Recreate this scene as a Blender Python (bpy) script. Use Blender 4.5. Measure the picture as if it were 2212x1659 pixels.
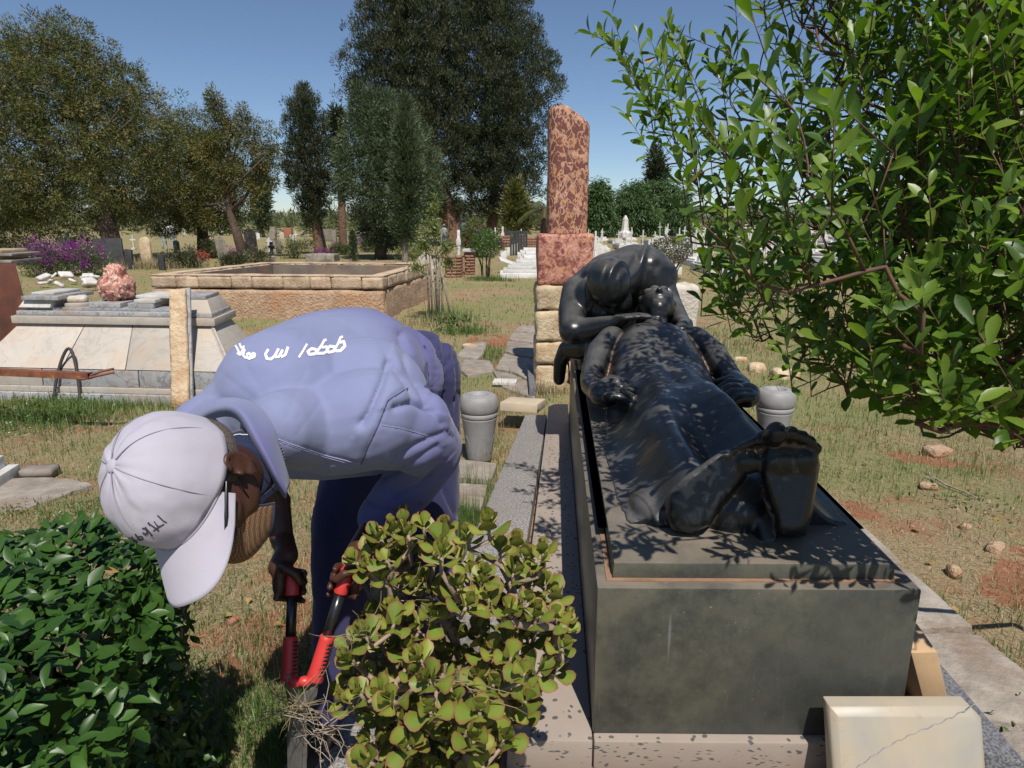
import bpy, bmesh, math, random
import numpy as np
from mathutils import Vector, Matrix, Euler
from mathutils.bvhtree import BVHTree
for o in list(bpy.data.objects): bpy.data.objects.remove(o)
SC = bpy.context.scene
COL = SC.collection
R = math.radians
rnd = random.Random(7)
RG = np.random.default_rng(11)
# ---------------------------------------------------------------- camera
FOC, CX, CY, HC = 1450.0, 1106.0, 829.5, 1.6
PITCH = math.atan((CY-476)/FOC)
cd = bpy.data.cameras.new('camera'); cam = bpy.data.objects.new('camera', cd); COL.objects.link(cam)
cd.sensor_width = 36; cd.lens = 36*FOC/2212; cd.clip_start = .05; cd.clip_end = 3000
cam.location = (0, 0, HC); cam.rotation_euler = (R(90)-PITCH, 0, 0); SC.camera = cam
# ---------------------------------------------------------------- light
LD = Vector((-.13, .62, -1)).normalized()          # direction the sunlight travels
S = -LD
world = bpy.data.worlds.new('World'); SC.world = world; world.use_nodes = True
wn = world.node_tree.nodes; wl = world.node_tree.links
sky = wn.new('ShaderNodeTexSky'); sky.sky_type = 'NISHITA'; sky.sun_disc = False
sky.sun_elevation = math.asin(S.z); sky.sun_rotation = math.atan2(S.x, S.y)
sky.altitude = 2300; sky.air_density = 1.0; sky.dust_density = 1.4; sky.ozone_density = 3
bg = wn['Background']; bg.inputs['Strength'].default_value = .086
wl.new(sky.outputs[0], bg.inputs['Color'])
sd = bpy.data.lights.new('sun', 'SUN'); sun = bpy.data.objects.new('sun', sd); COL.objects.link(sun)
sd.energy = 4.6; sd.angle = R(.53); sd.color = (1, .95, .87)
sun.rotation_euler = LD.to_track_quat('-Z', 'Y').to_euler(); sun.location = (2, -6, 12)
vs = SC.view_settings; vs.view_transform = 'Standard'; vs.look = 'None'; vs.exposure = .22; vs.gamma = 1
try: vs.use_curve_mapping = False
except Exception: pass
SC.cycles.max_bounces = 6; SC.cycles.transparent_max_bounces = 8
# ---------------------------------------------------------------- points on the ground and in space
def ray(u, v):
    a = (u-CX)/FOC; b = -(v-CY)/FOC
    return Vector((a, math.cos(PITCH)+b*math.sin(PITCH), -math.sin(PITCH)+b*math.cos(PITCH)))
def at(u, v, t): return Vector((0, 0, HC)) + ray(u, v)*t
def gp(u, v, z=0.):
    r = ray(u, v); return Vector((0, 0, HC)) + r*((z-HC)/r.z)
def aty(u, v, y):
    r = ray(u, v); return Vector((0, 0, HC)) + r*(y/r.y)
def project(P):
    P = np.asarray(P, float); c, s = math.cos(PITCH), math.sin(PITCH)
    t = P[..., 1]*c - (P[..., 2]-HC)*s; q = P[..., 1]*s + (P[..., 2]-HC)*c
    return CX+FOC*P[..., 0]/t, CY-FOC*q/t, t
# ---------------------------------------------------------------- numpy value noise
def _h(i, j, k, s):
    n = (i*73856093) ^ (j*19349663) ^ (k*83492791) ^ (s*2654435761 & 0xffffffff)
    n = (n ^ (n >> 13))*1274126177 & 0xffffffff
    n = (n ^ (n >> 16)) & 0xffffff
    return n/float(0xffffff)
def vnoise(P, scale=1., seed=0):
    P = np.asarray(P, float)*scale
    if P.shape[1] == 2: P = np.c_[P, np.zeros(len(P))]
    f = np.floor(P); w = P-f; w = w*w*(3-2*w); f = f.astype(np.int64)
    r = 0
    for dx in (0, 1):
        for dy in (0, 1):
            for dz in (0, 1):
                wt = (w[:, 0] if dx else 1-w[:, 0])*(w[:, 1] if dy else 1-w[:, 1])*(w[:, 2] if dz else 1-w[:, 2])
                r = r + wt*_h(f[:, 0]+dx, f[:, 1]+dy, f[:, 2]+dz, seed)
    return r
def fbm(P, scale=1., seed=0, oct=3):
    r = 0; a = 1.; tot = 0
    for k in range(oct):
        r = r + a*vnoise(P, scale*2**k, seed+k*17); tot += a; a *= .5
    return r/tot
# ---------------------------------------------------------------- tags and objects
def tag(o, label=None, cat=None, group=None, kind=None):
    if label: o['label'] = label
    if cat: o['category'] = cat
    if group: o['group'] = group
    if kind: o['kind'] = kind
    return o
def thing(name, label, cat, loc=(0, 0, 0), group=None):
    o = bpy.data.objects.new(name, None); COL.objects.link(o); o.location = loc; o.empty_display_size = .1
    return tag(o, label, cat, group)
def mesh_np(name, V, Fc, mat=None, smooth=False, uniform=None):
    """V (n,3); Fc (m,k) array, or list of arrays/lists"""
    me = bpy.data.meshes.new(name)
    V = np.asarray(V, np.float32)
    if isinstance(Fc, np.ndarray): blocks = [Fc]
    else: blocks = Fc
    lt = []; li = []
    for b in blocks:
        b = np.asarray(b, np.int32); lt.append(np.full(len(b), b.shape[1], np.int32)); li.append(b.ravel())
    lt = np.concatenate(lt); li = np.concatenate(li)
    me.vertices.add(len(V)); me.vertices.foreach_set('co', V.ravel())
    me.loops.add(len(li)); me.loops.foreach_set('vertex_index', li)
    me.polygons.add(len(lt)); me.polygons.foreach_set('loop_start', np.concatenate([[0], np.cumsum(lt)[:-1]]).astype(np.int32))
    try: me.polygons.foreach_set('loop_total', lt)
    except Exception: pass
    if smooth: me.polygons.foreach_set('use_smooth', np.ones(len(lt), bool))
    me.update(calc_edges=True); me.validate()
    if mat: me.materials.append(mat)
    return me
def link(name, me, parent=None, loc=None):
    o = bpy.data.objects.new(name, me); COL.objects.link(o)
    if parent is not None: o.parent = parent
    if loc is not None: o.location = loc
    return o
def varattr(me, vals, name='var'):
    a = me.attributes.new(name, 'FLOAT', 'POINT'); a.data.foreach_set('value', np.asarray(vals, np.float32))
class Geo:
    """collects vertices and faces in world coordinates"""
    def __init__(s): s.v = []; s.f = []
    def add(s, vs, fs):
        n = len(s.v); s.v += [Vector(p) for p in vs]; s.f += [tuple(i+n for i in f) for f in fs]; return s
    def hexa(s, b, t):      # bottom quad and top quad, counter-clockwise from above
        vs = list(b)+list(t); k = len(b)
        fs = [tuple(range(k-1, -1, -1)), tuple(range(k, 2*k))]+[(i, (i+1) % k, k+(i+1) % k, k+i) for i in range(k)]
        return s.add(vs, fs)
    def box(s, c, d, rot=None):
        c = Vector(c); x, y, z = [q/2 for q in d]
        m = Euler(rot).to_matrix() if rot is not None and not isinstance(rot, Matrix) else (rot or Matrix.Identity(3))
        q = [(-x, -y), (x, -y), (x, y), (-x, y)]
        return s.hexa([c+m@Vector((a, b, -z)) for a, b in q], [c+m@Vector((a, b, z)) for a, b in q])
    def tube(s, pts, rad, n=8, cap=True, sq=None):
        pts = [Vector(p) for p in pts]
        if not hasattr(rad, '__len__'): rad = [rad]*len(pts)
        prev = None; rings = []
        for i, p in enumerate(pts):
            d = (pts[min(i+1, len(pts)-1)]-pts[max(i-1, 0)])
            if d.length < 1e-9: d = Vector((0, 0, 1))
            d.normalize()
            if prev is None: a = d.orthogonal().normalized()
            else:
                a = prev-d*prev.dot(d); a = a.normalized() if a.length > 1e-6 else d.orthogonal().normalized()
            prev = a; b = d.cross(a)
            rings.append([p+(a*math.cos(2*math.pi*k/n)+b*math.sin(2*math.pi*k/n)*(sq or 1))*rad[i] for k in range(n)])
        vs = [q for r in rings for q in r]; fs = []
        for i in range(len(pts)-1):
            for k in range(n): fs.append((i*n+k, i*n+(k+1) % n, (i+1)*n+(k+1) % n, (i+1)*n+k))
        if cap: fs += [tuple(range(n-1, -1, -1)), tuple(range((len(pts)-1)*n, len(pts)*n))]
        return s.add(vs, fs)
    def lathe(s, c, prof, n=24, axis=None):
        c = Vector(c); vs = []; fs = []
        m = axis.to_track_quat('Z', 'Y').to_matrix() if axis is not None else Matrix.Identity(3)
        for r, z in prof:
            for k in range(n): vs.append(c+m@Vector((r*math.cos(2*math.pi*k/n), r*math.sin(2*math.pi*k/n), z)))
        for i in range(len(prof)-1):
            for k in range(n): fs.append((i*n+k, i*n+(k+1) % n, (i+1)*n+(k+1) % n, (i+1)*n+k))
        fs += [tuple(range(n-1, -1, -1)), tuple(range((len(prof)-1)*n, len(prof)*n))]
        return s.add(vs, fs)
    def ell(s, c, r, rot=None, n=16, m_=10):
        c = Vector(c); r = (r, r, r) if not hasattr(r, '__len__') else r
        m = rot if isinstance(rot, Matrix) else (Euler(rot).to_matrix() if rot else Matrix.Identity(3))
        vs = [c+m@Vector((0, 0, -r[2]))]
        for i in range(1, m_):
            a = math.pi*i/m_-math.pi/2
            for k in range(n):
                b = 2*math.pi*k/n; vs.append(c+m@Vector((r[0]*math.cos(a)*math.cos(b), r[1]*math.cos(a)*math.sin(b), r[2]*math.sin(a))))
        vs.append(c+m@Vector((0, 0, r[2]))); L = len(vs)-1; fs = []
        for k in range(n):
            fs.append((0, 1+(k+1) % n, 1+k)); fs.append((L, L-n+k, L-n+(k+1) % n))
        for i in range(m_-2):
            for k in range(n): fs.append((1+i*n+k, 1+i*n+(k+1) % n, 1+(i+1)*n+(k+1) % n, 1+(i+1)*n+k))
        return s.add(vs, fs)
    def cap(s, p, q, r1, r2=None, n=14):   # rounded tapered limb
        p = Vector(p); q = Vector(q); r2 = r1 if r2 is None else r2
        d = (q-p).normalized(); pts = []; rad = []
        for k in range(5):
            a = math.pi/2*k/5; pts.append(p-d*r1*math.cos(a)); rad.append(max(r1*math.sin(a), r1*.12))
        pts += [p, q]; rad += [r1, r2]
        for k in range(1, 6):
            a = math.pi/2*k/5; pts.append(q+d*r2*math.sin(a)); rad.append(max(r2*math.cos(a), r2*.12))
        return s.tube(pts, rad, n)
    def chain(s, pts, rad, n=14):
        for i in range(len(pts)-1): s.cap(pts[i], pts[i+1], rad[i], rad[i+1], n)
        return s
    def mesh(s, name='mesh', mat=None, smooth=False, org=(0, 0, 0)):
        me = bpy.data.meshes.new(name); o = Vector(org)
        me.from_pydata([v-o for v in s.v], [], s.f); me.update()
        if smooth: me.polygons.foreach_set('use_smooth', np.ones(len(me.polygons), bool))
        if mat: me.materials.append(mat)
        return me
    def obj(s, name, mat=None, parent=None, smooth=False, bevel=0, seg=2, loc=None):
        if parent is not None: org = parent.matrix_world.translation if parent.parent else parent.location; 
        elif loc is not None: org = Vector(loc)
        else:
            A = np.array([v[:] for v in s.v]); org = Vector(((A[:, 0].min()+A[:, 0].max())/2, (A[:, 1].min()+A[:, 1].max())/2, A[:, 2].min()))
        if parent is not None and parent.parent: org = parent.location+parent.parent.location
        me = s.mesh(name, mat, smooth, org)
        if bevel: bevel_mesh(me, bevel, seg)
        o = link(name, me, parent, None if parent is not None else org)
        return o
def bevel_mesh(me, w, seg=2):
    bm = bmesh.new(); bm.from_mesh(me); bmesh.ops.recalc_face_normals(bm, faces=bm.faces)
    es = [e for e in bm.edges if len(e.link_faces) == 2 and e.calc_face_angle(0) > .5]
    bmesh.ops.bevel(bm, geom=es, offset=w, segments=seg, affect='EDGES', profile=.6, clamp_overlap=True)
    bm.to_mesh(me); bm.free()
    for p in me.polygons: p.use_smooth = True
    try: me.set_sharp_from_angle(angle=R(38))
    except Exception: pass
def get_np(me):
    V = np.empty(len(me.vertices)*3, np.float32); me.vertices.foreach_get('co', V); return V.reshape(-1, 3)
def set_np(me, V):
    me.vertices.foreach_set('co', np.asarray(V, np.float32).ravel()); me.update()
def normals_np(me):
    N = np.empty(len(me.vertices)*3, np.float32); me.vertices.foreach_get('normal', N); return N.reshape(-1, 3)
def fuse(geo, voxel, it=6, fac=.5, mat=None, name='fused'):
    me = geo.mesh('tmp'); o = bpy.data.objects.new('tmp', me); COL.objects.link(o)
    m = o.modifiers.new('r', 'REMESH'); m.mode = 'VOXEL'; m.voxel_size = voxel; m.use_smooth_shade = True
    if it:
        s = o.modifiers.new('s', 'SMOOTH'); s.factor = fac; s.iterations = it
    dg = bpy.context.evaluated_depsgraph_get(); dg.update()
    out = bpy.data.meshes.new_from_object(o.evaluated_get(dg)); out.name = name
    bpy.data.objects.remove(o); bpy.data.meshes.remove(me)
    out.materials.clear()
    if mat: out.materials.append(mat)
    out.polygons.foreach_set('use_smooth', np.ones(len(out.polygons), bool))
    return out
def shift(me, org):
    set_np(me, get_np(me)-np.array(org[:], np.float32))
    return me
def rough_box(c, d, rot=None, amp=.015, res=.05, seed=0, mat=None, rnd_e=.02, name='stone', fr=6., org=None):
    """a stone block: subdivided box with worn edges and a broken face"""
    bm = bmesh.new(); n = [max(2, min(14, int(round(q/res)))) for q in d]
    vs = {}
    def gv(i, j, k):
        if (i, j, k) not in vs: vs[(i, j, k)] = bm.verts.new(((i/n[0]-.5)*d[0], (j/n[1]-.5)*d[1], (k/n[2]-.5)*d[2]))
        return vs[(i, j, k)]
    for i in range(n[0]):
        for j in range(n[1]):
            bm.faces.new((gv(i, j, 0), gv(i, j+1, 0), gv(i+1, j+1, 0), gv(i+1, j, 0)))
            bm.faces.new((gv(i, j, n[2]), gv(i+1, j, n[2]), gv(i+1, j+1, n[2]), gv(i, j+1, n[2])))
    for i in range(n[0]):
        for k in range(n[2]):
            bm.faces.new((gv(i, 0, k), gv(i+1, 0, k), gv(i+1, 0, k+1), gv(i, 0, k+1)))
            bm.faces.new((gv(i, n[1], k), gv(i, n[1], k+1), gv(i+1, n[1], k+1), gv(i+1, n[1], k)))
    for j in range(n[1]):
        for k in range(n[2]):
            bm.faces.new((gv(0, j, k), gv(0, j, k+1), gv(0, j+1, k+1), gv(0, j+1, k)))
            bm.faces.new((gv(n[0], j, k), gv(n[0], j+1, k), gv(n[0], j+1, k+1), gv(n[0], j, k+1)))
    me = bpy.data.meshes.new(name); bm.to_mesh(me); bm.free()
    V = get_np(me); D = np.array(d)/2
    q = np.clip(V, -(D-rnd_e), D-rnd_e); e = V-q; L = np.linalg.norm(e, axis=1, keepdims=True); mx = np.abs(e).max(1, keepdims=True)
    V = q+np.where(L > 1e-6, e/np.maximum(L, 1e-6)*mx, 0)
    N = V/D; N = N/np.maximum(np.abs(N).max(1, keepdims=True), 1e-6); N = np.where(np.abs(N) > .93, N, 0)
    N = N/np.maximum(np.linalg.norm(N, axis=1, keepdims=True), 1e-6)
    C = V+np.array(c)
    h = fbm(C, fr, seed, 3)-.5+.5*(np.abs(fbm(C, fr*.6, seed+5, 2)-.5)*-2+.3)
    V = V+N*(h*2*amp)[:, None]
    if rot is not None:
        m = rot if isinstance(rot, Matrix) else Euler(rot).to_matrix(); V = V@np.array(m).T
    V = V+np.array(c)-(np.array(org[:]) if org is not None else 0)
    set_np(me, V); me.polygons.foreach_set('use_smooth', np.ones(len(me.polygons), bool))
    if mat: me.materials.append(mat)
    return me
# ---------------------------------------------------------------- procedural materials
class NT:
    def __init__(s, name):
        s.m = bpy.data.materials.new(name); s.m.use_nodes = True; s.t = s.m.node_tree; s.n = s.t.nodes; s.l = s.t.links
        s.b = s.n['Principled BSDF']; s.out = s.n['Material Output']; s.tc = s.n.new('ShaderNodeTexCoord'); s.co = s.tc.outputs['Object']
    def set(s, k, v):
        i = s.b.inputs[k]
        if hasattr(v, 'is_linked') or isinstance(v, bpy.types.NodeSocket): s.l.new(v, i)
        elif k in ('Base Color',) and len(v) == 3: i.default_value = (*v, 1)
        else: i.default_value = v
    def scale(s, xyz, co=None):
        m = s.n.new('ShaderNodeMapping'); m.inputs['Scale'].default_value = xyz; s.l.new(co or s.co, m.inputs[0]); return m.outputs[0]
    def noise(s, sc, det=4, rough=.55, co=None, dist=0):
        n = s.n.new('ShaderNodeTexNoise'); n.inputs['Scale'].default_value = sc; n.inputs['Detail'].default_value = det
        n.inputs['Roughness'].default_value = rough; n.inputs['Distortion'].default_value = dist; s.l.new(co or s.co, n.inputs['Vector']); return n.outputs[0]
    def vor(s, sc, feat='F1', co=None, out='Distance', rnd_=1.):
        n = s.n.new('ShaderNodeTexVoronoi'); n.feature = feat; n.inputs['Scale'].default_value = sc; n.inputs['Randomness'].default_value = rnd_
        s.l.new(co or s.co, n.inputs['Vector']); return n.outputs[out]
    def wave(s, sc, dist=3, co=None, typ='BANDS', det=2, axis='X'):
        n = s.n.new('ShaderNodeTexWave'); n.wave_type = typ; n.bands_direction = axis; n.inputs['Scale'].default_value = sc; n.inputs['Distortion'].default_value = dist
        n.inputs['Detail'].default_value = det; s.l.new(co or s.co, n.inputs['Vector']); return n.outputs[1]
    def ramp(s, x, stops, interp='LINEAR'):
        n = s.n.new('ShaderNodeValToRGB'); cr = n.color_ramp; cr.interpolation = interp
        while len(cr.elements) < len(stops): cr.elements.new(.5)
        for e, (p, c) in zip(cr.elements, stops):
            e.position = p; e.color = (*c, 1) if hasattr(c, '__len__') else (c, c, c, 1)
        s.l.new(x, n.inputs[0]); return n.outputs[0]
    def mix(s, f, a, b, mode='MIX'):
        n = s.n.new('ShaderNodeMix'); n.data_type = 'RGBA'; n.blend_type = mode
        for sk, v in ((0, f), (6, a), (7, b)):
            if isinstance(v, bpy.types.NodeSocket): s.l.new(v, n.inputs[sk])
            elif hasattr(v, '__len__'): n.inputs[sk].default_value = (*v, 1)
            else: n.inputs[sk].default_value = v
        return n.outputs[2]
    def math(s, op, a, b=0.):
        n = s.n.new('ShaderNodeMath'); n.operation = op
        for k, v in ((0, a), (1, b)):
            if isinstance(v, bpy.types.NodeSocket): s.l.new(v, n.inputs[k])
            else: n.inputs[k].default_value = v
        return n.outputs[0]
    def bump(s, h, st=.3, d=.01, nrm=None):
        n = s.n.new('ShaderNodeBump'); n.inputs['Strength'].default_value = st; n.inputs['Distance'].default_value = d
        s.l.new(h, n.inputs['Height'])
        if nrm: s.l.new(nrm, n.inputs['Normal'])
        return n.outputs[0]
    def attr(s, name):
        n = s.n.new('ShaderNodeAttribute'); n.attribute_name = name; return n.outputs['Fac']
    def objrand(s): return s.n.new('ShaderNodeObjectInfo').outputs['Random']
    def geo(s, k): return s.n.new('ShaderNodeNewGeometry').outputs[k]
    def sep(s, v, k):
        n = s.n.new('ShaderNodeSeparateXYZ'); s.l.new(v, n.inputs[0]); return n.outputs[k]
    def var(s): return s.math('FRACT', s.math('ADD', s.attr('var'), s.math('MULTIPLY', s.objrand(), .999)))
def basic(name, c1, c2=None, sc=6, rough=.7, bump=.15, bsc=40, bd=.004, spec=.5, vary=0., det=5, stain=None, ssc=2.5, sfac=(.5, .7), metal=0):
    t = NT(name); c2 = c2 or tuple(q*.7 for q in c1)
    c = t.mix(t.ramp(t.noise(sc, det), [(.35, 0.), (.65, 1.)]), c1, c2)
    if stain: c = t.mix(t.ramp(t.noise(ssc, 6, .65), [(sfac[0], 0.), (sfac[1], 1.)]), c, stain)
    if vary:
        v = t.math('ADD', t.math('MULTIPLY', t.objrand(), vary), 1-vary/2)
        c = t.mix(1., c, t.ramp(t.objrand(), [(0, 1-vary), (1, 1.)]), 'MULTIPLY')
    t.set('Base Color', c); t.set('Roughness', rough); t.set('Metallic', metal); t.b.inputs['Specular IOR Level'].default_value = spec
    if bump: t.set('Normal', t.bump(t.noise(bsc, 5, .6), bump, bd))
    return t.m
def leafmat(name, cols, rough=.35, trans=.3, spec=.5, tcol=None, vein=False, edge=None):
    t = NT(name); v = t.var(); n = len(cols)
    c = t.ramp(v, [(i/(n-1), q) for i, q in enumerate(cols)])
    if edge: c = t.mix(t.ramp(t.attr('rim'), [(.62, 0.), (1., .85)]), c, edge)
    c = t.mix(t.ramp(t.noise(30, 3), [(.3, .0), (.8, .35)]), c, tuple(q*.55 for q in cols[0]))
    t.set('Base Color', c); t.set('Roughness', rough); t.b.inputs['Specular IOR Level'].default_value = spec
    if trans:
        tr = t.n.new('ShaderNodeBsdfTranslucent'); mx = t.n.new('ShaderNodeMixShader'); mx.inputs[0].default_value = trans
        cc = t.mix(1., c, tcol or (1.6, 1.9, .55), 'MULTIPLY'); t.l.new(cc, tr.inputs[0])
        t.l.new(t.b.outputs[0], mx.inputs[1]); t.l.new(tr.outputs[0], mx.inputs[2]); t.l.new(mx.outputs[0], t.out.inputs[0])
    return t.m
M = {}
# ground: red soil, dry thatch and grass tones in patches
t = NT('ground'); P = t.geo('Position')
big = t.noise(.55, 5, .6, P); mid = t.noise(3.2, 5, .6, P); fin = t.noise(26, 5, .65, P); fn2 = t.noise(90, 4, .7, P)
soil = t.mix(fin, (.38, .16, .085), (.22, .095, .055)); thatch = t.mix(t.ramp(fn2, [(.35, 0.), (.65, 1.)]), (.40, .31, .18), (.18, .135, .075))
green = t.mix(fin, (.15, .175, .06), (.26, .25, .11))
c = t.mix(t.ramp(mid, [(.30, 0.), (.50, 1.)]), soil, thatch); c = t.mix(t.ramp(big, [(.42, 0.), (.58, .85)]), c, green)
for cx_, cy_, rr_ in ((2.5, 2.7, 1.05), (1.95, 3.6, .4), (-.9, 2.35, .8), (1.55, 5.3, .45), (2.9, 4.4, .6), (-1.6, 2.7, .5), (-.2, 9., 1.1), (1.9, 8.2, .8)):
    vm = t.n.new('ShaderNodeVectorMath'); vm.operation = 'DISTANCE'; t.l.new(P, vm.inputs[0]); vm.inputs[1].default_value = (cx_, cy_, 0)
    c = t.mix(t.ramp(t.math('ADD', t.math('DIVIDE', vm.outputs['Value'], rr_), t.math('MULTIPLY', mid, 1.3)), [(.95, .9), (1.45, 0.)]), c, soil)
t.set('Base Color', c); t.set('Roughness', .95); t.b.inputs['Specular IOR Level'].default_value = .2
t.set('Normal', t.bump(t.mix(.5, fin, fn2), .9, .03)); M['ground'] = t.m
M['soil'] = basic('red_soil', (.30, .115, .055), (.17, .062, .032), 14, .95, .8, 60, .02)
# dusty polished black stone / bronze of the tomb
t = NT('dark_bronze'); up = t.sep(t.geo('Normal'), 2)
pt = t.ramp(t.geo('Pointiness'), [(.42, 1.), (.485, 0.)])
n1 = t.noise(9, 6, .65); n2 = t.noise(60, 4, .7)
c = t.mix(n1, (.005, .006, .007), (.014, .016, .018))
dust = t.math('MULTIPLY', t.ramp(up, [(.45, 0.), (1., .85)]), t.ramp(n1, [(.3, .3), (.7, 1.)]))
c = t.mix(dust, c, (.155, .146, .136)); c = t.mix(pt, c, (.24, .14, .08))
c = t.mix(t.ramp(t.noise(220, 2, .5), [(.70, 0.), (.76, .55)]), c, (.22, .21, .2))
t.set('Base Color', c); t.set('Roughness', t.ramp(n2, [(.3, .26), (.7, .40)])); t.b.inputs['Specular IOR Level'].default_value = .45
t.set('Normal', t.bump(t.noise(120, 4, .6), .08, .002)); M['bronze'] = t.m
t = NT('dark_stone_slab'); z = t.sep(t.geo('Position'), 2)
n1 = t.noise(5, 7, .7); n2 = t.noise(30, 6, .7, t.scale((3, 3, .35)))
c = t.mix(t.ramp(n1, [(.38, 0.), (.62, 1.)]), (.040, .043, .038), (.100, .096, .070))
c = t.mix(t.ramp(t.noise(14, 6, .75), [(.45, 0.), (.75, .5)]), c, (.12, .115, .095)); c = t.mix(t.ramp(t.noise(2.2, 3, .5), [(.42, 0.), (.6, .55)]), c, (.034, .038, .040))
c = t.mix(t.ramp(n2, [(.55, 0.), (.8, .22)]), c, (.17, .17, .16))
# long pale drips
dr = t.noise(11, 3, .6, t.scale((1, 1, .06))); c = t.mix(t.ramp(dr, [(.685, 0.), (.71, .4), (.72, 0.)]), c, (.28, .32, .33))
c = t.mix(t.ramp(t.noise(120, 2, .5), [(.72, 0.), (.78, .5)]), c, (.3, .3, .28))
top = t.ramp(t.sep(t.geo('Normal'), 2), [(.7, 0.), (.95, 1.)])
c = t.mix(t.math('MULTIPLY', top, t.ramp(n1, [(.35, .30), (.65, .85)])), c, (.20, .165, .130))
t.set('Base Color', c); t.set('Roughness', t.ramp(n1, [(.3, .38), (.7, .55)])); t.set('Normal', t.bump(t.noise(80, 5, .6), .1, .002)); M['slab'] = t.m
M['ochre'] = basic('ochre_dust', (.28, .165, .10), (.20, .12, .075), 20, .9, .3, 80, .003)
def terrazzo(name, base, base2, chip, chip2, sc=38):
    t = NT(name); d = t.vor(sc, co=t.scale((1, 1, 1), t.geo('Position'))); k = t.n.new('ShaderNodeTexVoronoi'); k.inputs['Scale'].default_value = sc
    P = t.geo('Position'); t.l.new(t.mix(.08, P, t.n.new('ShaderNodeTexNoise').outputs[1]), k.inputs['Vector'])
    pick = t.ramp(k.outputs['Color'], [(.50, 1.), (.53, 0.)]); near = t.ramp(k.outputs['Distance'], [(.25, 1.), (.33, 0.)])
    c = t.mix(t.noise(4, 6, .65, P), base, base2)
    c = t.mix(t.math('MULTIPLY', near, pick), c, t.mix(t.noise(60, 2, .5, P), chip, chip2))
    t.set('Base Color', c); t.set('Roughness', .6); t.set('Normal', t.bump(t.noise(70, 4, .6, P), .2, .003)); return t.m
M['terrazzo'] = terrazzo('terrazzo', (.36, .30, .255), (.25, .205, .17), (.05, .052, .058), (.12, .11, .1), 42)
def granite(name, a, b, c3, sc=170):
    t = NT(name); P = t.geo('Position'); c = t.mix(t.ramp(t.noise(sc, 3, .7, P), [(.42, 0.), (.58, 1.)]), a, b)
    c = t.mix(t.ramp(t.noise(3, 6, .7, P), [(.4, 0.), (.7, .6)]), c, c3); t.set('Base Color', c); t.set('Roughness', .65)
    t.set('Normal', t.bump(t.noise(sc, 3, .6, P), .35, .003)); return t.m
M['granite'] = granite('granite', (.34, .32, .30), (.12, .12, .125), (.20, .17, .15), 110)
M['granite_dark'] = granite('dark_granite', (.22, .22, .23), (.05, .052, .06), (.10, .10, .11), 130)
t = NT('cream_marble'); P = t.co; n = t.noise(3, 6, .6, dist=1.2)
c = t.mix(t.ramp(n, [(.35, 0.), (.65, 1.)]), (.37, .335, .265), (.27, .27, .26)); c = t.mix(t.ramp(t.noise(2.6, 5, .6), [(.40, 0.), (.7, .8)]), c, (.43, .32, .20)); c = t.mix(t.ramp(t.noise(22, 6, .7), [(.60, 0.), (.72, .35)]), c, (.20, .17, .13))
t.set('Base Color', c); t.set('Roughness', .45); t.set('Normal', t.bump(t.noise(60, 5, .6), .06, .002)); M['cream'] = t.m
M['vein'] = basic('grey_vein', (.20, .19, .19), (.32, .30, .28), 60, .6, .1)
M['sand_cut'] = basic('sandy_stone', (.50, .33, .18), (.40, .27, .16), 12, .6, .12, 60, .002)
def marble(name, a, b, v, sc=3, st=(.56, .66), stain=(.42, .33, .24)):
    t = NT(name); n = t.noise(sc, 7, .62, dist=.8); c = t.mix(t.ramp(n, [(.3, 0.), (.7, 1.)]), a, b)
    w = t.ramp(t.math('ABSOLUTE', t.math('SUBTRACT', t.noise(sc*.9, 6, .6, dist=2), .5)), [(.0, .7), (.03, 0.)]); c = t.mix(w, c, v)
    c = t.mix(t.ramp(t.noise(sc*.7, 6, .7), [(.5, 0.), (.72, .85)]), c, stain)
    c = t.mix(1., c, t.ramp(t.objrand(), [(0, .82), (1, 1.)]), 'MULTIPLY')
    t.set('Base Color', c); t.set('Roughness', .5); t.set('Normal', t.bump(t.noise(50, 5, .6), .1, .003)); return t.m
M['marble'] = marble('weathered_marble', (.50, .45, .39), (.42, .38, .335), (.36, .31, .27), 3.0, stain=(.50, .37, .26))
M['marble_grey'] = marble('grey_marble', (.44, .43, .42), (.30, .31, .33), (.10, .10, .11), 5, stain=(.30, .20, .13))
M['marble_white'] = marble('white_marble', (.72, .70, .66), (.62, .60, .56), (.45, .43, .42), 4, stain=(.50, .42, .33))
M['concrete'] = basic('concrete', (.36, .31, .27), (.24, .21, .18), 5, .85, .4, 50, .006, stain=(.20, .16, .13), vary=.2)
M['paving'] = basic('paving_stone', (.38, .33, .28), (.25, .215, .18), 9, .85, .7, 34, .015, stain=(.25, .18, .13), vary=.25)
M['lime'] = basic('limestone', (.66, .54, .36), (.50, .36, .22), 7, .85, .8, 28, .02, stain=(.42, .24, .11), ssc=5, sfac=(.52, .7), vary=.22)
M['limewhite'] = basic('pale_limestone', (.66, .60, .52), (.50, .44, .37), 9, .85, .8, 30, .02, vary=.1)
t = NT('porphyry'); n = t.noise(6, 8, .68, dist=1.5); m2 = t.vor(9, co=t.mix(.25, t.co, t.n.new('ShaderNodeTexNoise').outputs[1]))
wp = t.n.new('ShaderNodeTexNoise'); wp.inputs['Scale'].default_value = 13; wp.inputs['Detail'].default_value = 5; t.l.new(t.scale((1, 1, .55)), wp.inputs['Vector'])
vv = t.n.new('ShaderNodeTexVoronoi'); vv.inputs['Scale'].default_value = 15; vv.feature = 'DISTANCE_TO_EDGE'; t.l.new(t.mix(.22, t.scale((1, 1, .6)), wp.outputs[1]), vv.inputs['Vector'])
c = t.mix(t.ramp(n, [(.36, 0.), (.52, 1.)]), (.46, .21, .085), (.50, .28, .19))
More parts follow.
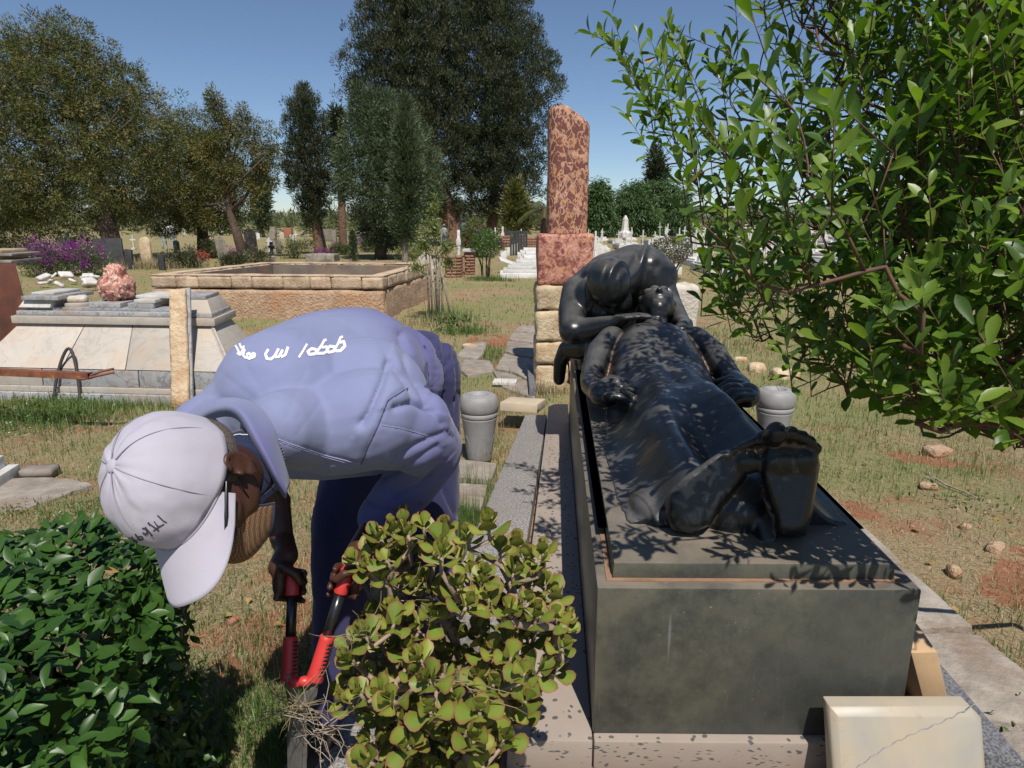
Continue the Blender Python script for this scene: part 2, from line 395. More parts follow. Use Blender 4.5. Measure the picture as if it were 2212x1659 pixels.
blk = t.ramp(vv.outputs[0], [(.05, 0.), (.10, 1.)]); sel = t.ramp(t.noise(9, 6, .7), [(.38, 0.), (.46, 1.)])
c = t.mix(t.math('MULTIPLY', blk, sel), c, t.mix(t.noise(20, 4), (.20, .062, .045), (.10, .04, .035)))
t.set('Base Color', c); t.set('Roughness', .75); t.set('Normal', t.bump(t.mix(.5, t.noise(70, 5, .7), vv.outputs[0]), .5, .01)); M['porphyry'] = t.m
t = NT('porphyry_block'); n = t.noise(9, 8, .7, dist=2); c = t.mix(t.ramp(n, [(.42, 0.), (.50, .55), (.55, 1.)]), (.20, .05, .038), (.52, .25, .18))
c = t.mix(t.ramp(t.noise(4, 6, .6, dist=2.5), [(.55, 0.), (.66, .8)]), c, (.55, .27, .12)); c = t.mix(t.ramp(t.noise(14, 5, .7, dist=1.5), [(.58, 0.), (.64, .6)]), c, (.62, .44, .36))
t.set('Base Color', c); t.set('Roughness', .8); t.set('Normal', t.bump(t.noise(45, 6, .7), .7, .012)); M['porphyry2'] = t.m
t = NT('red_rock'); n = t.noise(7, 8, .7, dist=2); c = t.mix(t.ramp(n, [(.36, 0.), (.6, 1.)]), (.20, .055, .04), (.48, .21, .155))
c = t.mix(t.ramp(t.math('ABSOLUTE', t.math('SUBTRACT', t.noise(6, 6, .6, dist=2), .5)), [(0., 1.), (.035, 0.)]), c, (.75, .55, .45))
t.set('Base Color', c); t.set('Roughness', .7); t.set('Normal', t.bump(t.noise(40, 6, .7), .6, .012)); M['redrock'] = t.m
M['travertine'] = basic('travertine', (.62, .47, .31), (.48, .34, .22), 9, .9, 1., 22, .025, stain=(.46, .25, .11), ssc=4)
M['block'] = basic('cement_block', (.60, .46, .32), (.48, .35, .24), 7, .95, .9, 35, .02, stain=(.30, .20, .14), ssc=3, vary=.18)
M['render'] = basic('rough_render', (.52, .36, .24), (.38, .25, .16), 9, .95, 1., 26, .04, stain=(.46, .24, .13), ssc=2)
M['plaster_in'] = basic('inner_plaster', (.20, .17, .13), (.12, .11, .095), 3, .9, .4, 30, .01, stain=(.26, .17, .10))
M['brick'] = basic('red_brick', (.42, .16, .08), (.30, .12, .07), 20, .9, .6, 60, .01, stain=(.26, .20, .15), ssc=6, vary=.35)
M['mortar'] = basic('mortar', (.28, .23, .18), (.2, .17, .14), 10, .95, .5, 60, .01)
M['rust'] = basic('rusty_sheet', (.115, .032, .016), (.065, .024, .015), 5, .75, .2, 70, .003, stain=(.17, .055, .02), ssc=3)
M['rust2'] = basic('rusty_steel', (.26, .09, .04), (.12, .045, .028), 12, .7, .4, 80, .004, stain=(.55, .27, .04), ssc=5, sfac=(.58, .7), spec=.5)
M['white'] = basic('white_paint', (.74, .73, .70), (.58, .56, .52), 5, .7, .15, 40, .004, stain=(.42, .36, .29), ssc=3, vary=.25)
M['oldstone'] = basic('weathered_headstone', (.34, .30, .24), (.20, .18, .15), 7, .9, .5, 40, .01, stain=(.12, .10, .08), ssc=4, vary=.35)
M['darkstone'] = basic('dark_headstone', (.06, .06, .06), (.035, .035, .035), 7, .6, .2, 40, .004, vary=.3)
M['vase'] = basic('grey_cast_stone', (.29, .285, .285), (.235, .23, .23), 8, .6, .15, 60, .003, stain=(.22, .19, .17), ssc=4)
M['beige'] = basic('beige_block', (.52, .43, .31), (.45, .37, .27), 10, .7, .2, 60, .003)
M['bark'] = basic('bark', (.13, .085, .06), (.065, .045, .035), 8, .95, .9, 14, .05)
M['barkred'] = basic('red_bark', (.20, .11, .07), (.10, .06, .04), 8, .95, .9, 14, .05)
M['twig'] = basic('shrub_twig', (.13, .060, .038), (.08, .045, .032), 20, .8, .3, 80, .003)
M['twig_grey'] = basic('grey_stem', (.26, .22, .18), (.16, .13, .10), 20, .85, .4, 80, .004)
M['stake'] = basic('wooden_stake', (.40, .33, .27), (.26, .21, .17), 15, .85, .4, 60, .004)
M['jadestem'] = basic('jade_stem', (.33, .24, .17), (.22, .16, .11), 20, .8, .6, 60, .006)
M['shadow_bar'] = basic('dark_shadow_bar', (.03, .028, .026), (.05, .04, .035), 20, .7)  # near-black of the bar that stands for a cast shadow
M['bluepost'] = basic('blue_paint', (.25, .36, .45), (.2, .3, .4), 8, .6, .1)
# cloth
FADE_C = at(650, 815, 1.50)-Vector((-.42, 1.85, 0))
def cloth(name, c1, c2, rough=.85, sc=260, fade=None, stain=None):
    t = NT(name); P = t.co; c = t.mix(t.ramp(t.noise(3, 5, .6), [(.35, 0.), (.65, 1.)]), c1, c2)
    if fade:      # years of sun: the back has faded, sleeves, collar and sides keep their dye
        vm = t.n.new('ShaderNodeVectorMath'); vm.operation = 'DISTANCE'; t.l.new(P, vm.inputs[0]); vm.inputs[1].default_value = FADE_C
        c = t.mix(t.ramp(t.math('ADD', vm.outputs['Value'], t.math('MULTIPLY', t.noise(7, 4, .6), .10)), [(.27, 0.), (.47, 1.)]), c, fade[1])
    if stain: c = t.mix(t.ramp(t.noise(9, 6, .7), [(.52, 0.), (.72, .55)]), c, stain)
    w = t.mix(.5, t.wave(sc, .3), t.wave(sc, .3, axis='Z')); t.set('Base Color', c); t.set('Roughness', rough)
    t.b.inputs['Sheen Weight'].default_value = .15; t.b.inputs['Specular IOR Level'].default_value = .25
    t.set('Normal', t.bump(w, .12, .001, t.bump(t.noise(16, 4, .55), .25, .006))); return t.m
M['shirt'] = cloth('blue_twill', (.205, .228, .365), (.175, .195, .335), fade=((-.10, -.62, .0), (.105, .102, .250)))
M['trousers'] = cloth('blue_trousers', (.040, .040, .115), (.026, .027, .08))
M['navy'] = cloth('navy_knit', (.012, .02, .055), (.018, .028, .07), sc=120)
M['seam'] = cloth('seam_thread', (.30, .31, .48), (.25, .26, .43))
M['capcloth'] = cloth('lilac_white_cotton', (.42, .395, .455), (.385, .362, .42), sc=200, stain=(.33, .29, .30))
M['capseam'] = cloth('cap_seam', (.30, .28, .34), (.27, .25, .30))
M['print_w'] = basic('white_print', (.75, .74, .76), (.7, .69, .72), 30, .7, .1)
M['print_k'] = basic('black_embroidery', (.03, .03, .045), (.05, .05, .07), 60, .8, .3, 200, .001)
M['thread_w'] = basic('white_thread', (.6, .62, .66), (.5, .5, .55), 40, .8)
t = NT('skin'); c = t.mix(t.noise(14, 4), (.070, .026, .015), (.048, .018, .011)); t.set('Base Color', c); t.set('Roughness', .46)
t.b.inputs['Subsurface Weight'].default_value = .06; t.b.inputs['Subsurface Radius'].default_value = (.01, .004, .002)
t.set('Normal', t.bump(t.noise(160, 4, .6), .15, .001)); M['skin'] = t.m
t = NT('woven_brown'); k = t.vor(240, rnd_=.15); c = t.mix(t.ramp(k, [(.2, 0.), (.6, 1.)]), (.30, .17, .085), (.09, .045, .022)); t.set('Base Color', c); t.set('Roughness', .9)
t.set('Normal', t.bump(k, -.9, .004)); M['mask'] = t.m
M['black'] = basic('black_plastic', (.008, .008, .009), (.012, .012, .013), 20, .25, .05, spec=.6)
M['shoe'] = basic('brown_leather', (.05, .03, .02), (.03, .02, .015), 20, .6, .3)
M['redgrip'] = basic('red_rubber', (.58, .045, .04), (.50, .04, .036), 8, .38, .06, 90, .001, stain=(.55, .10, .08))
M['blackpaint'] = basic('black_enamel', (.012, .012, .014), (.02, .02, .02), 14, .25, .05, spec=.7)
M['steel'] = basic('worn_steel', (.20, .19, .18), (.10, .09, .085), 14, .42, .25, 90, .002, metal=.6, stain=(.16, .11, .07), ssc=8)
# foliage
M['leaf_shrub'] = leafmat('shrub_leaf', [(.050, .105, .016), (.085, .155, .020), (.13, .21, .028), (.19, .27, .045)], .38, .34, .42)
M['leaf_hedge'] = leafmat('hedge_leaf', [(.020, .058, .010), (.034, .085, .012), (.055, .125, .018)], .40, .15, .4)
M['leaf_jade'] = leafmat('jade_leaf', [(.135, .195, .028), (.185, .245, .036), (.255, .29, .045)], .50, .10, .4, tcol=(1.2, 1.3, .4), edge=(.27, .085, .05))
M['leaf_old'] = leafmat('yellowing_leaf', [(.35, .20, .06), (.42, .30, .10)], .5, .2)
M['grass'] = leafmat('green_grass', [(.060, .115, .025), (.11, .18, .045), (.20, .25, .08)], .55, .3)
M['straw'] = leafmat('dry_grass', [(.22, .175, .095), (.35, .285, .16), (.47, .39, .24)], .7, .2, tcol=(1.2, 1.1, .8))
M['juniper'] = leafmat('juniper_foliage', [(.040, .055, .014), (.090, .105, .022), (.15, .15, .035), (.22, .15, .045)], .6, .15)
M['cypress'] = leafmat('cypress_foliage', [(.014, .026, .009), (.028, .045, .015), (.050, .064, .024), (.085, .080, .034)], .6, .1)
M['juniper2'] = leafmat('grey_green_foliage', [(.045, .070, .032), (.075, .105, .048), (.11, .135, .065)], .6, .12)
M['pepper'] = leafmat('weeping_foliage', [(.040, .085, .026), (.065, .12, .034), (.09, .15, .045)], .55, .2)
M['olive'] = leafmat('sapling_leaf', [(.12, .15, .045), (.17, .20, .06), (.22, .24, .085)], .4, .3)
M['topi'] = leafmat('clipped_leaf', [(.035, .075, .016), (.06, .12, .022), (.09, .16, .03)], .35, .15)
M['topi2'] = leafmat('dull_clipped_leaf', [(.05, .06, .028), (.075, .085, .035), (.10, .095, .045)], .5, .1)
M['bush'] = leafmat('scrub_foliage', [(.055, .075, .025), (.085, .105, .035), (.13, .14, .055)], .6, .15)
M['bougain'] = leafmat('magenta_bracts', [(.20, .02, .20), (.32, .035, .34), (.42, .06, .40)], .6, .3, tcol=(1.3, .8, 1.3))
M['palm'] = leafmat('palm_frond', [(.07, .09, .03), (.12, .12, .05), (.18, .15, .07)], .5, .1)
# ---------------------------------------------------------------- tomb frame: a across, b along, z up
TO = Vector((.234, 1.657, 0)); TA = Vector((1, -.012, 0)); TB = Vector((math.sin(R(3.5)), math.cos(R(3.5)), 0))
def T(a, b, z=0.): return TO+TA*a+TB*b+Vector((0, 0, z))
def Tinv(P):
    P = np.asarray(P, float); x = P[..., 0]-TO.x; y = P[..., 1]-TO.y
    det = TA.x*TB.y-TA.y*TB.x
    return (x*TB.y-y*TB.x)/det, (y*TA.x-x*TA.y)/det
def gheight(XY):
    XY = np.asarray(XY, float); d = np.hypot(XY[:, 0], XY[:, 1])
    h = (fbm(XY, .9, 3, 3)-.5)*.07+(fbm(XY, 7., 9, 2)-.5)*.022-.006
    h = h+np.clip((d-14)/60, 0, 1)*(fbm(XY, .05, 21, 3)-.45)*1.2
    a, b = Tinv(XY); near = np.clip(1-np.maximum(np.abs(a-.55)-.9, np.abs(b-1.6)-2.2)/.5, 0, 1)
    return h*(1-near)-.02*near
nr, na = 230, 420
rad = .25*(2600/.25)**(np.linspace(0, 1, nr)**.92); ang = np.concatenate([np.linspace(-R(60), R(60), 330), np.linspace(R(60), R(300), na-330+1)[1:-1]])
na = len(ang); RR, AA = np.meshgrid(rad, ang, indexing='ij')
XY = np.c_[(RR*np.sin(AA)).ravel(), (RR*np.cos(AA)).ravel()]
V = np.c_[XY, gheight(XY)]; V = np.r_[V, [[0, 0, 0]]]
i, j = np.meshgrid(np.arange(nr-1), np.arange(na), indexing='ij'); j2 = (j+1) % na
Q = np.stack([i*na+j, i*na+j2, (i+1)*na+j2, (i+1)*na+j], -1).reshape(-1, 4)
c = np.arange(na); tri = np.stack([np.full(na, nr*na), (c+1) % na, c], -1)
me = mesh_np('ground', V, [Q[:, ::-1], tri], M['ground'], True)
gnd = tag(link('ground', me), kind='structure')
gnd['label'] = 'reddish soil and dry grass ground of the cemetery'
# low hills on the horizon
hv = []; hf = []; n = 90
for k in range(n+1):
    x = -420+840*k/n; h = 9.+5*math.sin(k*.21)+3*math.sin(k*.53+1)
    hv += [(x, 520, -1), (x, 520+10, h*.7), (x, 560, h), (x, 640, -1)]
for k in range(n):
    for q in range(3): hf.append((k*4+q, k*4+4+q, k*4+5+q, k*4+1+q))
me = mesh_np('hills', np.array(hv), np.array(hf)[:, ::-1], basic('hill_scrub', (.10, .12, .10), (.14, .14, .11), .05, .95, 0), True)
tag(link('hills', me), 'low scrubby hills along the horizon', kind='structure')
# ---------------------------------------------------------------- tomb plinth, kerbs
def hx(g, a0, a1, b0, b1, z0, z1, da=0, sk=0):
    return g.hexa([T(a0, b0, z0), T(a1, b0, z0), T(a1-da, b1, z0), T(a0+da, b1, z0)], [T(a0, b0, z1), T(a1, b0, z1), T(a1-da, b1, z1), T(a0+da, b1, z1)])
tomb = thing('tomb', 'dark stone tomb chest carrying the two black figures, standing on terrazzo slabs', 'tomb', T(.44, 1.5, 0))
hx(Geo(), 0, .885, 0, 3.15, .150, .62).obj('chest', M['slab'], tomb, bevel=.006)
g = Geo(); g.hexa([T(.045, .05, .6195), T(.835, .05, .6195), T(.835, 3.08, .6195), T(.06, 3.08, .6195)], [T(.048, .052, .668), T(.832, .052, .668), T(.832, 3.07, .668), T(.062, 3.07, .668)])
g.obj('top_slab', M['slab'], tomb, bevel=.006)
# joint of rusty dust round the top slab
g = Geo(); hx(g, .028, .852, .034, .0495, .619, .6235); hx(g, .028, .0445, .05, 3.09, .619, .6235); hx(g, .8355, .852, .05, 3.09, .619, .6235)
g.obj('mortar_fillet', M['ochre'], tomb)
g = Geo(); g.hexa([T(-.25, -.035, .052), T(.0, -.035, .052), T(.0, 3.62, .052), T(-.155, 3.62, .052)], [T(-.245, -.03, .149), T(.0, -.03, .149), T(.0, 3.62, .149), T(-.155, 3.62, .149)])
g.obj('terrazzo_slab', M['terrazzo'], tomb, bevel=.01)
g = Geo(); hx(g, .003, .94, -.03, 3.4, .052, .148); g.obj('terrazzo_slab', M['terrazzo'], tomb, bevel=.008)
g = Geo(); hx(g, -.27, 1.2, -.10, 3.3, -.05, .049); g.obj('foundation_step', M['ochre'], tomb, bevel=.01)
g = Geo(); g.hexa([T(-.55, -.42+1.0, -.03), T(-.262, -.42+1.0, -.03), T(-.16, 3.35, -.03), T(-.335, 3.35, -.03)], [T(-.55, .6, .135), T(-.262, .6, .135), T(-.168, 3.35, .135), T(-.335, 3.35, .135)])
k1 = g.obj('kerb_slab', M['granite'], None, bevel=.006); tag(k1, 'long grey granite kerb slab left of the pinkish terrazzo, behind the succulent', 'kerb')
g = Geo(); g.hexa([T(.955, .02, -.03), T(1.215, -.10, -.03), T(1.22, 3.1, -.03), T(.955, 3.1, -.03)], [T(.955, .04, .128), T(1.21, -.08, .128), T(1.215, 3.1, .128), T(.955, 3.1, .128)])
k2 = g.obj('kerb_slab', M['granite_dark'], None, bevel=.008); tag(k2, 'dark grey granite kerb along the right side of the tomb', 'kerb')
# paving stones on the right and on the left
def pave(poly, z0, z1, mat, parent, seed=0, name='paving_stone'):
    c = sum((Vector(p) for p in poly), Vector())/len(poly); c.z = 0; r2 = random.Random(seed)
    P = []
    for i, p in enumerate(poly):
        q = Vector(poly[(i+1) % len(poly)]); p = Vector(p)
        for k in range(4):
            s = p.lerp(q, k/4); P.append((s-c)*(1+r2.uniform(-.03, .01) if k else .97)+c)
    g = Geo(); g.hexa([(p.x, p.y, z0) for p in P], [((p.x-c.x)*.985+c.x, (p.y-c.y)*.985+c.y, z1+r2.uniform(-.004, .004)) for p in P])
    return g.obj(name, mat, parent, bevel=.006)
pr = thing('path', None, None, (1.6, 2.4, 0)); pr['kind'] = 'structure'; pr['label'] = 'worn strip of pale paving stones right of the tomb'
bb = [-.42, .12, .62, 1.12, 1.65, 2.25, 2.9]; ao = [1.78, 1.55, 1.50, 1.48, 1.47, 1.46, 1.46]
for k in range(6):
    pave([T(1.235, bb[k]+.012), T(ao[k], bb[k]+.012), T(ao[k+1], bb[k+1]-.012), T(1.235, bb[k+1]-.012)], -.03, .085, M['paving'], pr, k)
pl = thing('path', None, None, (0, 6, 0)); pl['kind'] = 'structure'; pl['label'] = 'irregular flagstone path in the grass left of the red stone stele'
def gq(*uv): return [gp(u, v, .03) for u, v in uv]
fl = [gq((1063, 800), (1105, 806), (1153, 830), (1158, 862), (1085, 835)), gq((1090, 762), (1154, 775), (1156, 826), (1108, 803), (1068, 796)), gq((1096, 735), (1155, 742), (1155, 772), (1092, 759)),
      gq((1108, 717), (1156, 720), (1156, 739), (1098, 733)), gq((1122, 703), (1157, 703), (1157, 717), (1110, 715)),
      gq((985, 768), (1012, 740), (1052, 736), (1048, 762), (1030, 775)), gq((990, 795), (1005, 775), (1060, 778), (1070, 800), (1010, 812)), gq((990, 990), (1075, 1000), (1062, 1035), (990, 1030)), gq((985, 1042), (1055, 1046), (1040, 1100), (985, 1095))]
for k, p in enumerate(fl): pave(p, -.06, .028, M['paving'], pl, 30+k, 'flagstone')
t3 = tag(pave([gp(u, v, .02) for u, v in ((-60, 1110), (60, 1098), (160, 1062), (205, 1047), (150, 1032), (60, 1030), (-60, 1040))], -.05, .022, M['paving'], None, 55, 'stone_slab'), 'flat brown stone slab on the ground beside the marble steps at left', 'slab')
# white tile and beige blocks
def blk(name, cu, w, d, h, rz, mat, label, cat, z=0., bev=.006, tilt=(0, 0)):
    g = Geo(); c = gp(*cu, z); g.box((c.x, c.y, z+h/2), (w, d, h), (tilt[0], tilt[1], rz)); return tag(g.obj(name, mat, None, bevel=bev), label, cat)
blk('stone_tile', (1091, 828), .23, .17, .03, R(-6), M['marble_white'], 'small white marble tile lying on the flagstones', 'tile', .03, .003)
g = Geo(); c = T(-.36, 3.55, .145); g.box((c.x, c.y, .16), (.30, .34, .07), (R(-7), 0, R(-14))); tag(g.obj('stone_block', M['beige'], None, bevel=.008), 'beige stone block tilted at the end of the granite kerb', 'block')
# cream marble slabs at the right corner
cs = thing('marble_slab', 'cream marble slab with a diagonal grey crack leaning on the front of the dark tomb', 'slab', (.95, 1.5, 0))
x0, x1 = .862, 1.272; b_, tp = .0, .318; yb, yt = 1.43, 1.55
def slabpt(x, z, off): return Vector((x, yb+(yt-yb)*z/tp+off, z))
g = Geo(); ch = .017
outer = [(x0, b_), (x1, b_), (x1, tp-.028), (x1-.028, tp), (x0, tp)]; inner = [(x0+ch, b_), (x1-ch, b_), (x1-ch, tp-.038), (x1-.036, tp-ch), (x0+ch, tp-ch)]
n = 5; vs = [slabpt(x, z, .055) for x, z in outer]+[slabpt(x, z, .014) for x, z in outer]+[slabpt(x, z, 0) for x, z in inner]
fs = [tuple(range(n))]
for r_ in (0, 1): fs += [(r_*n+i, r_*n+n+i, r_*n+n+(i+1) % n, r_*n+(i+1) % n) for i in range(n)]
fs.append(tuple(2*n+i for i in range(n))[::-1]); g.add(vs, fs)
me_o = g.obj('slab', M['cream'], cs, bevel=.002, seg=1)
g = Geo(); pts = []
for k in range(40):
    s = k/39; x = x0+.02+s*.37; z = .155+s*.19+math.sin(k*1.7)*.0022+.012*math.sin(s*5); pts.append(slabpt(x, z, -.0006))
g.tube(pts, [.0010+.0009*abs(math.sin(k*.9)) for k in range(40)], 5); g.obj('crack', M['vein'], cs)
g = Geo(); g.hexa([T(1.015, .07, .13), T(1.085, .06, .13), T(1.085, .45, .13), T(1.015, .46, .13)], [T(.925, .07, .375), T(.995, .06, .385), T(.99, .33, .43), T(.9, .36, .43)])
tag(g.obj('marble_slab', M['sand_cut'], None, bevel=.005), 'sandy stone slab wedged between the tomb side and the dark granite kerb', 'slab')
g = Geo(); g.hexa([(-.62, 1.62, -.03), (-.40, 1.60, -.03), (-.36, 1.93, -.03), (-.58, 1.96, -.03)], [(-.62, 1.62, .07), (-.40, 1.60, .07), (-.36, 1.93, .07), (-.58, 1.96, .07)])
tag(g.obj('kerb_slab', M['granite'], None, bevel=.008), 'short grey granite block on the ground under the shears', 'kerb')
# vases
def vase(c, label, full=True):
    v = thing('stone_vase', label, 'vase', c, 'matching grey cast stone vases either side of the tomb'); c = Vector(c)
    pr = [(.080, .0), (.082, .02), (.088, .06), (.112, .26), (.121, .305), (.1225, .312)]
    Geo().lathe(c, pr, 40).obj('body', M['vase'], v, True, bevel=0)
    Geo().lathe(c+Vector((0, 0, .3135)), [(.118, 0), (.1235, .004), (.1245, .03), (.120, .034)], 40).obj('ring', M['vase'], v, True)
    pr = [(.119, .0), (.127, .012), (.131, .045), (.127, .085), (.110, .112), (.102, .117), (.100, .112), (.097, .112), (.095, .120), (.070, .122), (.062, .118), (.058, .100), (.02, .095)]
    Geo().lathe(c+Vector((0, 0, .349)), pr, 40).obj('collar', M['vase'], v, True)
    g = Geo()
    for s in (-1, 0, 1):     # incised arches in low relief
        pts = []
        for k in range(15):
            q = k/14*math.pi; zz = .06+.13*math.sin(q); aa = s*1.25-1.4-.42*math.cos(q); rr = .088+(.112-.088)*(zz-.06)/.2+.0004; pts.append(c+Vector((rr*math.cos(aa), rr*math.sin(aa), zz)))
        g.tube(pts, .0016, 5)
    g.obj('relief', M['vase'], v, True); return v
vase((-.222, 4.36, .0), 'grey stone vase standing in the grass left of the tomb')
v2 = vase((1.83, 4.50, .0), 'grey stone vase in the grass on the right side of the tomb')
c = Vector((1.84, 4.48, .46)); g = Geo(); g.tube([c, c+Vector((-.07, -.02, .10)), c+Vector((-.16, -.03, .18))], [.0022, .0018, .001], 5); tag(g.obj('dry_stalk', M['stake'], None), 'thin dry stalk sticking out of the right stone vase', 'stalk')
# ---------------------------------------------------------------- reclining figure and mourner (black polished stone)
def T3(a, b, z): return T(a, b, z)
RD = Matrix(((TA.x, TB.x, 0), (TA.y, TB.y, 0), (0, 0, 1)))   # tomb axes as a rotation (nearly orthogonal)
def ss(x, e0, e1):
    q = np.clip((x-e0)/(e1-e0), 0, 1); return q*q*(3-2*q)
def interp(x, xs, ys): return np.interp(x, xs, ys)
rec = thing('reclining_statue', 'black statue of a draped figure lying on its back with bare feet towards the viewer', 'statue', T(.44, 1.2, .668))
na_, nb_ = 110, 330
A_, B_ = np.meshgrid(np.linspace(.02, .86, na_), np.linspace(.30, 2.62, nb_), indexing='ij')
# centre line, half width and crest height along the body
bk = [.16, .33, .5, .8, 1.0, 1.2, 1.45, 1.7, 1.9, 2.1, 2.25, 2.38, 2.5, 2.62]
cen = interp(B_, bk, [.47, .46, .45, .445, .44, .44, .44, .445, .45, .45, .455, .46, .47, .47])
hw = interp(B_, bk, [.34, .355, .36, .36, .355, .34, .32, .30, .30, .305, .29, .22, .12, .08])
cr = interp(B_, bk, [.05, .16, .18, .20, .235, .235, .225, .235, .285, .335, .345, .33, .26, .2])
x = (A_-cen)/hw
pr_a = np.clip(1-np.abs(x)**2.6, 0, None)**.62; pr_b = np.where(np.abs(x) < 1, .5+.5*np.cos(np.pi*np.clip((np.abs(x)-.30)/.66, 0, 1)), 0)
tent = ss(B_, 1.75, 1.25); prof = pr_a*(1-tent)+pr_b*tent
legs = ss(B_, 1.25, .75)*.85       # two legs under the cloth with a valley between
twin = np.exp(-((np.abs(x)-.50)/.30)**2)
H = cr*prof*(1-.42*legs*(1-twin)*np.exp(-(x/.45)**2))
H = H+.028*legs*np.exp(-((np.abs(x)-.48)/.2)**2)*prof
# belly hollow, navel line, rib arch, breast
H -= .030*np.exp(-((B_-1.55)/.28)**2-(x/.42)**2)
H -= .055*np.exp(-((B_-.60)/.22)**2-((x-.10)/.30)**2)
H -= .009*np.exp(-((A_-cen)/.022)**2)*ss(B_, 1.15, 1.35)*ss(B_, 2.15, 1.95)
H -= .012*np.exp(-((B_-1.42)/.05)**2-(x/.10)**2)
for s in (-1, 1):
    H += .022*np.exp(-((B_-2.10)/.14)**2-((x-.42*s)/.34)**2)
    H += .012*np.exp(-((B_-1.22)/.13)**2-((x-.55*s)/.25)**2)
arch = B_-(1.83+.22*np.abs(x)**1.5*-1+.0); H -= .014*np.exp(-(arch/.035)**2)*ss(np.abs(x), .9, .6)
# folds of the cloth, fanning from hips to the ankles and dragged across the waist
ph = x*5.2+1.3*np.sin(B_*2.2)+.8*np.sin(B_*5.1+x*2)
sn = np.sin(ph); H += .024*(np.sign(sn)*np.abs(sn)**.8)*np.sqrt(np.clip(prof, 0, 1))*ss(B_, 1.95, 1.0)*(.35+.65*ss(B_, .3, .8))*ss(np.abs(x), .12, .5)
H += .009*np.sin(B_*19+x*x*7)*ss(np.abs(x), .35, .8)*ss(B_, 2.1, 1.5)*prof
H += .006*np.sin(B_*27+x*5)*ss(np.abs(x), .2, .7)*ss(B_, 1.6, 1.2)*ss(B_, .4, .7)*prof
for am in (.155, .755): H = H*(1-.80*np.clip(np.exp(-((A_-am)/.10)**2-((B_-1.45)/.19)**2)*1.15, 0, 1))
H = np.where(np.abs(x) < .985, H+.012, -.02)
Z = .664+H
top = np.stack([TO.x+TA.x*A_+TB.x*B_, TO.y+TA.y*A_+TB.y*B_, Z], -1)
bot = top.copy(); bot[..., 2] = .60
nv = na_*nb_; idx = np.arange(nv).reshape(na_, nb_)
q = np.stack([idx[:-1, :-1], idx[1:, :-1], idx[1:, 1:], idx[:-1, 1:]], -1).reshape(-1, 4)
fs = [tuple(f) for f in q]+[tuple(f[::-1]+nv) for f in q]
ring = list(idx[:, 0])+list(idx[-1, 1:])+list(idx[-2::-1, -1])+list(idx[0, -2:0:-1])
for k in range(len(ring)):
    a, b = ring[k], ring[(k+1) % len(ring)]; fs.append((a, a+nv, b+nv, b))
g = Geo(); g.v = [Vector(p) for p in np.r_[top.reshape(-1, 3), bot.reshape(-1, 3)]]; g.f = [tuple(int(z) for z in f) for f in fs]
def limb(g, pts, rad, n=16): g.chain([T3(*p) for p in pts], rad, n)
def tell(g, c, r, rot=(0, 0, 0)): g.ell(T3(*c), r, RD@Euler(rot).to_matrix(), 20, 12)
# neck, shoulders
tell(g, (.46, 2.27, .90), (.27, .12, .085)); limb(g, [(.47, 2.30, .93), (.50, 2.44, 1.00)], [.075, .068])
for s, ax in ((-1, 0), (1, 1)):
    A = lambda a: (.455+(a-.455)) if s < 0 else (.91-a)
    limb(g, [(A(.215), 2.22, .915), (A(.135), 2.10, .86), (A(.085), 1.88, .775)], [.088, .082, .066])
    limb(g, [(A(.085), 1.88, .765), (A(.075), 1.72, .77), (A(.092), 1.56, .77)], [.066, .058, .045])
    limb(g, [(A(.092), 1.56, .775), (A(.110), 1.46, .790)], [.048, .062]); tell(g, (A(.120), 1.44, .785), (.066, .082, .05))
    for f, (bb_, ln, r_) in enumerate([(1.515, .125, .026), (1.455, .150, .0275), (1.395, .145, .026), (1.345, .115, .023)]):
        pts = [(A(.12), bb_, .825-.006*f), (A(.12+ln*.5), bb_-.010, .838-.010*f), (A(.12+ln*.85), bb_-.016, .812-.010*f), (A(.12+ln), bb_-.016, .775)]
        limb(g, pts, [r_*1.0, r_, r_*.92, r_*.75], 10)
    limb(g, [(A(.09), 1.53, .80), (A(.16), 1.585, .835), (A(.225), 1.57, .825)], [.032, .027, .020], 10)
# head tilted back, face turned up, short beard
hc = (.515, 2.52, 1.085)
tell(g, hc, (.105, .125, .112), (R(-20), 0, R(8)))
tell(g, (.512, 2.44, 1.075), (.068, .075, .07), (R(-30), 0, 0)); tell(g, (.508, 2.405, 1.05), (.052, .045, .045))   # jaw, chin
limb(g, [(.513, 2.47, 1.172), (.511, 2.445, 1.19)], [.016, .020], 10); limb(g, [(.511, 2.445, 1.187), (.513, 2.49, 1.180)], [.018, .010], 10)   # nose
for s in (-1, 1):
    tell(g, (.513+.036*s, 2.485, 1.148), (.030, .020, .026)); tell(g, (.513+.034*s, 2.515, 1.172), (.032, .014, .014), (0, 0, .2*s))
    tell(g, (.515+.095*s, 2.50, 1.07), (.014, .034, .026), (.4, 0, 0))
    tell(g, (.512+.022*s, 2.413, 1.125), (.024, .012, .012))
tell(g, (.512, 2.425, 1.12), (.032, .010, .014))
for k in range(11):     # waves of hair
    a = k/11*2*math.pi; tell(g, (.517+.092*math.cos(a), 2.575+.03*math.sin(a*2), 1.09+.085*math.sin(a)), (.034, .04, .030), (a, a, 0))
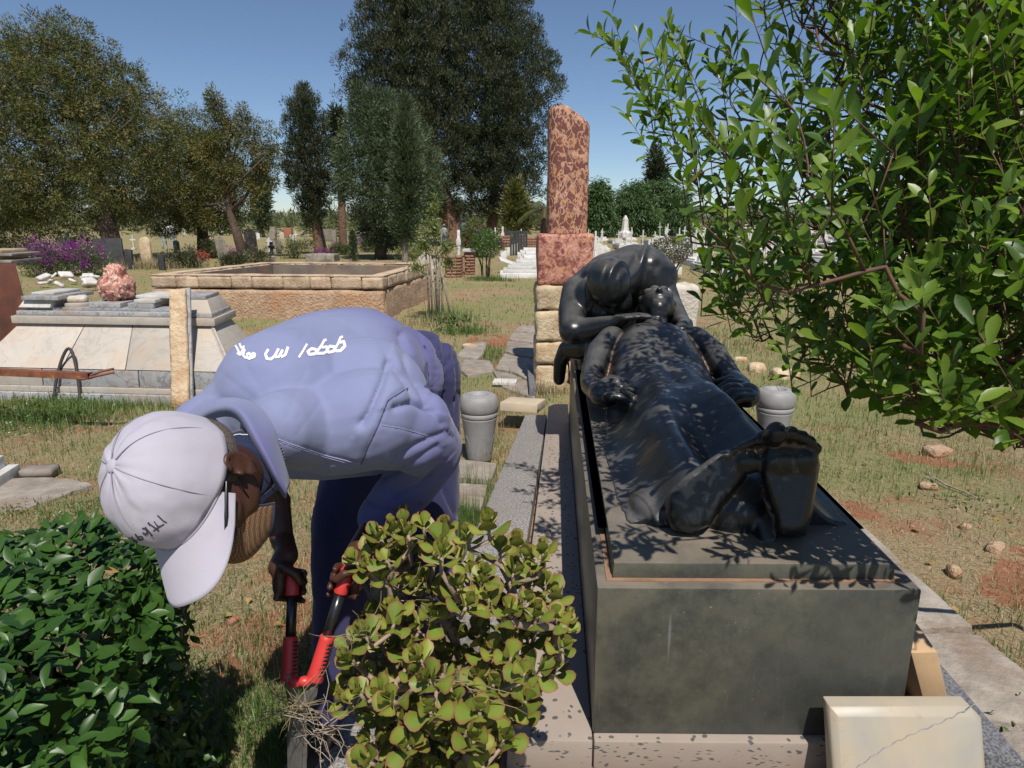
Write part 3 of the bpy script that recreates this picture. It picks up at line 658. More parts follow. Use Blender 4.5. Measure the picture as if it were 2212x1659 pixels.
# feet: broad soles facing the viewer, heels down on the slab
def sole(g, outl, toes, yf, th, heelc):
    c = np.mean(np.array(outl), 0); n = len(outl)
    def lay(sc, y): return [aty(c[0]+(u-c[0])*sc, c[1]+(v-c[1])*(sc*.5+.5 if sc < 1 else sc), y+.035*np.clip((c[1]-v)/110., -1, 1)) for u, v in outl]
    L = [lay(.70, yf), lay(.90, yf+.008), lay(.985, yf+.026), lay(1., yf+.05), lay(.97, yf+th)]
    vs = [p for q in L for p in q]; fs = [tuple(range(n)), tuple(range(4*n+n-1, 4*n-1, -1))]
    for r_ in range(4): fs += [(r_*n+i, r_*n+n+i, r_*n+n+(i+1) % n, r_*n+(i+1) % n) for i in range(n)]
    g.add(vs, fs)
    for u, v, r in toes:
        p = aty(u, v, yf+.030); m = r*p.y/.93/FOC; g.cap(p+Vector((0, .03, -.028)), p, m*.80, m, 12); g.ell(p+Vector((0, -.004, m*.15)), (m*.98, m*.95, m*1.12))
sole(g, [(1437, 1112), (1450, 1146), (1493, 1155), (1530, 1137), (1563, 1090), (1606, 1040), (1632, 992), (1646, 962), (1612, 962), (1590, 966), (1556, 974), (1514, 1004), (1470, 1034), (1440, 1068)], [(1647, 947, 15), (1623, 956, 10), (1603, 964, 9), (1585, 973, 8.5), (1569, 985, 8)], 1.872, .10, None)
sole(g, [(1679, 1155), (1710, 1163), (1741, 1157), (1754, 1117), (1763, 1060), (1772, 1005), (1766, 968), (1735, 950), (1700, 948), (1662, 952), (1645, 985), (1644, 1030), (1662, 1086), (1676, 1120)], [(1675, 938, 23), (1708, 938, 16), (1732, 945, 14), (1750, 955, 12.5), (1764, 970, 11)], 1.842, .10, None)
for (u0, v0), (u1, v1), y0, y1, r0 in (((1490, 1105), (1450, 1060), 1.97, 2.25, .055), ((1712, 1105), (1690, 1050), 1.94, 2.25, .055)):
    g.chain([aty(u0, v0, y0), aty(u1, v1, y1)], [r0, r0*1.1], 14)
for u, v, y, rx, rz in ((1478, 1118, 1.90, .048, .045), (1712, 1125, 1.87, .046, .05), (1618, 1000, 1.893, .045, .035), (1690, 1000, 1.865, .052, .04), (1738, 1000, 1.868, .042, .045)): g.ell(aty(u, v, y), (rx, .022, rz))
g.chain([aty(1655, 1165, 1.86), aty(1645, 1120, 1.93), aty(1640, 1080, 2.05)], [.030, .042, .055], 12)
tell(g, (.215, .42, .675), (.085, .15, .055)); tell(g, (.46, .38, .70), (.15, .15, .13)); tell(g, (.33, .42, .72), (.10, .16, .10)); tell(g, (.60, .42, .73), (.10, .16, .12))
me = fuse(g, .0072, 3, .5, M['bronze'], 'body'); V = get_np(me)
V[:, 2] = np.maximum(V[:, 2], .655); org = rec.location; set_np(me, V-np.array(org[:])); link('body', me, rec)
# flat draped cloth border lying on the slab
g = Geo(); pts = [(.15, .30), (.10, .55), (.085, 1.0), (.09, 1.30), (.14, 1.36), (.76, 1.36), (.815, 1.2), (.82, .8), (.82, .45), (.80, .32), (.47, .28)]
g.hexa([T(a, b, .667) for a, b in pts[::-1]], [T(.45+(a-.45)*.985, b, .674) for a, b in pts[::-1]]); g.obj('cloth_hem', M['bronze'], rec, bevel=.003)
# ---- mourner
mo = thing('mourning_statue', 'black statue of a kneeling mourner bowed over the head of the lying figure', 'statue', T(.42, 2.9, .62))
g = Geo()
tell(g, (.205, 2.48, 1.235), (.135, .165, .148), (R(38), R(6), R(14)))          # veiled head, crown to the viewer
tell(g, (.225, 2.55, 1.19), (.112, .12, .13), (R(30), 0, R(10)))
tell(g, (.27, 2.52, 1.12), (.09, .11, .10), (0, R(-15), 0)); tell(g, (.42, 2.87, 1.24), (.25, .20, .21)); tell(g, (.52, 2.84, 1.20), (.15, .17, .20)); tell(g, (.20, 2.74, 1.22), (.17, .15, .14))                 # face turned down to the lying head
limb(g, [(.24, 2.58, 1.20), (.32, 2.78, 1.24), (.40, 2.95, 1.22)], [.105, .16, .21], 20)
limb(g, [(.03, 2.74, 1.15), (.22, 2.86, 1.24), (.42, 2.88, 1.30), (.56, 2.84, 1.24)], [.105, .15, .15, .13], 20)  # shoulders
tell(g, (.40, 2.93, 1.22), (.26, .22, .21)); tell(g, (.47, 2.84, 1.31), (.15, .15, .115), (0, R(12), 0))
limb(g, [(.02, 2.72, 1.15), (-.010, 2.58, 1.04), (-.012, 2.42, .94)], [.100, .092, .084])         # left upper arm
limb(g, [(-.005, 2.44, .935), (.10, 2.39, .955), (.21, 2.31, 1.00)], [.086, .076, .054]); tell(g, (.09, 2.62, 1.10), (.10, .13, .15)); tell(g, (.20, 2.60, 1.04), (.14, .12, .13))         # forearm across the chest
tell(g, (.255, 2.285, 1.03), (.075, .05, .030), (0, R(-18), R(-8)))
for f in range(4): limb(g, [(.28, 2.265+.03*f-.04, 1.045), (.37, 2.25+.028*f-.035, 1.058), (.435, 2.245+.026*f-.03, 1.055)], [.020, .018, .014], 10)
limb(g, [(.24, 2.27, 1.045), (.27, 2.235, 1.05), (.31, 2.22, 1.05)], [.022, .020, .014], 10)
limb(g, [(.58, 2.82, 1.20), (.63, 2.70, 1.08), (.665, 2.52, .98)], [.085, .068, .06]); limb(g, [(.665, 2.52, .975), (.67, 2.40, .98), (.64, 2.32, .98)], [.058, .052, .044])  # right arm
tell(g, (.63, 2.30, .975), (.055, .05, .03))
# kneeling lower body behind the tomb end
tell(g, (.42, 3.02, .98), (.27, .23, .26)); tell(g, (.42, 3.05, .80), (.31, .25, .20)); limb(g, [(.20, 2.80, .76), (.20, 3.15, .78)], [.13, .15]); limb(g, [(.62, 2.80, .76), (.62, 3.15, .78)], [.13, .15])
limb(g, [(.10, 2.85, .76), (-.03, 2.98, .72), (-.075, 3.0, .63), (-.082, 3.0, .50)], [.09, .065, .050, .044])
g.box(T(.45, 2.66, .74), (.5, .25, .16), RD)
limb(g, [(.50, 2.60, .90), (.50, 2.66, .98)], [.14, .12])
me = fuse(g, .0085, 14, .6, M['bronze'], 'body')
# veil and cloak folds
V = get_np(me); N = normals_np(me); a, b = Tinv(V); z = V[:, 2]
dl = np.abs((a-.33)-.35*(b-2.7)+.1*np.sin(b*4))
V = V+N*(.010*np.exp(-(dl/.018)**2)*ss(z, 1.15, 1.3)-.006*np.exp(-((dl-.04)/.02)**2)*ss(z, 1.1, 1.3))[:, None]
set_np(me, V-np.array(mo.location[:])); link('body', me, mo)
# ---------------------------------------------------------------- stele with its limestone base
st = thing('stele', 'tall red and orange mottled stone stele on a square block and rough limestone base', 'monument', (.42, 6.6, 0))
SY = 6.38; sx0, sx1 = .235, .76
def sb(name, x0, x1, y0, y1, z0, z1, mat, amp, seed, res=.035, e=.02, rot=None):
    me = rough_box(((x0+x1)/2, (y0+y1)/2, (z0+z1)/2), (x1-x0, y1-y0, z1-z0), rot, amp, res, seed, mat, e, name, org=st.location); return link(name, me, st)
rows = [0, .24, .46, .76, 1.0]
for k in range(4):
    sb('base_stone', sx0, sx0+.31+.02*(k % 2), SY, SY+.5, rows[k]-(.05 if k == 0 else 0)+.004, rows[k+1]-.004, M['lime'], .034, 10+k)
    sb('base_stone', sx0+.335+.02*(k % 2), sx0+.86, SY+.10, SY+.55, rows[k]+.004, rows[k+1]-.004, M['lime'], .034, 20+k)
    sb('base_stone', sx0+.87, sx0+1.19, SY+.14, SY+.55, rows[k]+.004, rows[k+1]-.03, M['lime'], .02, 25+k)
sb('pale_end_block', sx0+1.20, sx0+1.545, SY-.02, SY+.5, .38, 1.0, M['limewhite'], .02, 40, e=.045); sb('base_stone', sx0+1.20, sx0+1.53, SY-.0, SY+.5, -.05, .37, M['lime'], .02, 41)
sb('square_block', sx0+.012, sx0+.53, SY+.03, SY+.50, 1.004, 1.475, M['porphyry2'], .010, 50, .03, .008)
# column: square shaft with rounded corners and slanting broken top
bm = bmesh.new(); cx_, cy_ = .525, SY+.26; nseg = 32; prev = None; nz = 34
for k in range(nz+1):
    ring = []
    for q in range(nseg):
        a = 2*math.pi*q/nseg+math.pi/4; c_, s_ = math.cos(a), math.sin(a); rr = .19/(abs(c_)**5+abs(s_)**5)**(1/5)
        x = rr*c_; y = rr*s_; top = 2.615-.10*((x+.05)/.19 if x > -.05 else 0)-.02*abs((x+.05)/.19)
        z = 1.478+(top-1.478)*k/nz
        jit = (vnoise(np.array([[x*9, y*9, z*9]]), 1, 5)[0]-.5)*.012
        sc_ = 1+jit/.19; 
        if k == nz: sc_ *= .93
        ring.append(bm.verts.new((cx_+x*sc_-st.location.x, cy_+y*sc_-st.location.y, z)))
    if prev: [bm.faces.new((prev[q], prev[(q+1) % nseg], ring[(q+1) % nseg], ring[q])) for q in range(nseg)]
    prev = ring
bm.faces.new(prev); me = bpy.data.meshes.new('column'); bm.to_mesh(me); bm.free(); me.materials.append(M['porphyry'])
me.polygons.foreach_set('use_smooth', np.ones(len(me.polygons), bool)); me.set_sharp_from_angle(angle=R(50)); link('column', me, st)
# low step left of the stele base
g = Geo(); g.box((sx0-.045, SY+.1, .04), (.06, 1.0, .14)); tag(g.obj('kerb_slab', M['granite_dark'], None, bevel=.006), 'thin dark kerb strip against the left side of the limestone base', 'kerb')
# ---------------------------------------------------------------- sarcophagus tomb at left
sa = thing('sarcophagus_tomb', 'weathered pale marble sarcophagus tomb with sloping panels and stepped grey top', 'tomb', (-3.7, 6.6, 0))
def lp(p, q, s): return Vector(p).lerp(Vector(q), s)
BFL, BFR, BBR, BBL = Vector((-5.0, 6.10, .28)), Vector((-2.50, 5.86, .28)), Vector((-2.66, 6.95, .28)), Vector((-4.95, 7.35, .28))
TFL, TFR, TBR, TBL = Vector((-4.74, 6.42, .64)), Vector((-2.80, 6.22, .64)), Vector((-2.86, 6.78, .64)), Vector((-4.70, 6.98, .64))
def up(p, z): return Vector((p.x, p.y, z))
def exp(p, d):  # move outwards in plan
    c = Vector((-3.7, 6.6, 0)); v = Vector((p.x-c.x, p.y-c.y, 0)); return Vector((p.x+d*(1 if v.x > 0 else -1), p.y+d*(1 if v.y > 0 else -1), p.z))
def ringh(g, z0, z1, d0, d1, base):
    g.hexa([up(exp(p, d0), z0) for p in base], [up(exp(p, d1), z1) for p in base])
Bq, Tq = [BFL, BFR, BBR, BBL], [TFL, TFR, TBR, TBL]
g = Geo(); g.hexa([exp(p, -.10) for p in Bq], [exp(p, -.09) for p in Tq]); g.obj('core', M['mortar'], sa)
g = Geo(); ringh(g, -.05, .06, .07, .07, Bq); g.obj('base_course', M['marble_grey'], sa, bevel=.006)
g = Geo(); ringh(g, .063, .115, .03, .03, Bq); g.obj('base_course', M['marble'], sa, bevel=.006)
for k, (s0, s1) in enumerate(((0, .265), (.27, .64), (.645, 1))):
    a0, a1 = lp(BFL, BFR, s0), lp(BFL, BFR, s1); g = Geo(); g.hexa([up(a0, .118)+Vector((0, -.012, 0)), up(a1, .118)+Vector((0, -.012, 0)), up(a1, .118)+Vector((0, .05, 0)), up(a0, .118)+Vector((0, .05, 0))], [up(a0, .272), up(a1, .272), up(a1, .272)+Vector((0, .05, 0)), up(a0, .272)+Vector((0, .05, 0))])
    g.obj('base_panel', M['marble_grey'] if k else M['marble'], sa, bevel=.004)
g = Geo(); a0, a1 = BFR, BBR; g.hexa([up(a0, .118), up(a1, .118), up(a1, .118)-Vector((.05, 0, 0)), up(a0, .118)-Vector((.05, 0, 0))][::1], [up(a0, .272), up(a1, .272), up(a1, .272)-Vector((.05, 0, 0)), up(a0, .272)-Vector((.05, 0, 0))]); g.obj('base_panel', M['marble'], sa, bevel=.004)
for k, (s0, s1) in enumerate(((.0, .345), (.349, .592), (.596, .795), (.799, .985))):
    g = Geo(); o = Vector((0, -.035, .01*k*0)); th = Vector((0, .03, 0))
    b0, b1, t0, t1 = lp(BFL, BFR, s0), lp(BFL, BFR, s1), lp(TFL, TFR, s0), lp(TFL, TFR, s1)
    g.hexa([b0, b1, b1+th, b0+th], [t0, t1, t1+th, t0+th]); g.obj('marble_panel', M['marble'], sa, bevel=.003)
g = Geo(); th = Vector((-.03, .0, 0)); g.hexa([BFR, BBR, BBR+th, BFR+th], [TFR, TBR, TBR+th, TFR+th]); g.obj('end_panel', M['marble'], sa, bevel=.003)
g = Geo(); g.tube([lp(BFR, TFR, 0)+Vector((0, -.002, 0)), lp(BFR, TFR, 1)], [.016, .016], 6); g.obj('corner_strip', M['marble'], sa)
g = Geo(); ringh(g, .645, .715, .045, .045, Tq); g.obj('cornice', M['marble'], sa, bevel=.006)
g = Geo(); ringh(g, .7155, .722, .02, .02, Tq); g.obj('cornice_bed', M['mortar'], sa)
g = Geo(); ringh(g, .722, .760, .010, .010, Tq); g.obj('cornice', M['marble_grey'], sa, bevel=.005)
g = Geo(); ringh(g, .7605, .79, -.05, -.05, Tq); g.obj('top_course', M['marble_grey'], sa, bevel=.005)
def sl(u0, u1, s0=0.1, s1=.9): # quad on top of the tomb: u along, s across
    P = lambda u, s: lp(lp(TFL, TFR, u), lp(TBL, TBR, u), s); return [P(u0, s0), P(u1, s0), P(u1, s1), P(u0, s1)]
# stepped end pieces
q = sl(.80, 1.0, .02, .98); g = Geo(); g.hexa([up(p, .7605) for p in q], [up(lp(p, sum(q, Vector())/4, .28), .875) for p in q]); g.obj('end_cap', M['marble'], sa, bevel=.004)
q = sl(.835, .965, .15, .85); g = Geo(); g.hexa([up(p, .876) for p in q], [up(p, .912) for p in q]); g.obj('cap_slab', M['marble_grey'], sa, bevel=.004)
q = sl(.0, .17, .02, .9); g = Geo(); g.hexa([up(p, .79) for p in q], [up(lp(p, sum(q, Vector())/4, .12)+Vector((.03, 0, 0)), .86) for p in q]); g.obj('end_cap', M['marble_white'], sa, bevel=.004)
# loose pieces on top: things of their own
def loose(name, q, z0, z1, mat, label, cat='slab', bev=.004):
    g = Geo(); g.hexa([up(p, z0) for p in q], [up(p, z1) for p in q]); return tag(g.obj(name, mat, None, bevel=bev), label, cat)
loose('stone_slab', sl(.03, .225, .0, .95), .862, .90, M['marble_grey'], 'grey marble slab on the left end of the sarcophagus')
loose('stone_slab', sl(.04, .16, .2, .9), .902, .925, M['marble_white'], 'small white marble slab on top of the grey slab, left end of the sarcophagus')
rs = loose('stone_slab', sl(.36, .525, .1, 1.0), .792, .835, M['marble_grey'], 'grey marble base slab under the red rock')
loose('stone_slab', sl(.30, .37, .4, 1.1), .792, .815, M['marble_white'], 'thin white marble offcut left of the red rock')
loose('stone_slab', sl(.565, .70, .1, .9), .792, .838, M['marble_grey'], 'grey marble block near the leaning travertine strip')
loose('stone_slab', sl(.60, .71, .1, .6), .840, .872, M['marble_white'], 'small white offcut under the longer white slab on the sarcophagus')
loose('stone_slab', sl(.58, .80, .3, 1.0), .874, .90, M['marble_white'], 'long white marble slab on the offcuts beside the travertine strip')
c = sum(sl(.23, .29), Vector())/4; g = Geo(); g.lathe((c.x, c.y-.1, .791), [(.12, 0), (.12, .03), (.085, .034)], 20); tag(g.obj('stone_disc', M['marble'], None, bevel=.003), 'small round stone disc lying on the sarcophagus', 'stone')
link_me = rough_box((c.x, c.y-.1, .857), (.16, .10, .06), (0, 0, .3), .02, .02, 77, M['limewhite'], .025, 'stone'); tag(link('stone_chip', link_me), 'rough pale stone chip lying on the round disc', 'stone')
# red rock: waisted boulder
rc = sum(sl(.36, .525, .1, 1.), Vector())/4; bm = bmesh.new(); bmesh.ops.create_icosphere(bm, subdivisions=5, radius=1); me = bpy.data.meshes.new('rock'); bm.to_mesh(me); bm.free()
V = get_np(me).astype(float); z = V[:, 2]; r_ = np.interp(z, [-1, -.8, -.45, 0, .25, .4, .62, .8, 1], [.75, .9, 1.0, .95, .82, .66, .62, .66, .5]); 
nn = fbm(V, 2.3, 4, 4)-.5; rid = np.abs(fbm(V+3, 3.1, 8, 3)-.5)
V[:, :2] *= (r_/np.maximum(np.sqrt(1-z*z), .35)*np.sqrt(np.clip(1-z**8, 0, 1))*(.62+.38*np.sqrt(1-z*z)))[:, None]
V = V*np.array([.172, .165, .185])*(1+.40*nn-.5*rid+.05)[:, None]; V[:, 2] = np.maximum(V[:, 2], -.165)
set_np(me, V); me.polygons.foreach_set('use_smooth', np.ones(len(me.polygons), bool)); me.materials.append(M['redrock'])
tag(link('red_rock', me, None, Vector((rc.x, rc.y, .836+.165))), 'lumpy dark red and pink veined rock standing on top of the sarcophagus', 'rock')
# leaning travertine strip
tv = thing('travertine_slab', 'tall narrow travertine slab with a rough face leaning on the sarcophagus front', 'slab', (-3.05, 5.8, 0))
p0, p1 = gp(380, 872, .0), aty(386, 628, 6.12); p0 = Vector((-2.93, 5.72, -.02)); p1 = Vector((-3.02, 6.1, 1.0))
up_ = (p1-p0).normalized(); rt = Vector((1, -.1, 0)); rt = (rt-up_*rt.dot(up_)).normalized(); fw = up_.cross(rt)
rm = Matrix((rt, fw, up_)).transposed(); L_ = (p1-p0).length
me = rough_box((p0+p1)/2, (.155, .04, L_), rm, .014, .022, 91, M['travertine'], .008, 'rough_face', 10, tv.location); link('rough_face', me, tv)
g = Geo(); g.box((p0+p1)/2+fw*.030+rt*.012, (.175, .022, L_+.01), rm); g.obj('backing_slab', M['marble_grey'], tv, bevel=.003)
# dark bent bar added in place of the arched shadow on the panel
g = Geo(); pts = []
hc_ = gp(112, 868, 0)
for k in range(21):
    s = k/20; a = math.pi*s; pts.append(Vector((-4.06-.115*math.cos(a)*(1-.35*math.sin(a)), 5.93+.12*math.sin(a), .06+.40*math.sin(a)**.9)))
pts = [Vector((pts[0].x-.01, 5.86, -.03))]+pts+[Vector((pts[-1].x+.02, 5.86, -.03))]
tag(g.tube(pts, [.014]*len(pts), 8).obj('bent_shadow_bar', M['shadow_bar'], None, True), 'dark bent bar standing in for an arched shadow on the sarcophagus front', 'shadow_bar')
# rusty tube on a stand
rt_ = thing('steel_beam', 'rusty square steel tube with two welded rods at its end, sticking in from the left edge', 'beam', (-4.6, 5.2, .44))
e0, e1 = Vector((-5.6, 5.35, .462)), at(195, 812, 5.05)
dd = (e1-e0).normalized(); side = Vector((0, 0, 1)).cross(dd).normalized(); upv = dd.cross(side)
g = Geo(); w, h = .055, .052
for o, (ww, hh) in ((upv*(h/2-.004), (w, .006)), (-upv*(h/2-.004), (w, .006)), (side*(w/2-.003), (.006, h-.014)), (-side*(w/2-.003), (.006, h-.014))):
    g.box((e0+e1)/2+o, ((e1-e0).length, ww, hh), Matrix((dd, side, upv)).transposed())
g.obj('tube', M['rust2'], rt_)
for k, o in enumerate((-.012, .016)):
    s0 = e1-dd*.09-upv*.012-side*.034+upv*o*.3; g = Geo(); g.tube([s0, s0+dd*.05+upv*(-.004)+side*.02*k, e1+dd*.06+upv*(.012+o)+side*.05, e1+dd*.125+upv*(.022+o)+side*.10], [.010, .010, .010, .009], 8); g.obj('rod', M['rust2'], rt_, True)
sd_ = thing('steel_stand', 'rusty yellow painted steel stand carrying the square tube at the left edge', 'stand', (-4.9, 5.15, 0))
Geo().box((-4.45, 5.22, .385), (.42, .09, .07)).obj('top_bar', M['rust2'], sd_, bevel=.006)
for s in (-1, 1):
    g = Geo(); g.tube([Vector((-4.33+.0*s, 5.22+.02*s, .36)), Vector((-4.30, 5.22+.17*s, -.02))], .028, 4); g.obj('leg', M['rust2'], sd_)
g = Geo(); g.box((-4.36, 5.22, .27), (.05, .16, .16), (0, 0, 0)); g.obj('gusset', M['rust2'], sd_, bevel=.004)
# rusty sheet box with stones on top
rb = thing('rusty_container', 'rusty brown steel container at the left edge behind the sarcophagus', 'container', (-6.4, 8.3, 0))
g = Geo(); g.hexa([(-7.4, 7.9, 0), (-5.66, 7.9, 0), (-6.62, 9.2, 0), (-7.4, 9.2, 0)], [(-7.4, 8.0, 1.10), (-5.84, 8.0, 1.10), (-6.66, 9.1, 1.10), (-7.4, 9.1, 1.10)]); g.obj('shell', M['rust'], rb, bevel=.01)
for k, (w, z0, h, ox, rz) in enumerate(((1.3, 1.102, .035, .04, .05), (1.1, 1.139, .04, -.02, -.12), (1.15, 1.181, .03, .10, .1), (1.05, 1.213, .04, .0, -.05), (.6, 1.16, .09, .55, .2))):
    g = Geo(); g.box((-6.72+ox, 8.45, z0+h/2), (w, .6, h), (0, 0, rz)); 
    if k == 4: g = Geo(); g.box((-6.62, 8.75, 1.145), (.32, .30, .085), (0, 0, .3))
    tag(g.obj('stone_slab', M['lime'] if k % 2 else M['concrete'], None, bevel=.008), ['lowest pale stone slab stacked on the rusty container', 'orange-stained stone slab second from the bottom on the rusty container', 'third stone slab up in the stack on the rusty container', 'topmost broad pale slab of the stack on the rusty container', 'short grey block beside the slab stack on the rusty container'][k], 'slab')
# marble steps at the left edge
ms = thing('marble_steps', 'corner of a stepped white marble tomb at the left edge of the photo', 'tomb', (-2.9, 3.4, 0))
q0 = gp(46, 1022, .02); dirx = (gp(46, 1022, .02)-gp(0, 1052, .02)); 
q1 = gp(0, 1052, .02); dv = (q0-q1).normalized(); nv_ = Vector((-dv.y, dv.x, 0))
for k, (off, z0, z1, L0) in enumerate(((0, -.02, .085, 0), (.06, .0855, .16, .035), (.14, .1605, .23, .13))):
    e = q0-dv*L0+nv_*off; g = Geo(); a = e; b = e-dv*1.6; g.hexa([up(b, z0), up(a, z0), up(a+nv_*.6, z0), up(b+nv_*.6, z0)], [up(b, z1), up(a, z1), up(a+nv_*.6, z1), up(b+nv_*.6, z1)]); g.obj('step', M['marble_white'], ms, bevel=.008)
me = rough_box(gp(86, 1018, .03), (.19, .12, .06), (0, 0, .1), .008, .03, 3, M['concrete'], .01, 'stone'); tag(link('stone_block', me), 'small broken concrete block beside the marble steps at left', 'block')
# ---------------------------------------------------------------- big masonry enclosure
tk = thing('masonry_enclosure', 'low square masonry enclosure of cement blocks on rough rendered stone, open on top', 'enclosure', (-4, 12.6, 0))
OFL, OFR, OBR, OBL = Vector((-6.02, 11.25, 0)), Vector((-2.10, 10.95, 0)), Vector((-1.72, 14.4, 0)), Vector((-5.35, 14.7, 0))
TH = .24
def wallseg(p, q, inward, blocks, seed, z=.72, vis=True):
    d = (q-p); L = d.length; d = d.normalized(); a = math.atan2(d.y, d.x)
    me = rough_box((p+q)/2+inward*TH/2+Vector((0, 0, .21)), (L, TH, .56), (0, 0, a), .03, .07, seed, M['render'], .02, 'rendered_base', 4, tk.location); link('rendered_base', me, tk)
    n = blocks
    r0 = random.Random(seed*7); ws = [r0.uniform(.6, 1.25) for _ in range(n)]; sw = sum(ws); ws = [q_*L/sw for q_ in ws]
    for k in range(n):
        r3 = random.Random(seed*50+k); w = ws[k]; c = p+d*(sum(ws[:k])+w*.5)+inward*(TH/2)+Vector((0, 0, z-.115))
        me = rough_box(c, (w-.012, TH+r3.uniform(-.015, .015), .20+r3.uniform(-.012, .006)), (0, 0, a+r3.uniform(-.015, .015)), .014, .05, seed+k, M['block'], .012, 'cement_block', 8, tk.location); link('cement_block', me, tk)
wallseg(OFL, OFR, Vector((.05, 1, 0)), 9, 1); wallseg(OFR, OBR, Vector((-1, .1, 0)), 7, 2); wallseg(OFL+Vector((0, TH, 0)), OBL, Vector((1, -.2, 0)), 7, 3); wallseg(OBL, OBR, Vector((-.05, -1, 0)), 8, 4)
me = rough_box(Vector((-3.85, 12.9, .7)), (.1, .1, .02), None, .0, .05, 5, M['block'], .002); bpy.data.meshes.remove(me)
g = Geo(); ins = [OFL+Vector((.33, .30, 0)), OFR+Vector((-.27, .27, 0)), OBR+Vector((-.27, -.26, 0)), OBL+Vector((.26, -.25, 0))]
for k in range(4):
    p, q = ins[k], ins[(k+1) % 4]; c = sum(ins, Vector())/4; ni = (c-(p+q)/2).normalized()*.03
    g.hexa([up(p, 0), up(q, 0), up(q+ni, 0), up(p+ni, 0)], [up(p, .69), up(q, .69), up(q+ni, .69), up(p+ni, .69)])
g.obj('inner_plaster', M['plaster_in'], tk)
g = Geo(); g.hexa([up(lp(p, sum(ins, Vector())/4, .02), .05) for p in ins], [up(lp(p, sum(ins, Vector())/4, .02), .30) for p in ins]); g.obj('dirt_fill', M['soil'], tk)
# cap mortar along the rim
for k, (p, q, iw) in enumerate(((OFL, OFR, Vector((.05, 1, 0))), (OFR, OBR, Vector((-1, .1, 0))), (OFL+Vector((0, TH, 0)), OBL, Vector((1, -.2, 0))), (OBL, OBR, Vector((-.05, -1, 0))))):
    d = (q-p).normalized(); me = rough_box((p+q)/2+iw*TH/2+Vector((0, 0, .716)), ((q-p).length-.01, TH-.01, .030), (0, 0, math.atan2(d.y, d.x)), .020, .06, 60+k, M['block'], .01, 'mortar_cap', 6, tk.location); link('mortar_cap', me, tk)
# ---------------------------------------------------------------- foliage tools
def leaf_tpl(prof, fold=.18, curl=.12, nx=2, thick=0, wob=0):
    """leaf along +y from 0 to 1; prof = half widths at equal steps; returns verts, faces, rim"""
    n = len(prof); V = []; F = []; rim = []
    xs = np.linspace(-1, 1, nx+1)
    for i, w in enumerate(prof):
        y = i/(n-1)
        for x in xs:
            z = fold*w*abs(x)*1.0-curl*y*y+wob*math.sin(y*9+x*2)*w
            V.append((x*w, y, z)); rim.append(max(abs(x) if nx > 1 else 1, y**3))
    k = nx+1
    for i in range(n-1):
        for j in range(nx): F.append((i*k+j, i*k+j+1, (i+1)*k+j+1, (i+1)*k+j))
    V = np.array(V); F = np.array(F)
    if thick:
        m = len(V); inner = np.array([1-abs(x) for _ in prof for x in xs])[:, None]*np.array([0, 0, 1.])
        endf = np.array([math.sin(math.pi*min(max(i/(n-1), .12), .93)) for i in range(n) for _ in xs])[:, None]
        T_ = V+thick*inner**.6*endf; B_ = V-thick*inner**.6*endf*.8
        V = np.r_[T_, B_]; F = np.r_[F, F[:, ::-1]+m]; rim = rim+rim
    return V, F, np.array(rim)
def frames(D, N):
    D = D/np.linalg.norm(D, axis=1, keepdims=True); X = np.cross(D, N); X /= np.maximum(np.linalg.norm(X, axis=1, keepdims=True), 1e-6); Z = np.cross(X, D)
    return X, D, Z
def leaves(parent, name, tpls, P, D, N, S, mat, maxobj=300, var=None, rest='foliage', smooth=True):
    P, D, N, S = map(lambda q: np.asarray(q, float), (P, D, N, S)); n = len(P); X, Y, Z = frames(D, N)
    k = RG.integers(0, len(tpls), n); org = np.array((parent.location if parent.parent is None else parent.location+parent.parent.location)[:])
    var = RG.random(n) if var is None else var
    u, v, t = project(P); vis = (u > -20) & (u < 2232) & (v > -20) & (v < 1679) & (t > .1)
    score = np.where(vis, S/np.maximum(t, .05), -1); order = np.argsort(-score); single = set(order[:maxobj].tolist()) if maxobj else set()
    single = {i for i in single if score[i] > 0}
    meshes = []
    if single:
        for V, F, rim in tpls:
            me = mesh_np(name, V, F, mat, smooth); varattr(me, rim, 'rim'); meshes.append(me)
        for i in sorted(single):
            o = link(name, meshes[k[i]], parent); m = Matrix((X[i]*S[i], Y[i]*S[i], Z[i]*S[i])).transposed().to_4x4(); m.translation = Vector(P[i]-org); o.matrix_basis = m
    VV = []; FF = []; va = []; ri = []; off = 0; keep = np.array([i not in single for i in range(n)])
    for q, (V, F, rim) in enumerate(tpls):
        ii = np.where(keep & (k == q))[0]
        if not len(ii): continue
        W = (V[None, :, 0:1]*X[ii][:, None]+V[None, :, 1:2]*Y[ii][:, None]+V[None, :, 2:3]*Z[ii][:, None])*S[ii][:, None, None]+P[ii][:, None]-org
        m = len(V); VV.append(W.reshape(-1, 3)); FF.append((F[None]+off+np.arange(len(ii))[:, None, None]*m).reshape(-1, F.shape[1])); off += m*len(ii)
        va.append(np.repeat(var[ii], m)); ri.append(np.tile(rim, len(ii)))
    if VV:
        me = mesh_np(rest, np.concatenate(VV), np.concatenate(FF), mat, smooth); varattr(me, np.concatenate(va)); varattr(me, np.concatenate(ri), 'rim')
        o = link(rest, me, parent); o['kind'] = 'stuff'; return o
def rdir(n, up=0.):
    d = RG.normal(size=(n, 3)); d /= np.linalg.norm(d, axis=1, keepdims=True); d[:, 2] += up; return d/np.linalg.norm(d, axis=1, keepdims=True)
KITE = (np.array([(0, 0, 0), (.12, .40, .04), (0, 1, -.05), (-.14, .45, .04)]), np.array([(0, 1, 2, 3)]), np.array([0, 0, 0, 0]))
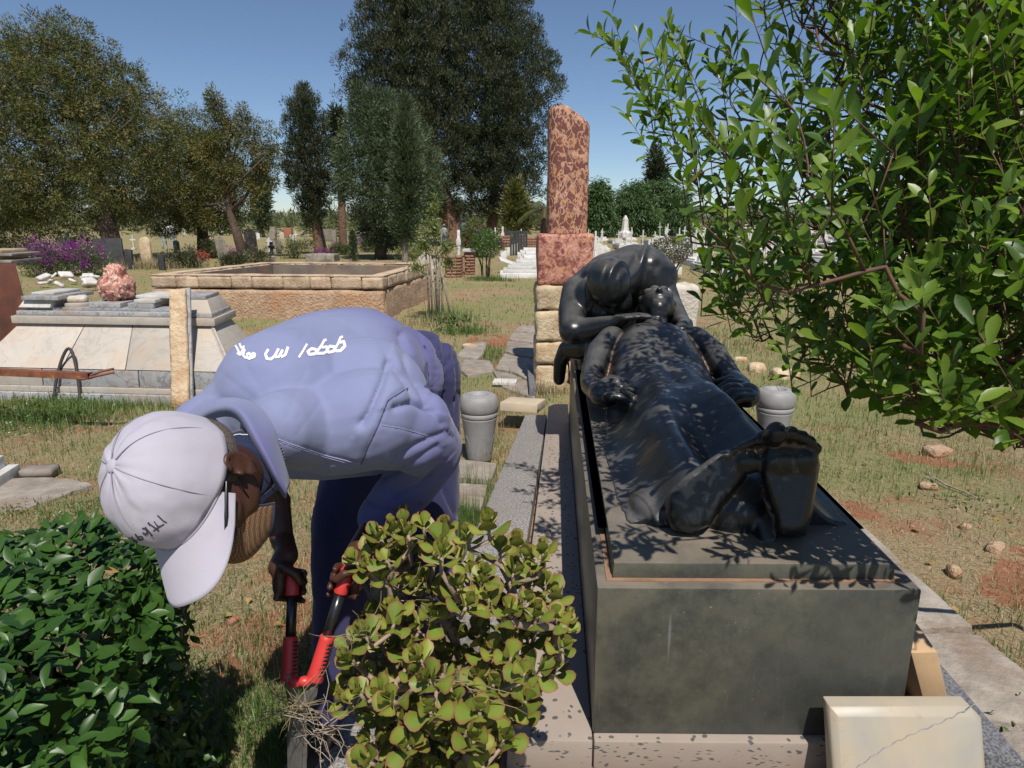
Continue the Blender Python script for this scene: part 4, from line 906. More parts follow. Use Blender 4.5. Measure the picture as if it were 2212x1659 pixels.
SPRAY = (np.array([(0, 0, 0), (.16, .35, .03), (.05, .40, 0), (.20, .75, .0), (0, 1, -.06), (-.17, .68, 0), (-.04, .42, 0), (-.18, .3, .03)]), np.array([(0, 1, 2, 7), (2, 3, 4, 6), (6, 4, 5, 6)][:2]+[(7, 2, 6, 7)][:0]), np.zeros(8))
def clumps(blobs, n, shell=.8, seed=0, bump=.35, fr=.9, top=False):
    """clump centres near the surface of a set of ellipsoids"""
    w = np.array([b[1][0]*b[1][2] for b in blobs]); w = w/w.sum(); out = []; nrm = []
    for (c, r), q in zip(blobs, w):
        m = int(n*q)+1; d = rdir(m); rr = shell+(1-shell)*RG.random(m)**.6; rr = np.where(RG.random(m) < .38, shell*(.35+.65*RG.random(m)), rr)
        hp = fbm(d*2.2+np.array(c)*.37, 1.3, seed, 3); rr = rr*(1+bump*(hp-.5)*2)
        out.append(np.array(c)+d*rr[:, None]*np.array(r)); nrm.append(d/np.array(r))
    P = np.concatenate(out); N = np.concatenate(nrm); return P, N/np.linalg.norm(N, axis=1, keepdims=True)
def crown(parent, blobs, n, per, cr, ls, mat, up=.3, out=.8, seed=0, bump=.35, tpl=KITE, flat=1., name='crown', shell=.8, tip=0., droop=0):
    P, N = clumps(blobs, n, shell, seed, bump); m = len(P)
    var = RG.random(m); d = rdir(m*per); off = d*(RG.random((m*per, 1))**.5)*cr; off[:, 2] *= flat
    Q = np.repeat(P, per, 0)+off*np.repeat(RG.uniform(.6, 1.3, (m, 1)), per, 0)
    D = d*.9+np.repeat(N, per, 0)*out; D[:, 2] += up-droop
    S = ls*RG.uniform(.6, 1.35, m*per); v = np.clip(np.repeat(var, per)*.75+RG.random(m*per)*.25, 0, .999)
    X, Y, Z = frames(D, rdir(m*per)); V, F, rim = tpl
    org = np.array(parent.location[:]); W = (V[None, :, 0:1]*X[:, None]+V[None, :, 1:2]*Y[:, None]+V[None, :, 2:3]*Z[:, None])*S[:, None, None]+Q[:, None]-org
    k = len(V); me = mesh_np(name, W.reshape(-1, 3), (F[None]+np.arange(len(Q))[:, None, None]*k).reshape(-1, F.shape[1]), mat, False); varattr(me, np.repeat(v, k))
    return link(name, me, parent)
def trunk(parent, pts, rad, mat=None, limbs=(), n=10, name='trunk'):
    g = Geo(); g.tube(pts, rad, n); o = g.obj(name, mat or M['bark'], parent, True)
    if limbs:
        g = Geo(); [g.tube(p, r, 6) for p, r in limbs]; g.obj('limb', mat or M['bark'], parent, True)
    return o
# ---------------------------------------------------------------- trees
def limbset(base, top, n, spread, r0, seed, up=.6):
    r3 = random.Random(seed); L = []; b = Vector(base); tp = Vector(top)
    for k in range(n):
        s = r3.uniform(.3, .95); p = b.lerp(tp, s); a = r3.uniform(0, 6.28); ln = spread*(1.15-s)*r3.uniform(.6, 1.1)
        q = p+Vector((math.cos(a)*ln*.5, math.sin(a)*ln*.5, ln*up*.35)); e = p+Vector((math.cos(a)*ln, math.sin(a)*ln, ln*up*.8)); L.append(([p, q, e], [r0*(1.1-s*.7), r0*.5, r0*.15]))
    return L
t1 = thing('juniper_tree', 'largest broad juniper at far left with olive green foliage, over the bougainvillea', 'tree', gp(250, 572))
b = t1.location; c = b+Vector((-1.6, 1.0, 0))
trunk(t1, [b-Vector((0, 0, .2)), b+Vector((-.05, 0, 1)), b+Vector((-.35, .3, 2.2)), b+Vector((-.9, .8, 4.5)), b+Vector((-1.4, 1., 7))], [.42, .33, .26, .18, .06], None, limbset(b+Vector((0, 0, 1.5)), c+Vector((0, 0, 7)), 16, 3.6, .12, 5))
B1 = [(c+Vector(o), r) for o, r in (((0, 0, 4.6), (3.6, 3.4, 2.9)), ((-.2, 0, 6.9), (2.0, 2.0, 1.75)), ((-1.7, 0, 6.2), (1.9, 1.9, 1.7)), ((1.5, .3, 6.0), (1.5, 1.6, 1.7)), ((-2.9, 0, 3.6), (2.8, 2.8, 2.3)), ((2.0, 0, 3.6), (1.8, 2.2, 2.1)), ((.3, -.5, 2.6), (2.9, 2.4, 1.5)), ((-3.6, 0, 2.0), (2.4, 2.2, 1.6)), ((-.2, .5, 8.), (.7, .7, .8)), ((-1.6, .3, 7.7), (.6, .6, .7)))]
crown(t1, B1, 3400, 56, .25, .115, M['juniper'], .05, .5, 3, .5, droop=.15, tip=1)
t2 = thing('juniper_tree', 'second rust-tinged juniper, right of the largest one at left', 'tree', gp(372, 560)+Vector((0, 3, 0)))
b = t2.location; trunk(t2, [b, b+Vector((.1, 0, 2)), b+Vector((.0, 0, 5))], [.30, .2, .08], None, limbset(b+Vector((0, 0, 1)), b+Vector((0, 0, 5.5)), 10, 2.5, .08, 6))
B2 = [(b+Vector(o), r) for o, r in (((0, 0, 3.4), (2.0, 2.2, 2.1)), ((.1, 0, 5.2), (1.3, 1.5, 1.3)), ((-1.2, 0, 4.2), (1.5, 1.6, 1.6)), ((1.0, 0, 4.0), (1.2, 1.4, 1.3)), ((.6, 0, 2.2), (1.9, 1.8, 1.2)), ((-1.4, 0, 2.1), (1.8, 1.6, 1.2)))]
crown(t2, B2, 1700, 52, .24, .11, M['juniper'], .15, .5, 9, .5, droop=.15)
t3_ = thing('juniper_tree', 'open thin-crowned juniper with a leaning bare trunk, between the big juniper and the cypress', 'tree', gp(530, 560))
b = t3_.location; tt = (b-Vector((0, 0, HC))).length; P3 = lambda u, v, o=0: aty(u, v, b.y+o)
trunk(t3_, [b-Vector((0, 0, .2)), P3(512, 505), P3(497, 462), P3(492, 420), P3(495, 340), P3(492, 260)], [.24, .19, .15, .11, .07, .03], None,
      [([P3(498, 465), P3(470, 440), P3(440, 445)], [.09, .07, .03]), ([P3(500, 455), P3(530, 425), P3(548, 395)], [.10, .07, .03]), ([P3(494, 420), P3(530, 380, -.5), P3(570, 340, -.8)], [.06, .04, .02]), ([P3(494, 400), P3(460, 350), P3(430, 300)], [.06, .04, .02]), ([P3(494, 380), P3(515, 300), P3(540, 260)], [.05, .03, .02]), ([P3(445, 445), P3(430, 470), P3(415, 490)], [.03, .02, .01])])
bl = []
for u, v, ru, rv in ((470, 245, 26, 34), (500, 290, 42, 30), (545, 300, 40, 40), (455, 330, 34, 40), (510, 365, 50, 26), (570, 350, 32, 28), (440, 400, 30, 30), (545, 395, 36, 20), (590, 395, 14, 26), (465, 215, 14, 18), (525, 250, 18, 22), (450, 470, 22, 26), (592, 330, 16, 20), (480, 400, 26, 22)):
    bl.append((P3(u, v), (ru*tt/FOC, ru*tt/FOC, rv*tt/FOC)))
crown(t3_, bl, 480, 50, .28, .12, M['juniper'], .0, .4, 12, .7, droop=.1, shell=.5)
def conifer(name, label, u, vb, prof, mat, n, per, cr, ls, thick=.9, up=.5, out=.5, flat=1., y=None, tr=.2, seed=0, bump=.3, bark=None, group=None, trunkfrac=.5, lean=0):
    """prof: list of (v, u_left, u_right) outline rows in the photograph, turned into blobs at the tree's own distance"""
    b = gp(u, vb) if y is None else Vector(((u-CX)/FOC*y/ray(u, 476).y, y, 0)); o = thing(name, label, 'tree', b, group); bl = []
    for k, (v, ul, ur) in enumerate(prof):
        c = aty((ul+ur)/2, v, b.y); tt_ = b.y/ray(u, v).y; rx = (ur-ul)/2*tt_/FOC
        dz = (abs(prof[min(k+1, len(prof)-1)][0]-v)+abs(v-prof[max(k-1, 0)][0]))/2*tt_/FOC*.75
        bl.append((c, (rx, rx*thick, max(dz, rx*.25))))
    topz = bl[0][0].z if bl[0][0].z > bl[-1][0].z else bl[-1][0].z
    r0 = tr; ms = b.z; top = Vector((bl[0][0].x, b.y, topz*trunkfrac)); mid = bl[-1][0]
    pts = [b-Vector((0, 0, .3)), b+Vector((0, 0, .4)), Vector((mid.x*.6+b.x*.4, b.y, max(mid.z, .8))), top]
    trunk(o, pts, [r0*1.25, r0, r0*.8, r0*.25], bark or M['bark'], limbset(pts[2], top, 6, bl[len(bl)//2][1][0]*.8, r0*.35, seed))
    crown(o, bl, n, per, cr, ls, mat, up, out, seed, bump, flat=flat); return o
conifer('cypress_tree', 'narrow irregular cypress with a reddish trunk, left of the centre group', 690, 552, [(195, 640, 668), (225, 622, 690), (265, 612, 706), (310, 616, 716), (355, 612, 722), (400, 622, 722), (440, 640, 716), (475, 648, 706)], M['cypress'], 760, 56, .19, .12, flat=1.3, tr=.22, seed=1, bark=M['barkred'], bump=.5, up=1.2)
conifer('tall_thin_tree', 'thin bare-trunked tree standing behind the narrow cypress', 738, 520, [(240, 716, 738), (262, 712, 742), (290, 716, 740), (330, 722, 745), (400, 728, 750)], M['cypress'], 150, 22, .3, .25, y=36, tr=.22, seed=2, up=.6, bark=M['barkred'], trunkfrac=.9)
conifer('cypress_tree', 'distant cypress seen under the crown of the open juniper', 563, 500, [(370, 548, 574), (400, 546, 578), (430, 547, 580), (460, 550, 580), (490, 556, 574)], M['juniper2'], 150, 26, .45, .4, y=62, tr=.2, seed=3)
conifer('juniper_tree', 'broad grey-green conifer in front of the huge cypresses', 823, 562, [(198, 760, 800), (225, 755, 860), (260, 742, 905), (300, 728, 930), (345, 722, 952), (390, 722, 968), (430, 735, 965), (465, 760, 930), (500, 780, 900), (525, 800, 880)], M['juniper2'], 1900, 52, .24, .12, flat=1.3, tr=.24, seed=4, bump=.5, up=.25, out=.8)
conifer('juniper_tree', 'slender lighter green conifer standing against the broad grey-green one', 872, 560, [(235, 868, 884), (300, 856, 898), (360, 850, 906), (420, 848, 908), (470, 852, 900), (510, 860, 890)], M['juniper2'], 380, 46, .24, .13, y=22.5, tr=.1, seed=5, up=.8, out=.3, bark=M['twig_grey'])
conifer('cypress_tree', 'left one of the two huge dark cypresses behind the centre', 985, 530, [(-110, 850, 900), (-60, 815, 940), (0, 785, 985), (60, 765, 1000), (125, 752, 1010), (200, 752, 1015), (270, 770, 1020), (340, 800, 1020), (400, 850, 1020), (450, 890, 1020)], M['cypress'], 3200, 48, .31, .195, flat=1.35, tr=.75, seed=6, bump=.45, up=1.0, bark=M['barkred'])
conifer('cypress_tree', 'right one of the two huge dark cypresses, just left of the red stele', 1055, 528, [(-120, 1010, 1080), (-60, 985, 1110), (0, 960, 1140), (60, 950, 1165), (125, 950, 1195), (190, 950, 1208), (260, 955, 1200), (330, 970, 1190), (395, 985, 1180), (450, 1000, 1165)], M['cypress'], 3300, 48, .31, .19, flat=1.35, tr=.42, seed=7, bump=.45, up=1.0, bark=M['barkred'])
conifer('small_conifer', 'small pyramid conifer behind the brick walls, left of the stele', 1112, 520, [(400, 1108, 1118), (430, 1098, 1128), (460, 1092, 1136), (490, 1090, 1138)], M['juniper'], 170, 26, .4, .3, y=42, tr=.12, seed=8)
conifer('young_cypress', 'knee-high slim young cypress between the cypress and the broad conifer trunks', 763, 566, [(502, 759, 766), (520, 755, 770), (540, 755, 772), (556, 758, 769)], M['juniper2'], 90, 24, .09, .09, tr=.03, seed=9, up=1.2, out=.2)
for k, (u, pr, y) in enumerate(((1292, [(402, 1282, 1302), (425, 1268, 1320), (455, 1258, 1326), (485, 1256, 1326), (505, 1262, 1322)], 58), (1362, [(400, 1372, 1384), (415, 1345, 1395), (440, 1330, 1410), (470, 1326, 1420), (498, 1328, 1425)], 60), (1440, [(405, 1400, 1460), (430, 1400, 1490), (465, 1400, 1500), (495, 1400, 1500)], 64))):
    conifer('pepper_tree', ['weeping pepper tree just right of the red stele, far across the cemetery', 'weeping pepper tree in the middle of the far row, above the white crosses', 'weeping pepper tree of the far row partly hidden by the near shrub'][k], u, 512, pr, M['pepper'], 520, 46, .5, .30, y=y, tr=.3, seed=20+k, up=-.9, out=.25, bump=.45)
conifer('cypress_tree', 'far slim cypress rising behind the pepper trees at right', 1418, 512, [(328, 1410, 1422), (345, 1402, 1432), (370, 1398, 1438), (400, 1398, 1440), (440, 1400, 1438)], M['cypress'], 200, 28, .5, .38, y=68, tr=.3, seed=31)
conifer('cypress_tree', 'dark conifer standing behind the near shrub at the right edge', 2120, 560, [(60, 2060, 2180), (130, 2010, 2240), (220, 1980, 2280), (320, 1960, 2300), (420, 1970, 2290), (500, 1990, 2260)], M['cypress'], 700, 50, .34, .17, y=19, tr=.25, seed=33)
# palm
pm = thing('palm_tree', 'palm with arching fronds, half hidden behind the red stele', 'tree', Vector(((1172-CX)/FOC*42, 42, 0)))
c = pm.location+Vector((.2, 0, 2.0)); trunk(pm, [pm.location-Vector((0, 0, .2)), c], [.3, .3], M['bark'])
for k in range(20):
    a = k*2.4; el = .15+.9*((k*7) % 10)/10; L0 = 2.1; g = []; V_ = []; F_ = []
    pts = [c+Vector((math.cos(a)*L0*s*math.cos(el*(1-s*.6)), math.sin(a)*L0*s*math.cos(el*(1-s*.6)), L0*(s*math.sin(el)*1.3-s*s*.85))) for s in np.linspace(0, 1, 12)]
    for i in range(1, 12):
        d = (pts[i]-pts[i-1]).normalized(); sd_v = d.cross(Vector((0, 0, 1))).normalized()
        for q in range(3):
            pb = pts[i-1].lerp(pts[i], q/3)
            for s in (-1, 1):
                tipp = pb+sd_v*s*.42+d*.28-Vector((0, 0, .20)); n0 = len(V_); V_ += [pb, pb+d*.05, tipp]; F_.append((n0, n0+1, n0+2))
    g = Geo(); g.add(V_, F_); g.tube(pts, .02, 4); g.obj('frond', M['palm'], pm)
# bushes and the far scrub
def bush(name, label, u, vb, w, h, mat, n=60, per=26, y=None, ls=.12, cat='bush', group=None, cr=.16, bump=.5, zc=None):
    b = gp(u, vb) if y is None else Vector(((u-CX)/FOC*y/ray(u, 476).y, y, 0)); o = thing(name, label, cat, b, group); zc = h*.5 if zc is None else zc
    crown(o, [(b+Vector((0, 0, zc)), (w/2, w/2.4, h/2)), (b+Vector((w*.2, .1, zc*.8)), (w/3, w/3, h/2.6)), (b+Vector((-w*.22, -.1, zc*.7)), (w/3.2, w/3, h/3))], n, per, cr, ls, mat, .3, .6, int(u), bump, name='foliage', shell=.6)
    g = Geo(); r3 = random.Random(int(u))
    for k in range(5): g.tube([b+Vector((r3.uniform(-.05, .05), 0, -.05)), b+Vector((r3.uniform(-w, w)*.25, r3.uniform(-.2, .2), h*.6))], [.02, .008], 5)
    g.obj('stem', M['bark'], o, True); return o
bo = thing('bougainvillea', 'long magenta bougainvillea bush under the largest juniper', 'bush', gp(140, 596))
b = bo.location; tt = b.y; W_ = 150*tt/FOC
bl = [(b+Vector((x*W_, .0+.3*math.sin(x*9), .42+.08*math.sin(x*13))), (.55, .5, .46)) for x in np.linspace(-.46, .5, 8)]
crown(bo, bl, 420, 26, .16, .075, M['topi'], .2, .6, 2, .5, name='foliage')
bl2 = [(Vector(c)+Vector((0, -.12, .17)), (r[0]*.9, r[1]*.9, r[2]*.82)) for c, r in bl]
crown(bo, bl2, 230, 20, .13, .070, M['bougain'], .3, .5, 3, .6, name='flowers')
for k, (u, vb, w, h, m_, lb) in enumerate(((405, 580, 1.3, .75, 'topi2', 'dark leafy bush between the rounded headstone and the leaning one'), (505, 577, .9, .5, 'topi2', 'dark low bush at the foot of the leaning headstone'), (545, 568, 1.5, .5, 'topi2', 'dark low bush under the grey oval headstone'), (640, 560, 1.5, .95, 'bush', 'greyish scrub bush between the stone cross and the planter'), (735, 552, 1.1, .6, 'bush', 'low flowering bush right of the reddish cypress trunk'), (455, 560, 1.0, .8, 'bush', 'scrubby bush behind the leaning headstone'), (890, 565, 1.2, 1.1, 'olive', 'light green shrubby growth at the left foot of the huge cypress'), (795, 545, .9, .7, 'bush', 'small bush behind the broad conifer trunk'), (200, 560, 2.2, 1.3, 'bush', 'olive scrub behind the bougainvillea'), (60, 560, 3.0, 1.2, 'topi2', 'dark hedge-like bush below the juniper at the left edge'), (1660, 650, .8, .7, 'bush', 'dry twiggy shrub in the grass behind the near shrub'))):
    bush('bush', lb, u, vb, w, h, M[m_], 70, 28, ls=.10)
for k, (u, vb, w, h, lb) in enumerate(((500, 562, .5, .6, 'small magenta flower bush behind the leaning headstone'), (700, 553, 1.0, .35, 'low magenta flowers along the old stone planter'), (735, 540, .8, .6, 'magenta flower bush right of the cypress trunk'), (782, 530, .9, .8, 'magenta bush in front of the far white monument'), (437, 566, .35, .45, 'small red-flowered plant before the pale headstone'))):
    bush('flower_bush', lb, u, vb, w, h, M['bougain'] if k < 4 else M['redgrip'], 26, 16, ls=.08)
bush('round_bush', 'rounded reddish-green bush behind the lower topiary ball', 1030, 530, 1.3, 1.55, M['juniper'], 170, 30, y=30, ls=.13, zc=.9, bump=.2)
# far wood beyond the graves: one mass
P_ = []
for k in range(520):
    a = R(RG.uniform(-44, 44)); d = RG.uniform(70, 230); x, y = d*math.sin(a), d*math.cos(a); h = RG.uniform(1.6, 3.6)*(1+.5*(d > 150)); P_.append(((x, y, h*.45-.4), (h*RG.uniform(.7, 1.4), h*.9, h*.6)))
fw_ = bpy.data.objects.new('scrubland', None)
class _L: pass
tmp = thing('scrubland_holder', None, None); o = crown(tmp, P_, 5200, 14, .8, .75, M['bush'], .3, .5, 5, .4, name='scrubland'); o.parent = None; bpy.data.objects.remove(tmp); bpy.data.objects.remove(fw_)
tag(o, 'low grey-green scrub and trees far beyond the graves', kind='stuff')
# ---------------------------------------------------------------- graves and headstones
def px(vb, n): return n*gp(1106, vb).y/FOC     # metres for n photo pixels at ground row vb
def arch(name, label, u, vt, vb, w, mat, tilt=0, yaw=0, thick=.09, cat='headstone', round_=True, lean=0):
    b = gp(u, vb); h = (vb-vt)*b.y/FOC; w = w*b.y/FOC; g = Geo(); n = 10; r = w/2
    pts = [(-r, -.1), (r, -.1)]+([(r*math.cos(math.pi*k/n), h-r+r*math.sin(math.pi*k/n)) for k in range(n+1)] if round_ else [(r, h), (-r, h)])
    m = Euler((lean, tilt, yaw)).to_matrix(); F1 = [b+m@Vector((x, -thick/2, z)) for x, z in pts]; F2 = [b+m@Vector((x, thick/2, z)) for x, z in pts]; k = len(pts)
    g.add(F1+F2, [tuple(range(k)), tuple(range(2*k-1, k-1, -1))]+[((i+1) % k, i, i+k, (i+1) % k+k) for i in range(k)])
    return tag(g.obj(name, mat, None, bevel=.008, loc=b), label, cat)
arch('headstone', 'tall pale round-topped headstone right of the black slabs', 320, 514, 580, 24, M['lime'], yaw=-.15)
arch('headstone', 'wide black grave slab standing behind the juniper trunk', 240, 517, 578, 58, M['darkstone'], round_=False, yaw=.1)
arch('headstone', 'narrow black slab at the right foot of the juniper trunk', 279, 540, 584, 15, M['darkstone'], round_=False, tilt=.1)
arch('headstone', 'small black headstone on a low dark base in the shade', 351, 551, 585, 13, M['darkstone'])
arch('headstone', 'short rounded grey headstone behind the tall pale one', 383, 520, 547, 12, M['oldstone'])
arch('headstone', 'leaning brown-streaked headstone with a dark edge', 486, 512, 572, 20, M['oldstone'], tilt=-.12, yaw=.5)
arch('headstone', 'large grey oval headstone turned aside, before the scrub', 547, 496, 556, 24, M['oldstone'], tilt=-.06, yaw=.35, thick=.16)
arch('headstone', 'pale weathered headstone left of the leaning one', 449, 518, 552, 17, M['oldstone'])
arch('headstone', 'small rounded headstone right of the crosses', 603, 519, 549, 11, M['oldstone'])
arch('headstone', 'leaning dark slab close behind the reddish cypress trunk', 701, 492, 548, 14, M['oldstone'], tilt=-.15, round_=False)
arch('headstone', 'grey block-like grave wall far behind the cypress trunk', 711, 496, 524, 20, M['oldstone'], round_=False, thick=.4)
arch('grave_pillar', 'dark grey square pillar far behind, right of the cypress trunk', 724, 498, 528, 8, M['oldstone'], round_=False, thick=.3, cat='pillar')
arch('headstone', 'dark rounded headstone beside the magenta bush', 792, 508, 540, 12, M['darkstone'])
arch('brick_pier', 'orange brick-coloured grave pier in the distant scrub', 624, 493, 516, 16, M['brick'], round_=False, thick=.5, cat='pier')
def cross(label, u, vt, vb, mat, w=.55, tk=.10, name='cross', group=None, arm=.68, cat='cross'):
    b = gp(u, vb); h = (vb-vt)*b.y/FOC; o = thing(name, label, cat, b, group); Geo().box(b+Vector((0, 0, h/2)), (tk, tk, h)).obj('post', mat, o, bevel=.006)
    Geo().box(b+Vector((0, 0, h*arm)), (w*h*.7, tk*.96, tk)).obj('arm', mat, o, bevel=.006); Geo().box(b+Vector((0, 0, .06)), (tk*3, tk*3, .12)).obj('base', mat, o, bevel=.006); return o
cross('white stone cross left of the dark one', 583, 512, 548, M['white'], tk=.13); cross('dark stone cross beside the white one', 588, 524, 556, M['darkstone'], tk=.12); cross('tall thick grey stone cross behind the pair', 593, 492, 536, M['oldstone'], tk=.28, w=.4, arm=.75)
cross('thin white cross behind the tall pale headstone', 290, 509, 540, M['white'], tk=.07); cross('small white cross in the far scrub left of the cypress', 640, 500, 522, M['white'], tk=.1)
# pale monument with pot, blue post
o = thing('flower_urn', 'pale flat-topped grave urn standing in the bougainvillea', 'urn', gp(154, 572)); b = o.location; Geo().lathe(b, [(.18, 0), (.2, .35), (.30, .95), (.30, 1.0)], 20).obj('bowl', M['oldstone'], o, True); Geo().box(b+Vector((0, 0, 1.08)), (.10, .10, .18)).obj('finial', M['oldstone'], o, bevel=.02)
o = thing('blue_grave_frame', 'small pale blue iron grave shrine with a white pitched panel', 'shrine', gp(368, 540)); b = o.location
for sx in (-.28, .28):
    for sy in (-.2, .2): Geo().box(b+Vector((sx, sy, .6)), (.05, .05, 1.2)).obj('post', M['bluepost'], o)
Geo().box(b+Vector((0, -.2, .55)), (.52, .03, .05)).obj('rail', M['bluepost'], o); g = Geo(); g.box(b+Vector((0, -.05, 1.12)), (.62, .5, .04), (R(50), 0, 0)); g.obj('panel', M['white'], o)
# white bucket and old planter
o = thing('bucket', 'small white bucket standing behind the masonry enclosure', 'bucket', gp(589, 567)); Geo().lathe(o.location, [(.10, 0), (.14, .24), (.145, .245), (.13, .24), (.1, .05)], 20).obj('pail', M['white'], o, True)
o = thing('stone_planter', 'low rough dark-stained stone planter behind the masonry enclosure', 'planter', gp(692, 567)); b = o.location
for k, (dx, dy, w, d) in enumerate(((0, 0, 1.12, .16), (-.48, .4, .16, .8), (.48, .4, .16, .8), (0, .8, 1.12, .16))):
    me = rough_box(b+Vector((dx, dy, .15)), (w, d, .34), None, .02, .06, 80+k, M['oldstone'], .03, 'planter_wall', 7, b); link('planter_wall', me, o)
g = Geo(); g.box(b+Vector((0, .4, .2)), (.9, .7, .1)); g.obj('soil', M['soil'], o)
# rubble of broken white marble
r4 = random.Random(4)
for k in range(13):
    u = r4.uniform(88, 205); v = r4.uniform(598, 626); p = gp(u, v, .06); s = r4.uniform(.10, .24); me = rough_box((0, 0, 0), (s*1.4, s, s*.45), (r4.uniform(-.7, .7), r4.uniform(-.7, .7), r4.uniform(0, 3)), .012, .05, k, M['marble_white'], .008, 'marble_fragment')
    tag(link('marble_fragment', me, None, p+Vector((0, 0, s*.35))), 'broken white marble piece in the rubble heap before the bougainvillea', 'rubble', 'broken white marble pieces in the rubble heap')
# brick walls with single bricks
def brickwall(label, u0, u1, vb, h, depth, nx, nz, yaw=0, cap=None, cat='wall', name='brick_wall'):
    b0, b1 = gp(u0, vb), gp(u1, vb); c = (b0+b1)/2; o = thing(name, label, cat, c); L = (b1-b0).length; m = Euler((0, 0, yaw)).to_matrix()
    me = rough_box((0, 0, h/2-.05), (L-.03, depth-.03, h+.06), None, .004, .1, 1, M['mortar'], .005, 'mortar_core'); co = link('mortar_core', me, o); co.rotation_euler = (0, 0, yaw); co.location = (0, depth/2, 0)
    bw, bh = L/nx, h/nz; mb = rough_box((0, 0, 0), (bw-.02, .09, bh-.018), None, .005, .04, 3, M['brick'], .008, 'brick'); ms_ = rough_box((0, 0, 0), (.09, depth/3-.02, bh-.018), None, .005, .04, 4, M['brick'], .008, 'brick')
    for j in range(nz):
        for i in range(nx):
            x = (i+.5+(.25 if j % 2 else -.0))*bw-L/2; 
            if x > L/2-bw*.4: x = L/2-bw*.5
            q = link('brick', mb, o, m@Vector((x, .03+r4.uniform(-.008, .006), (j+.5)*bh))+Vector((0, 0, 0))); q.rotation_euler = (0, 0, yaw+r4.uniform(-.01, .01))
        for sx in (-1, 1):
            for i in range(3):
                q = link('brick', ms_, o, m@Vector((sx*(L/2-.035), .03+(i+.5)*depth/3, (j+.5)*bh))); q.rotation_euler = (0, 0, yaw)
    if cap:
        g = Geo(); g.box(c+Vector((0, depth/2, h+.04)), (L+.12, depth+.12, .08)); g.obj('cap', cap, o, bevel=.01)
    return o
brickwall('low orange brick wall end left of the topiary ball', 962, 996, 600, .62, .9, 3, 7, 0, None)
brickwall('brick pillar with a white slab on top, left of the topiary ball', 1004, 1024, 594, .68, .55, 2, 8, 0, M['white'], 'pillar', 'brick_pillar')
brickwall('brick pillar behind the topiary ball, before the dark fence', 1084, 1101, 556, .95, .6, 2, 8, 0, None, 'pillar', 'brick_pillar')
brickwall('long low terracotta wall in the distance left of the stele', 1122, 1160, 540, .7, .5, 6, 5, 0, None)
o = thing('grave_fence', 'black sheet fence around a grave behind the second brick pillar', 'fence', gp(1112, 555)); b = o.location
for k in range(9): Geo().box(b+Vector((-.42+.12*k, .5*k/4, .55)), (.10, .03, 1.15)).obj('panel', M['darkstone'], o)
g = Geo(); g.tube([b+Vector((-.5, 0, 1.1)), b+Vector((.6, 1.1, 1.1))], .03, 5); g.obj('rail', M['darkstone'], o)
def post(u, vt, vb, label, y=None, name='grave_post', grp=None, w=.08):
    b = gp(u, vb); h = (vb-vt)*b.y/FOC; o = thing(name, label, 'post', b, grp); Geo().box(b+Vector((0, 0, h/2)), (w, w, h)).obj('shaft', M['white'], o, bevel=.006); Geo().box(b+Vector((0, -.01, h*.72)), (w*1.7, w*1.2, w*2.4)).obj('plaque', M['white'], o, bevel=.006); return o
post(992, 500, 590, 'white post beside the brick pillar with the white slab'); post(1086, 492, 555, 'white grave post on the brick pillar behind the topiary ball'); post(1070, 494, 550, 'short white post left of the one on the second brick pillar', w=.06)
# white stepped tombs left of the stele
for k, (y, x0_, x1_, h) in enumerate(((19.2, -.35, 1.35, .26), (20.6, -.10, 1.5, .40), (22.0, .15, 1.6, .52), (23.5, .25, 1.7, .62), (25.2, .2, 1.8, .70))):
    o = thing('white_tomb', ['nearest low white marble tomb left of the stele', 'second white marble tomb from the front, left of the stele', 'third white marble tomb back, left of the stele', 'fourth white marble tomb back, with pots, left of the stele', 'farthest of the stepped white marble tombs left of the stele'][k], 'tomb', ((x0_+x1_)/2, y, 0)); 
    Geo().box(((x0_+x1_)/2, y+.55, h*.3), (x1_-x0_, 1.2, h*.6)).obj('plinth', M['white'], o, bevel=.02)
    Geo().box(((x0_+x1_)/2+.04, y+.58, h*.6+.045), (x1_-x0_-.12, 1.05, .08)).obj('ledger', M['marble_white'], o, bevel=.012)
    Geo().box(((x0_+x1_)/2+.08, y+.62, h*.6+.13), (x1_-x0_-.3, .85, .085)).obj('cover', M['white'], o, bevel=.012)
    Geo().box((x1_-.10, y+.35, h*.6+.16), (.10, .5, .14)).obj('headpiece', M['marble_white'], o, bevel=.01)
for k, (u, v) in enumerate(((1096, 556), (1108, 550), (1088, 566))):
    p = gp(u, v, .0); o = thing('flower_pot', ['white square flower pot with greenery on the white tombs, nearest the fence', 'white flower pot on the white tombs, right of its neighbour', 'white flower pot lowest on the tombs'][k], 'pot', p); g = Geo(); g.box(p+Vector((0, 0, .22)), (.24, .24, .44)); g.obj('pot', M['white'], o, bevel=.02)
    crown(o, [(p+Vector((0, 0, .52)), (.16, .16, .14))], 12, 14, .05, .06, M['topi'], .5, .5, k, name='plant')
g = Geo(); p = gp(1098, 566, .35); g.box(p, (.6, .35, .04), (.3, .35, .3)); tag(g.obj('broken_slab', M['marble_white'], None, bevel=.006), 'broken marble slab tilted across the white tombs', 'slab')
g = Geo(); p = gp(914, 577, .1); g.box(p, (.95, .6, .10)); tag(g.obj('stone_slab', M['marble_white'], None, bevel=.01), 'pale flat slab pile at the corner of the masonry enclosure', 'slab'); g = Geo(); g.box(gp(918, 566, .28), (.5, .05, .45), (0, .9, 0)); tag(g.obj('tilted_slab', M['marble'], None, bevel=.006), 'slanting stone slab leaning near the enclosure corner', 'slab')
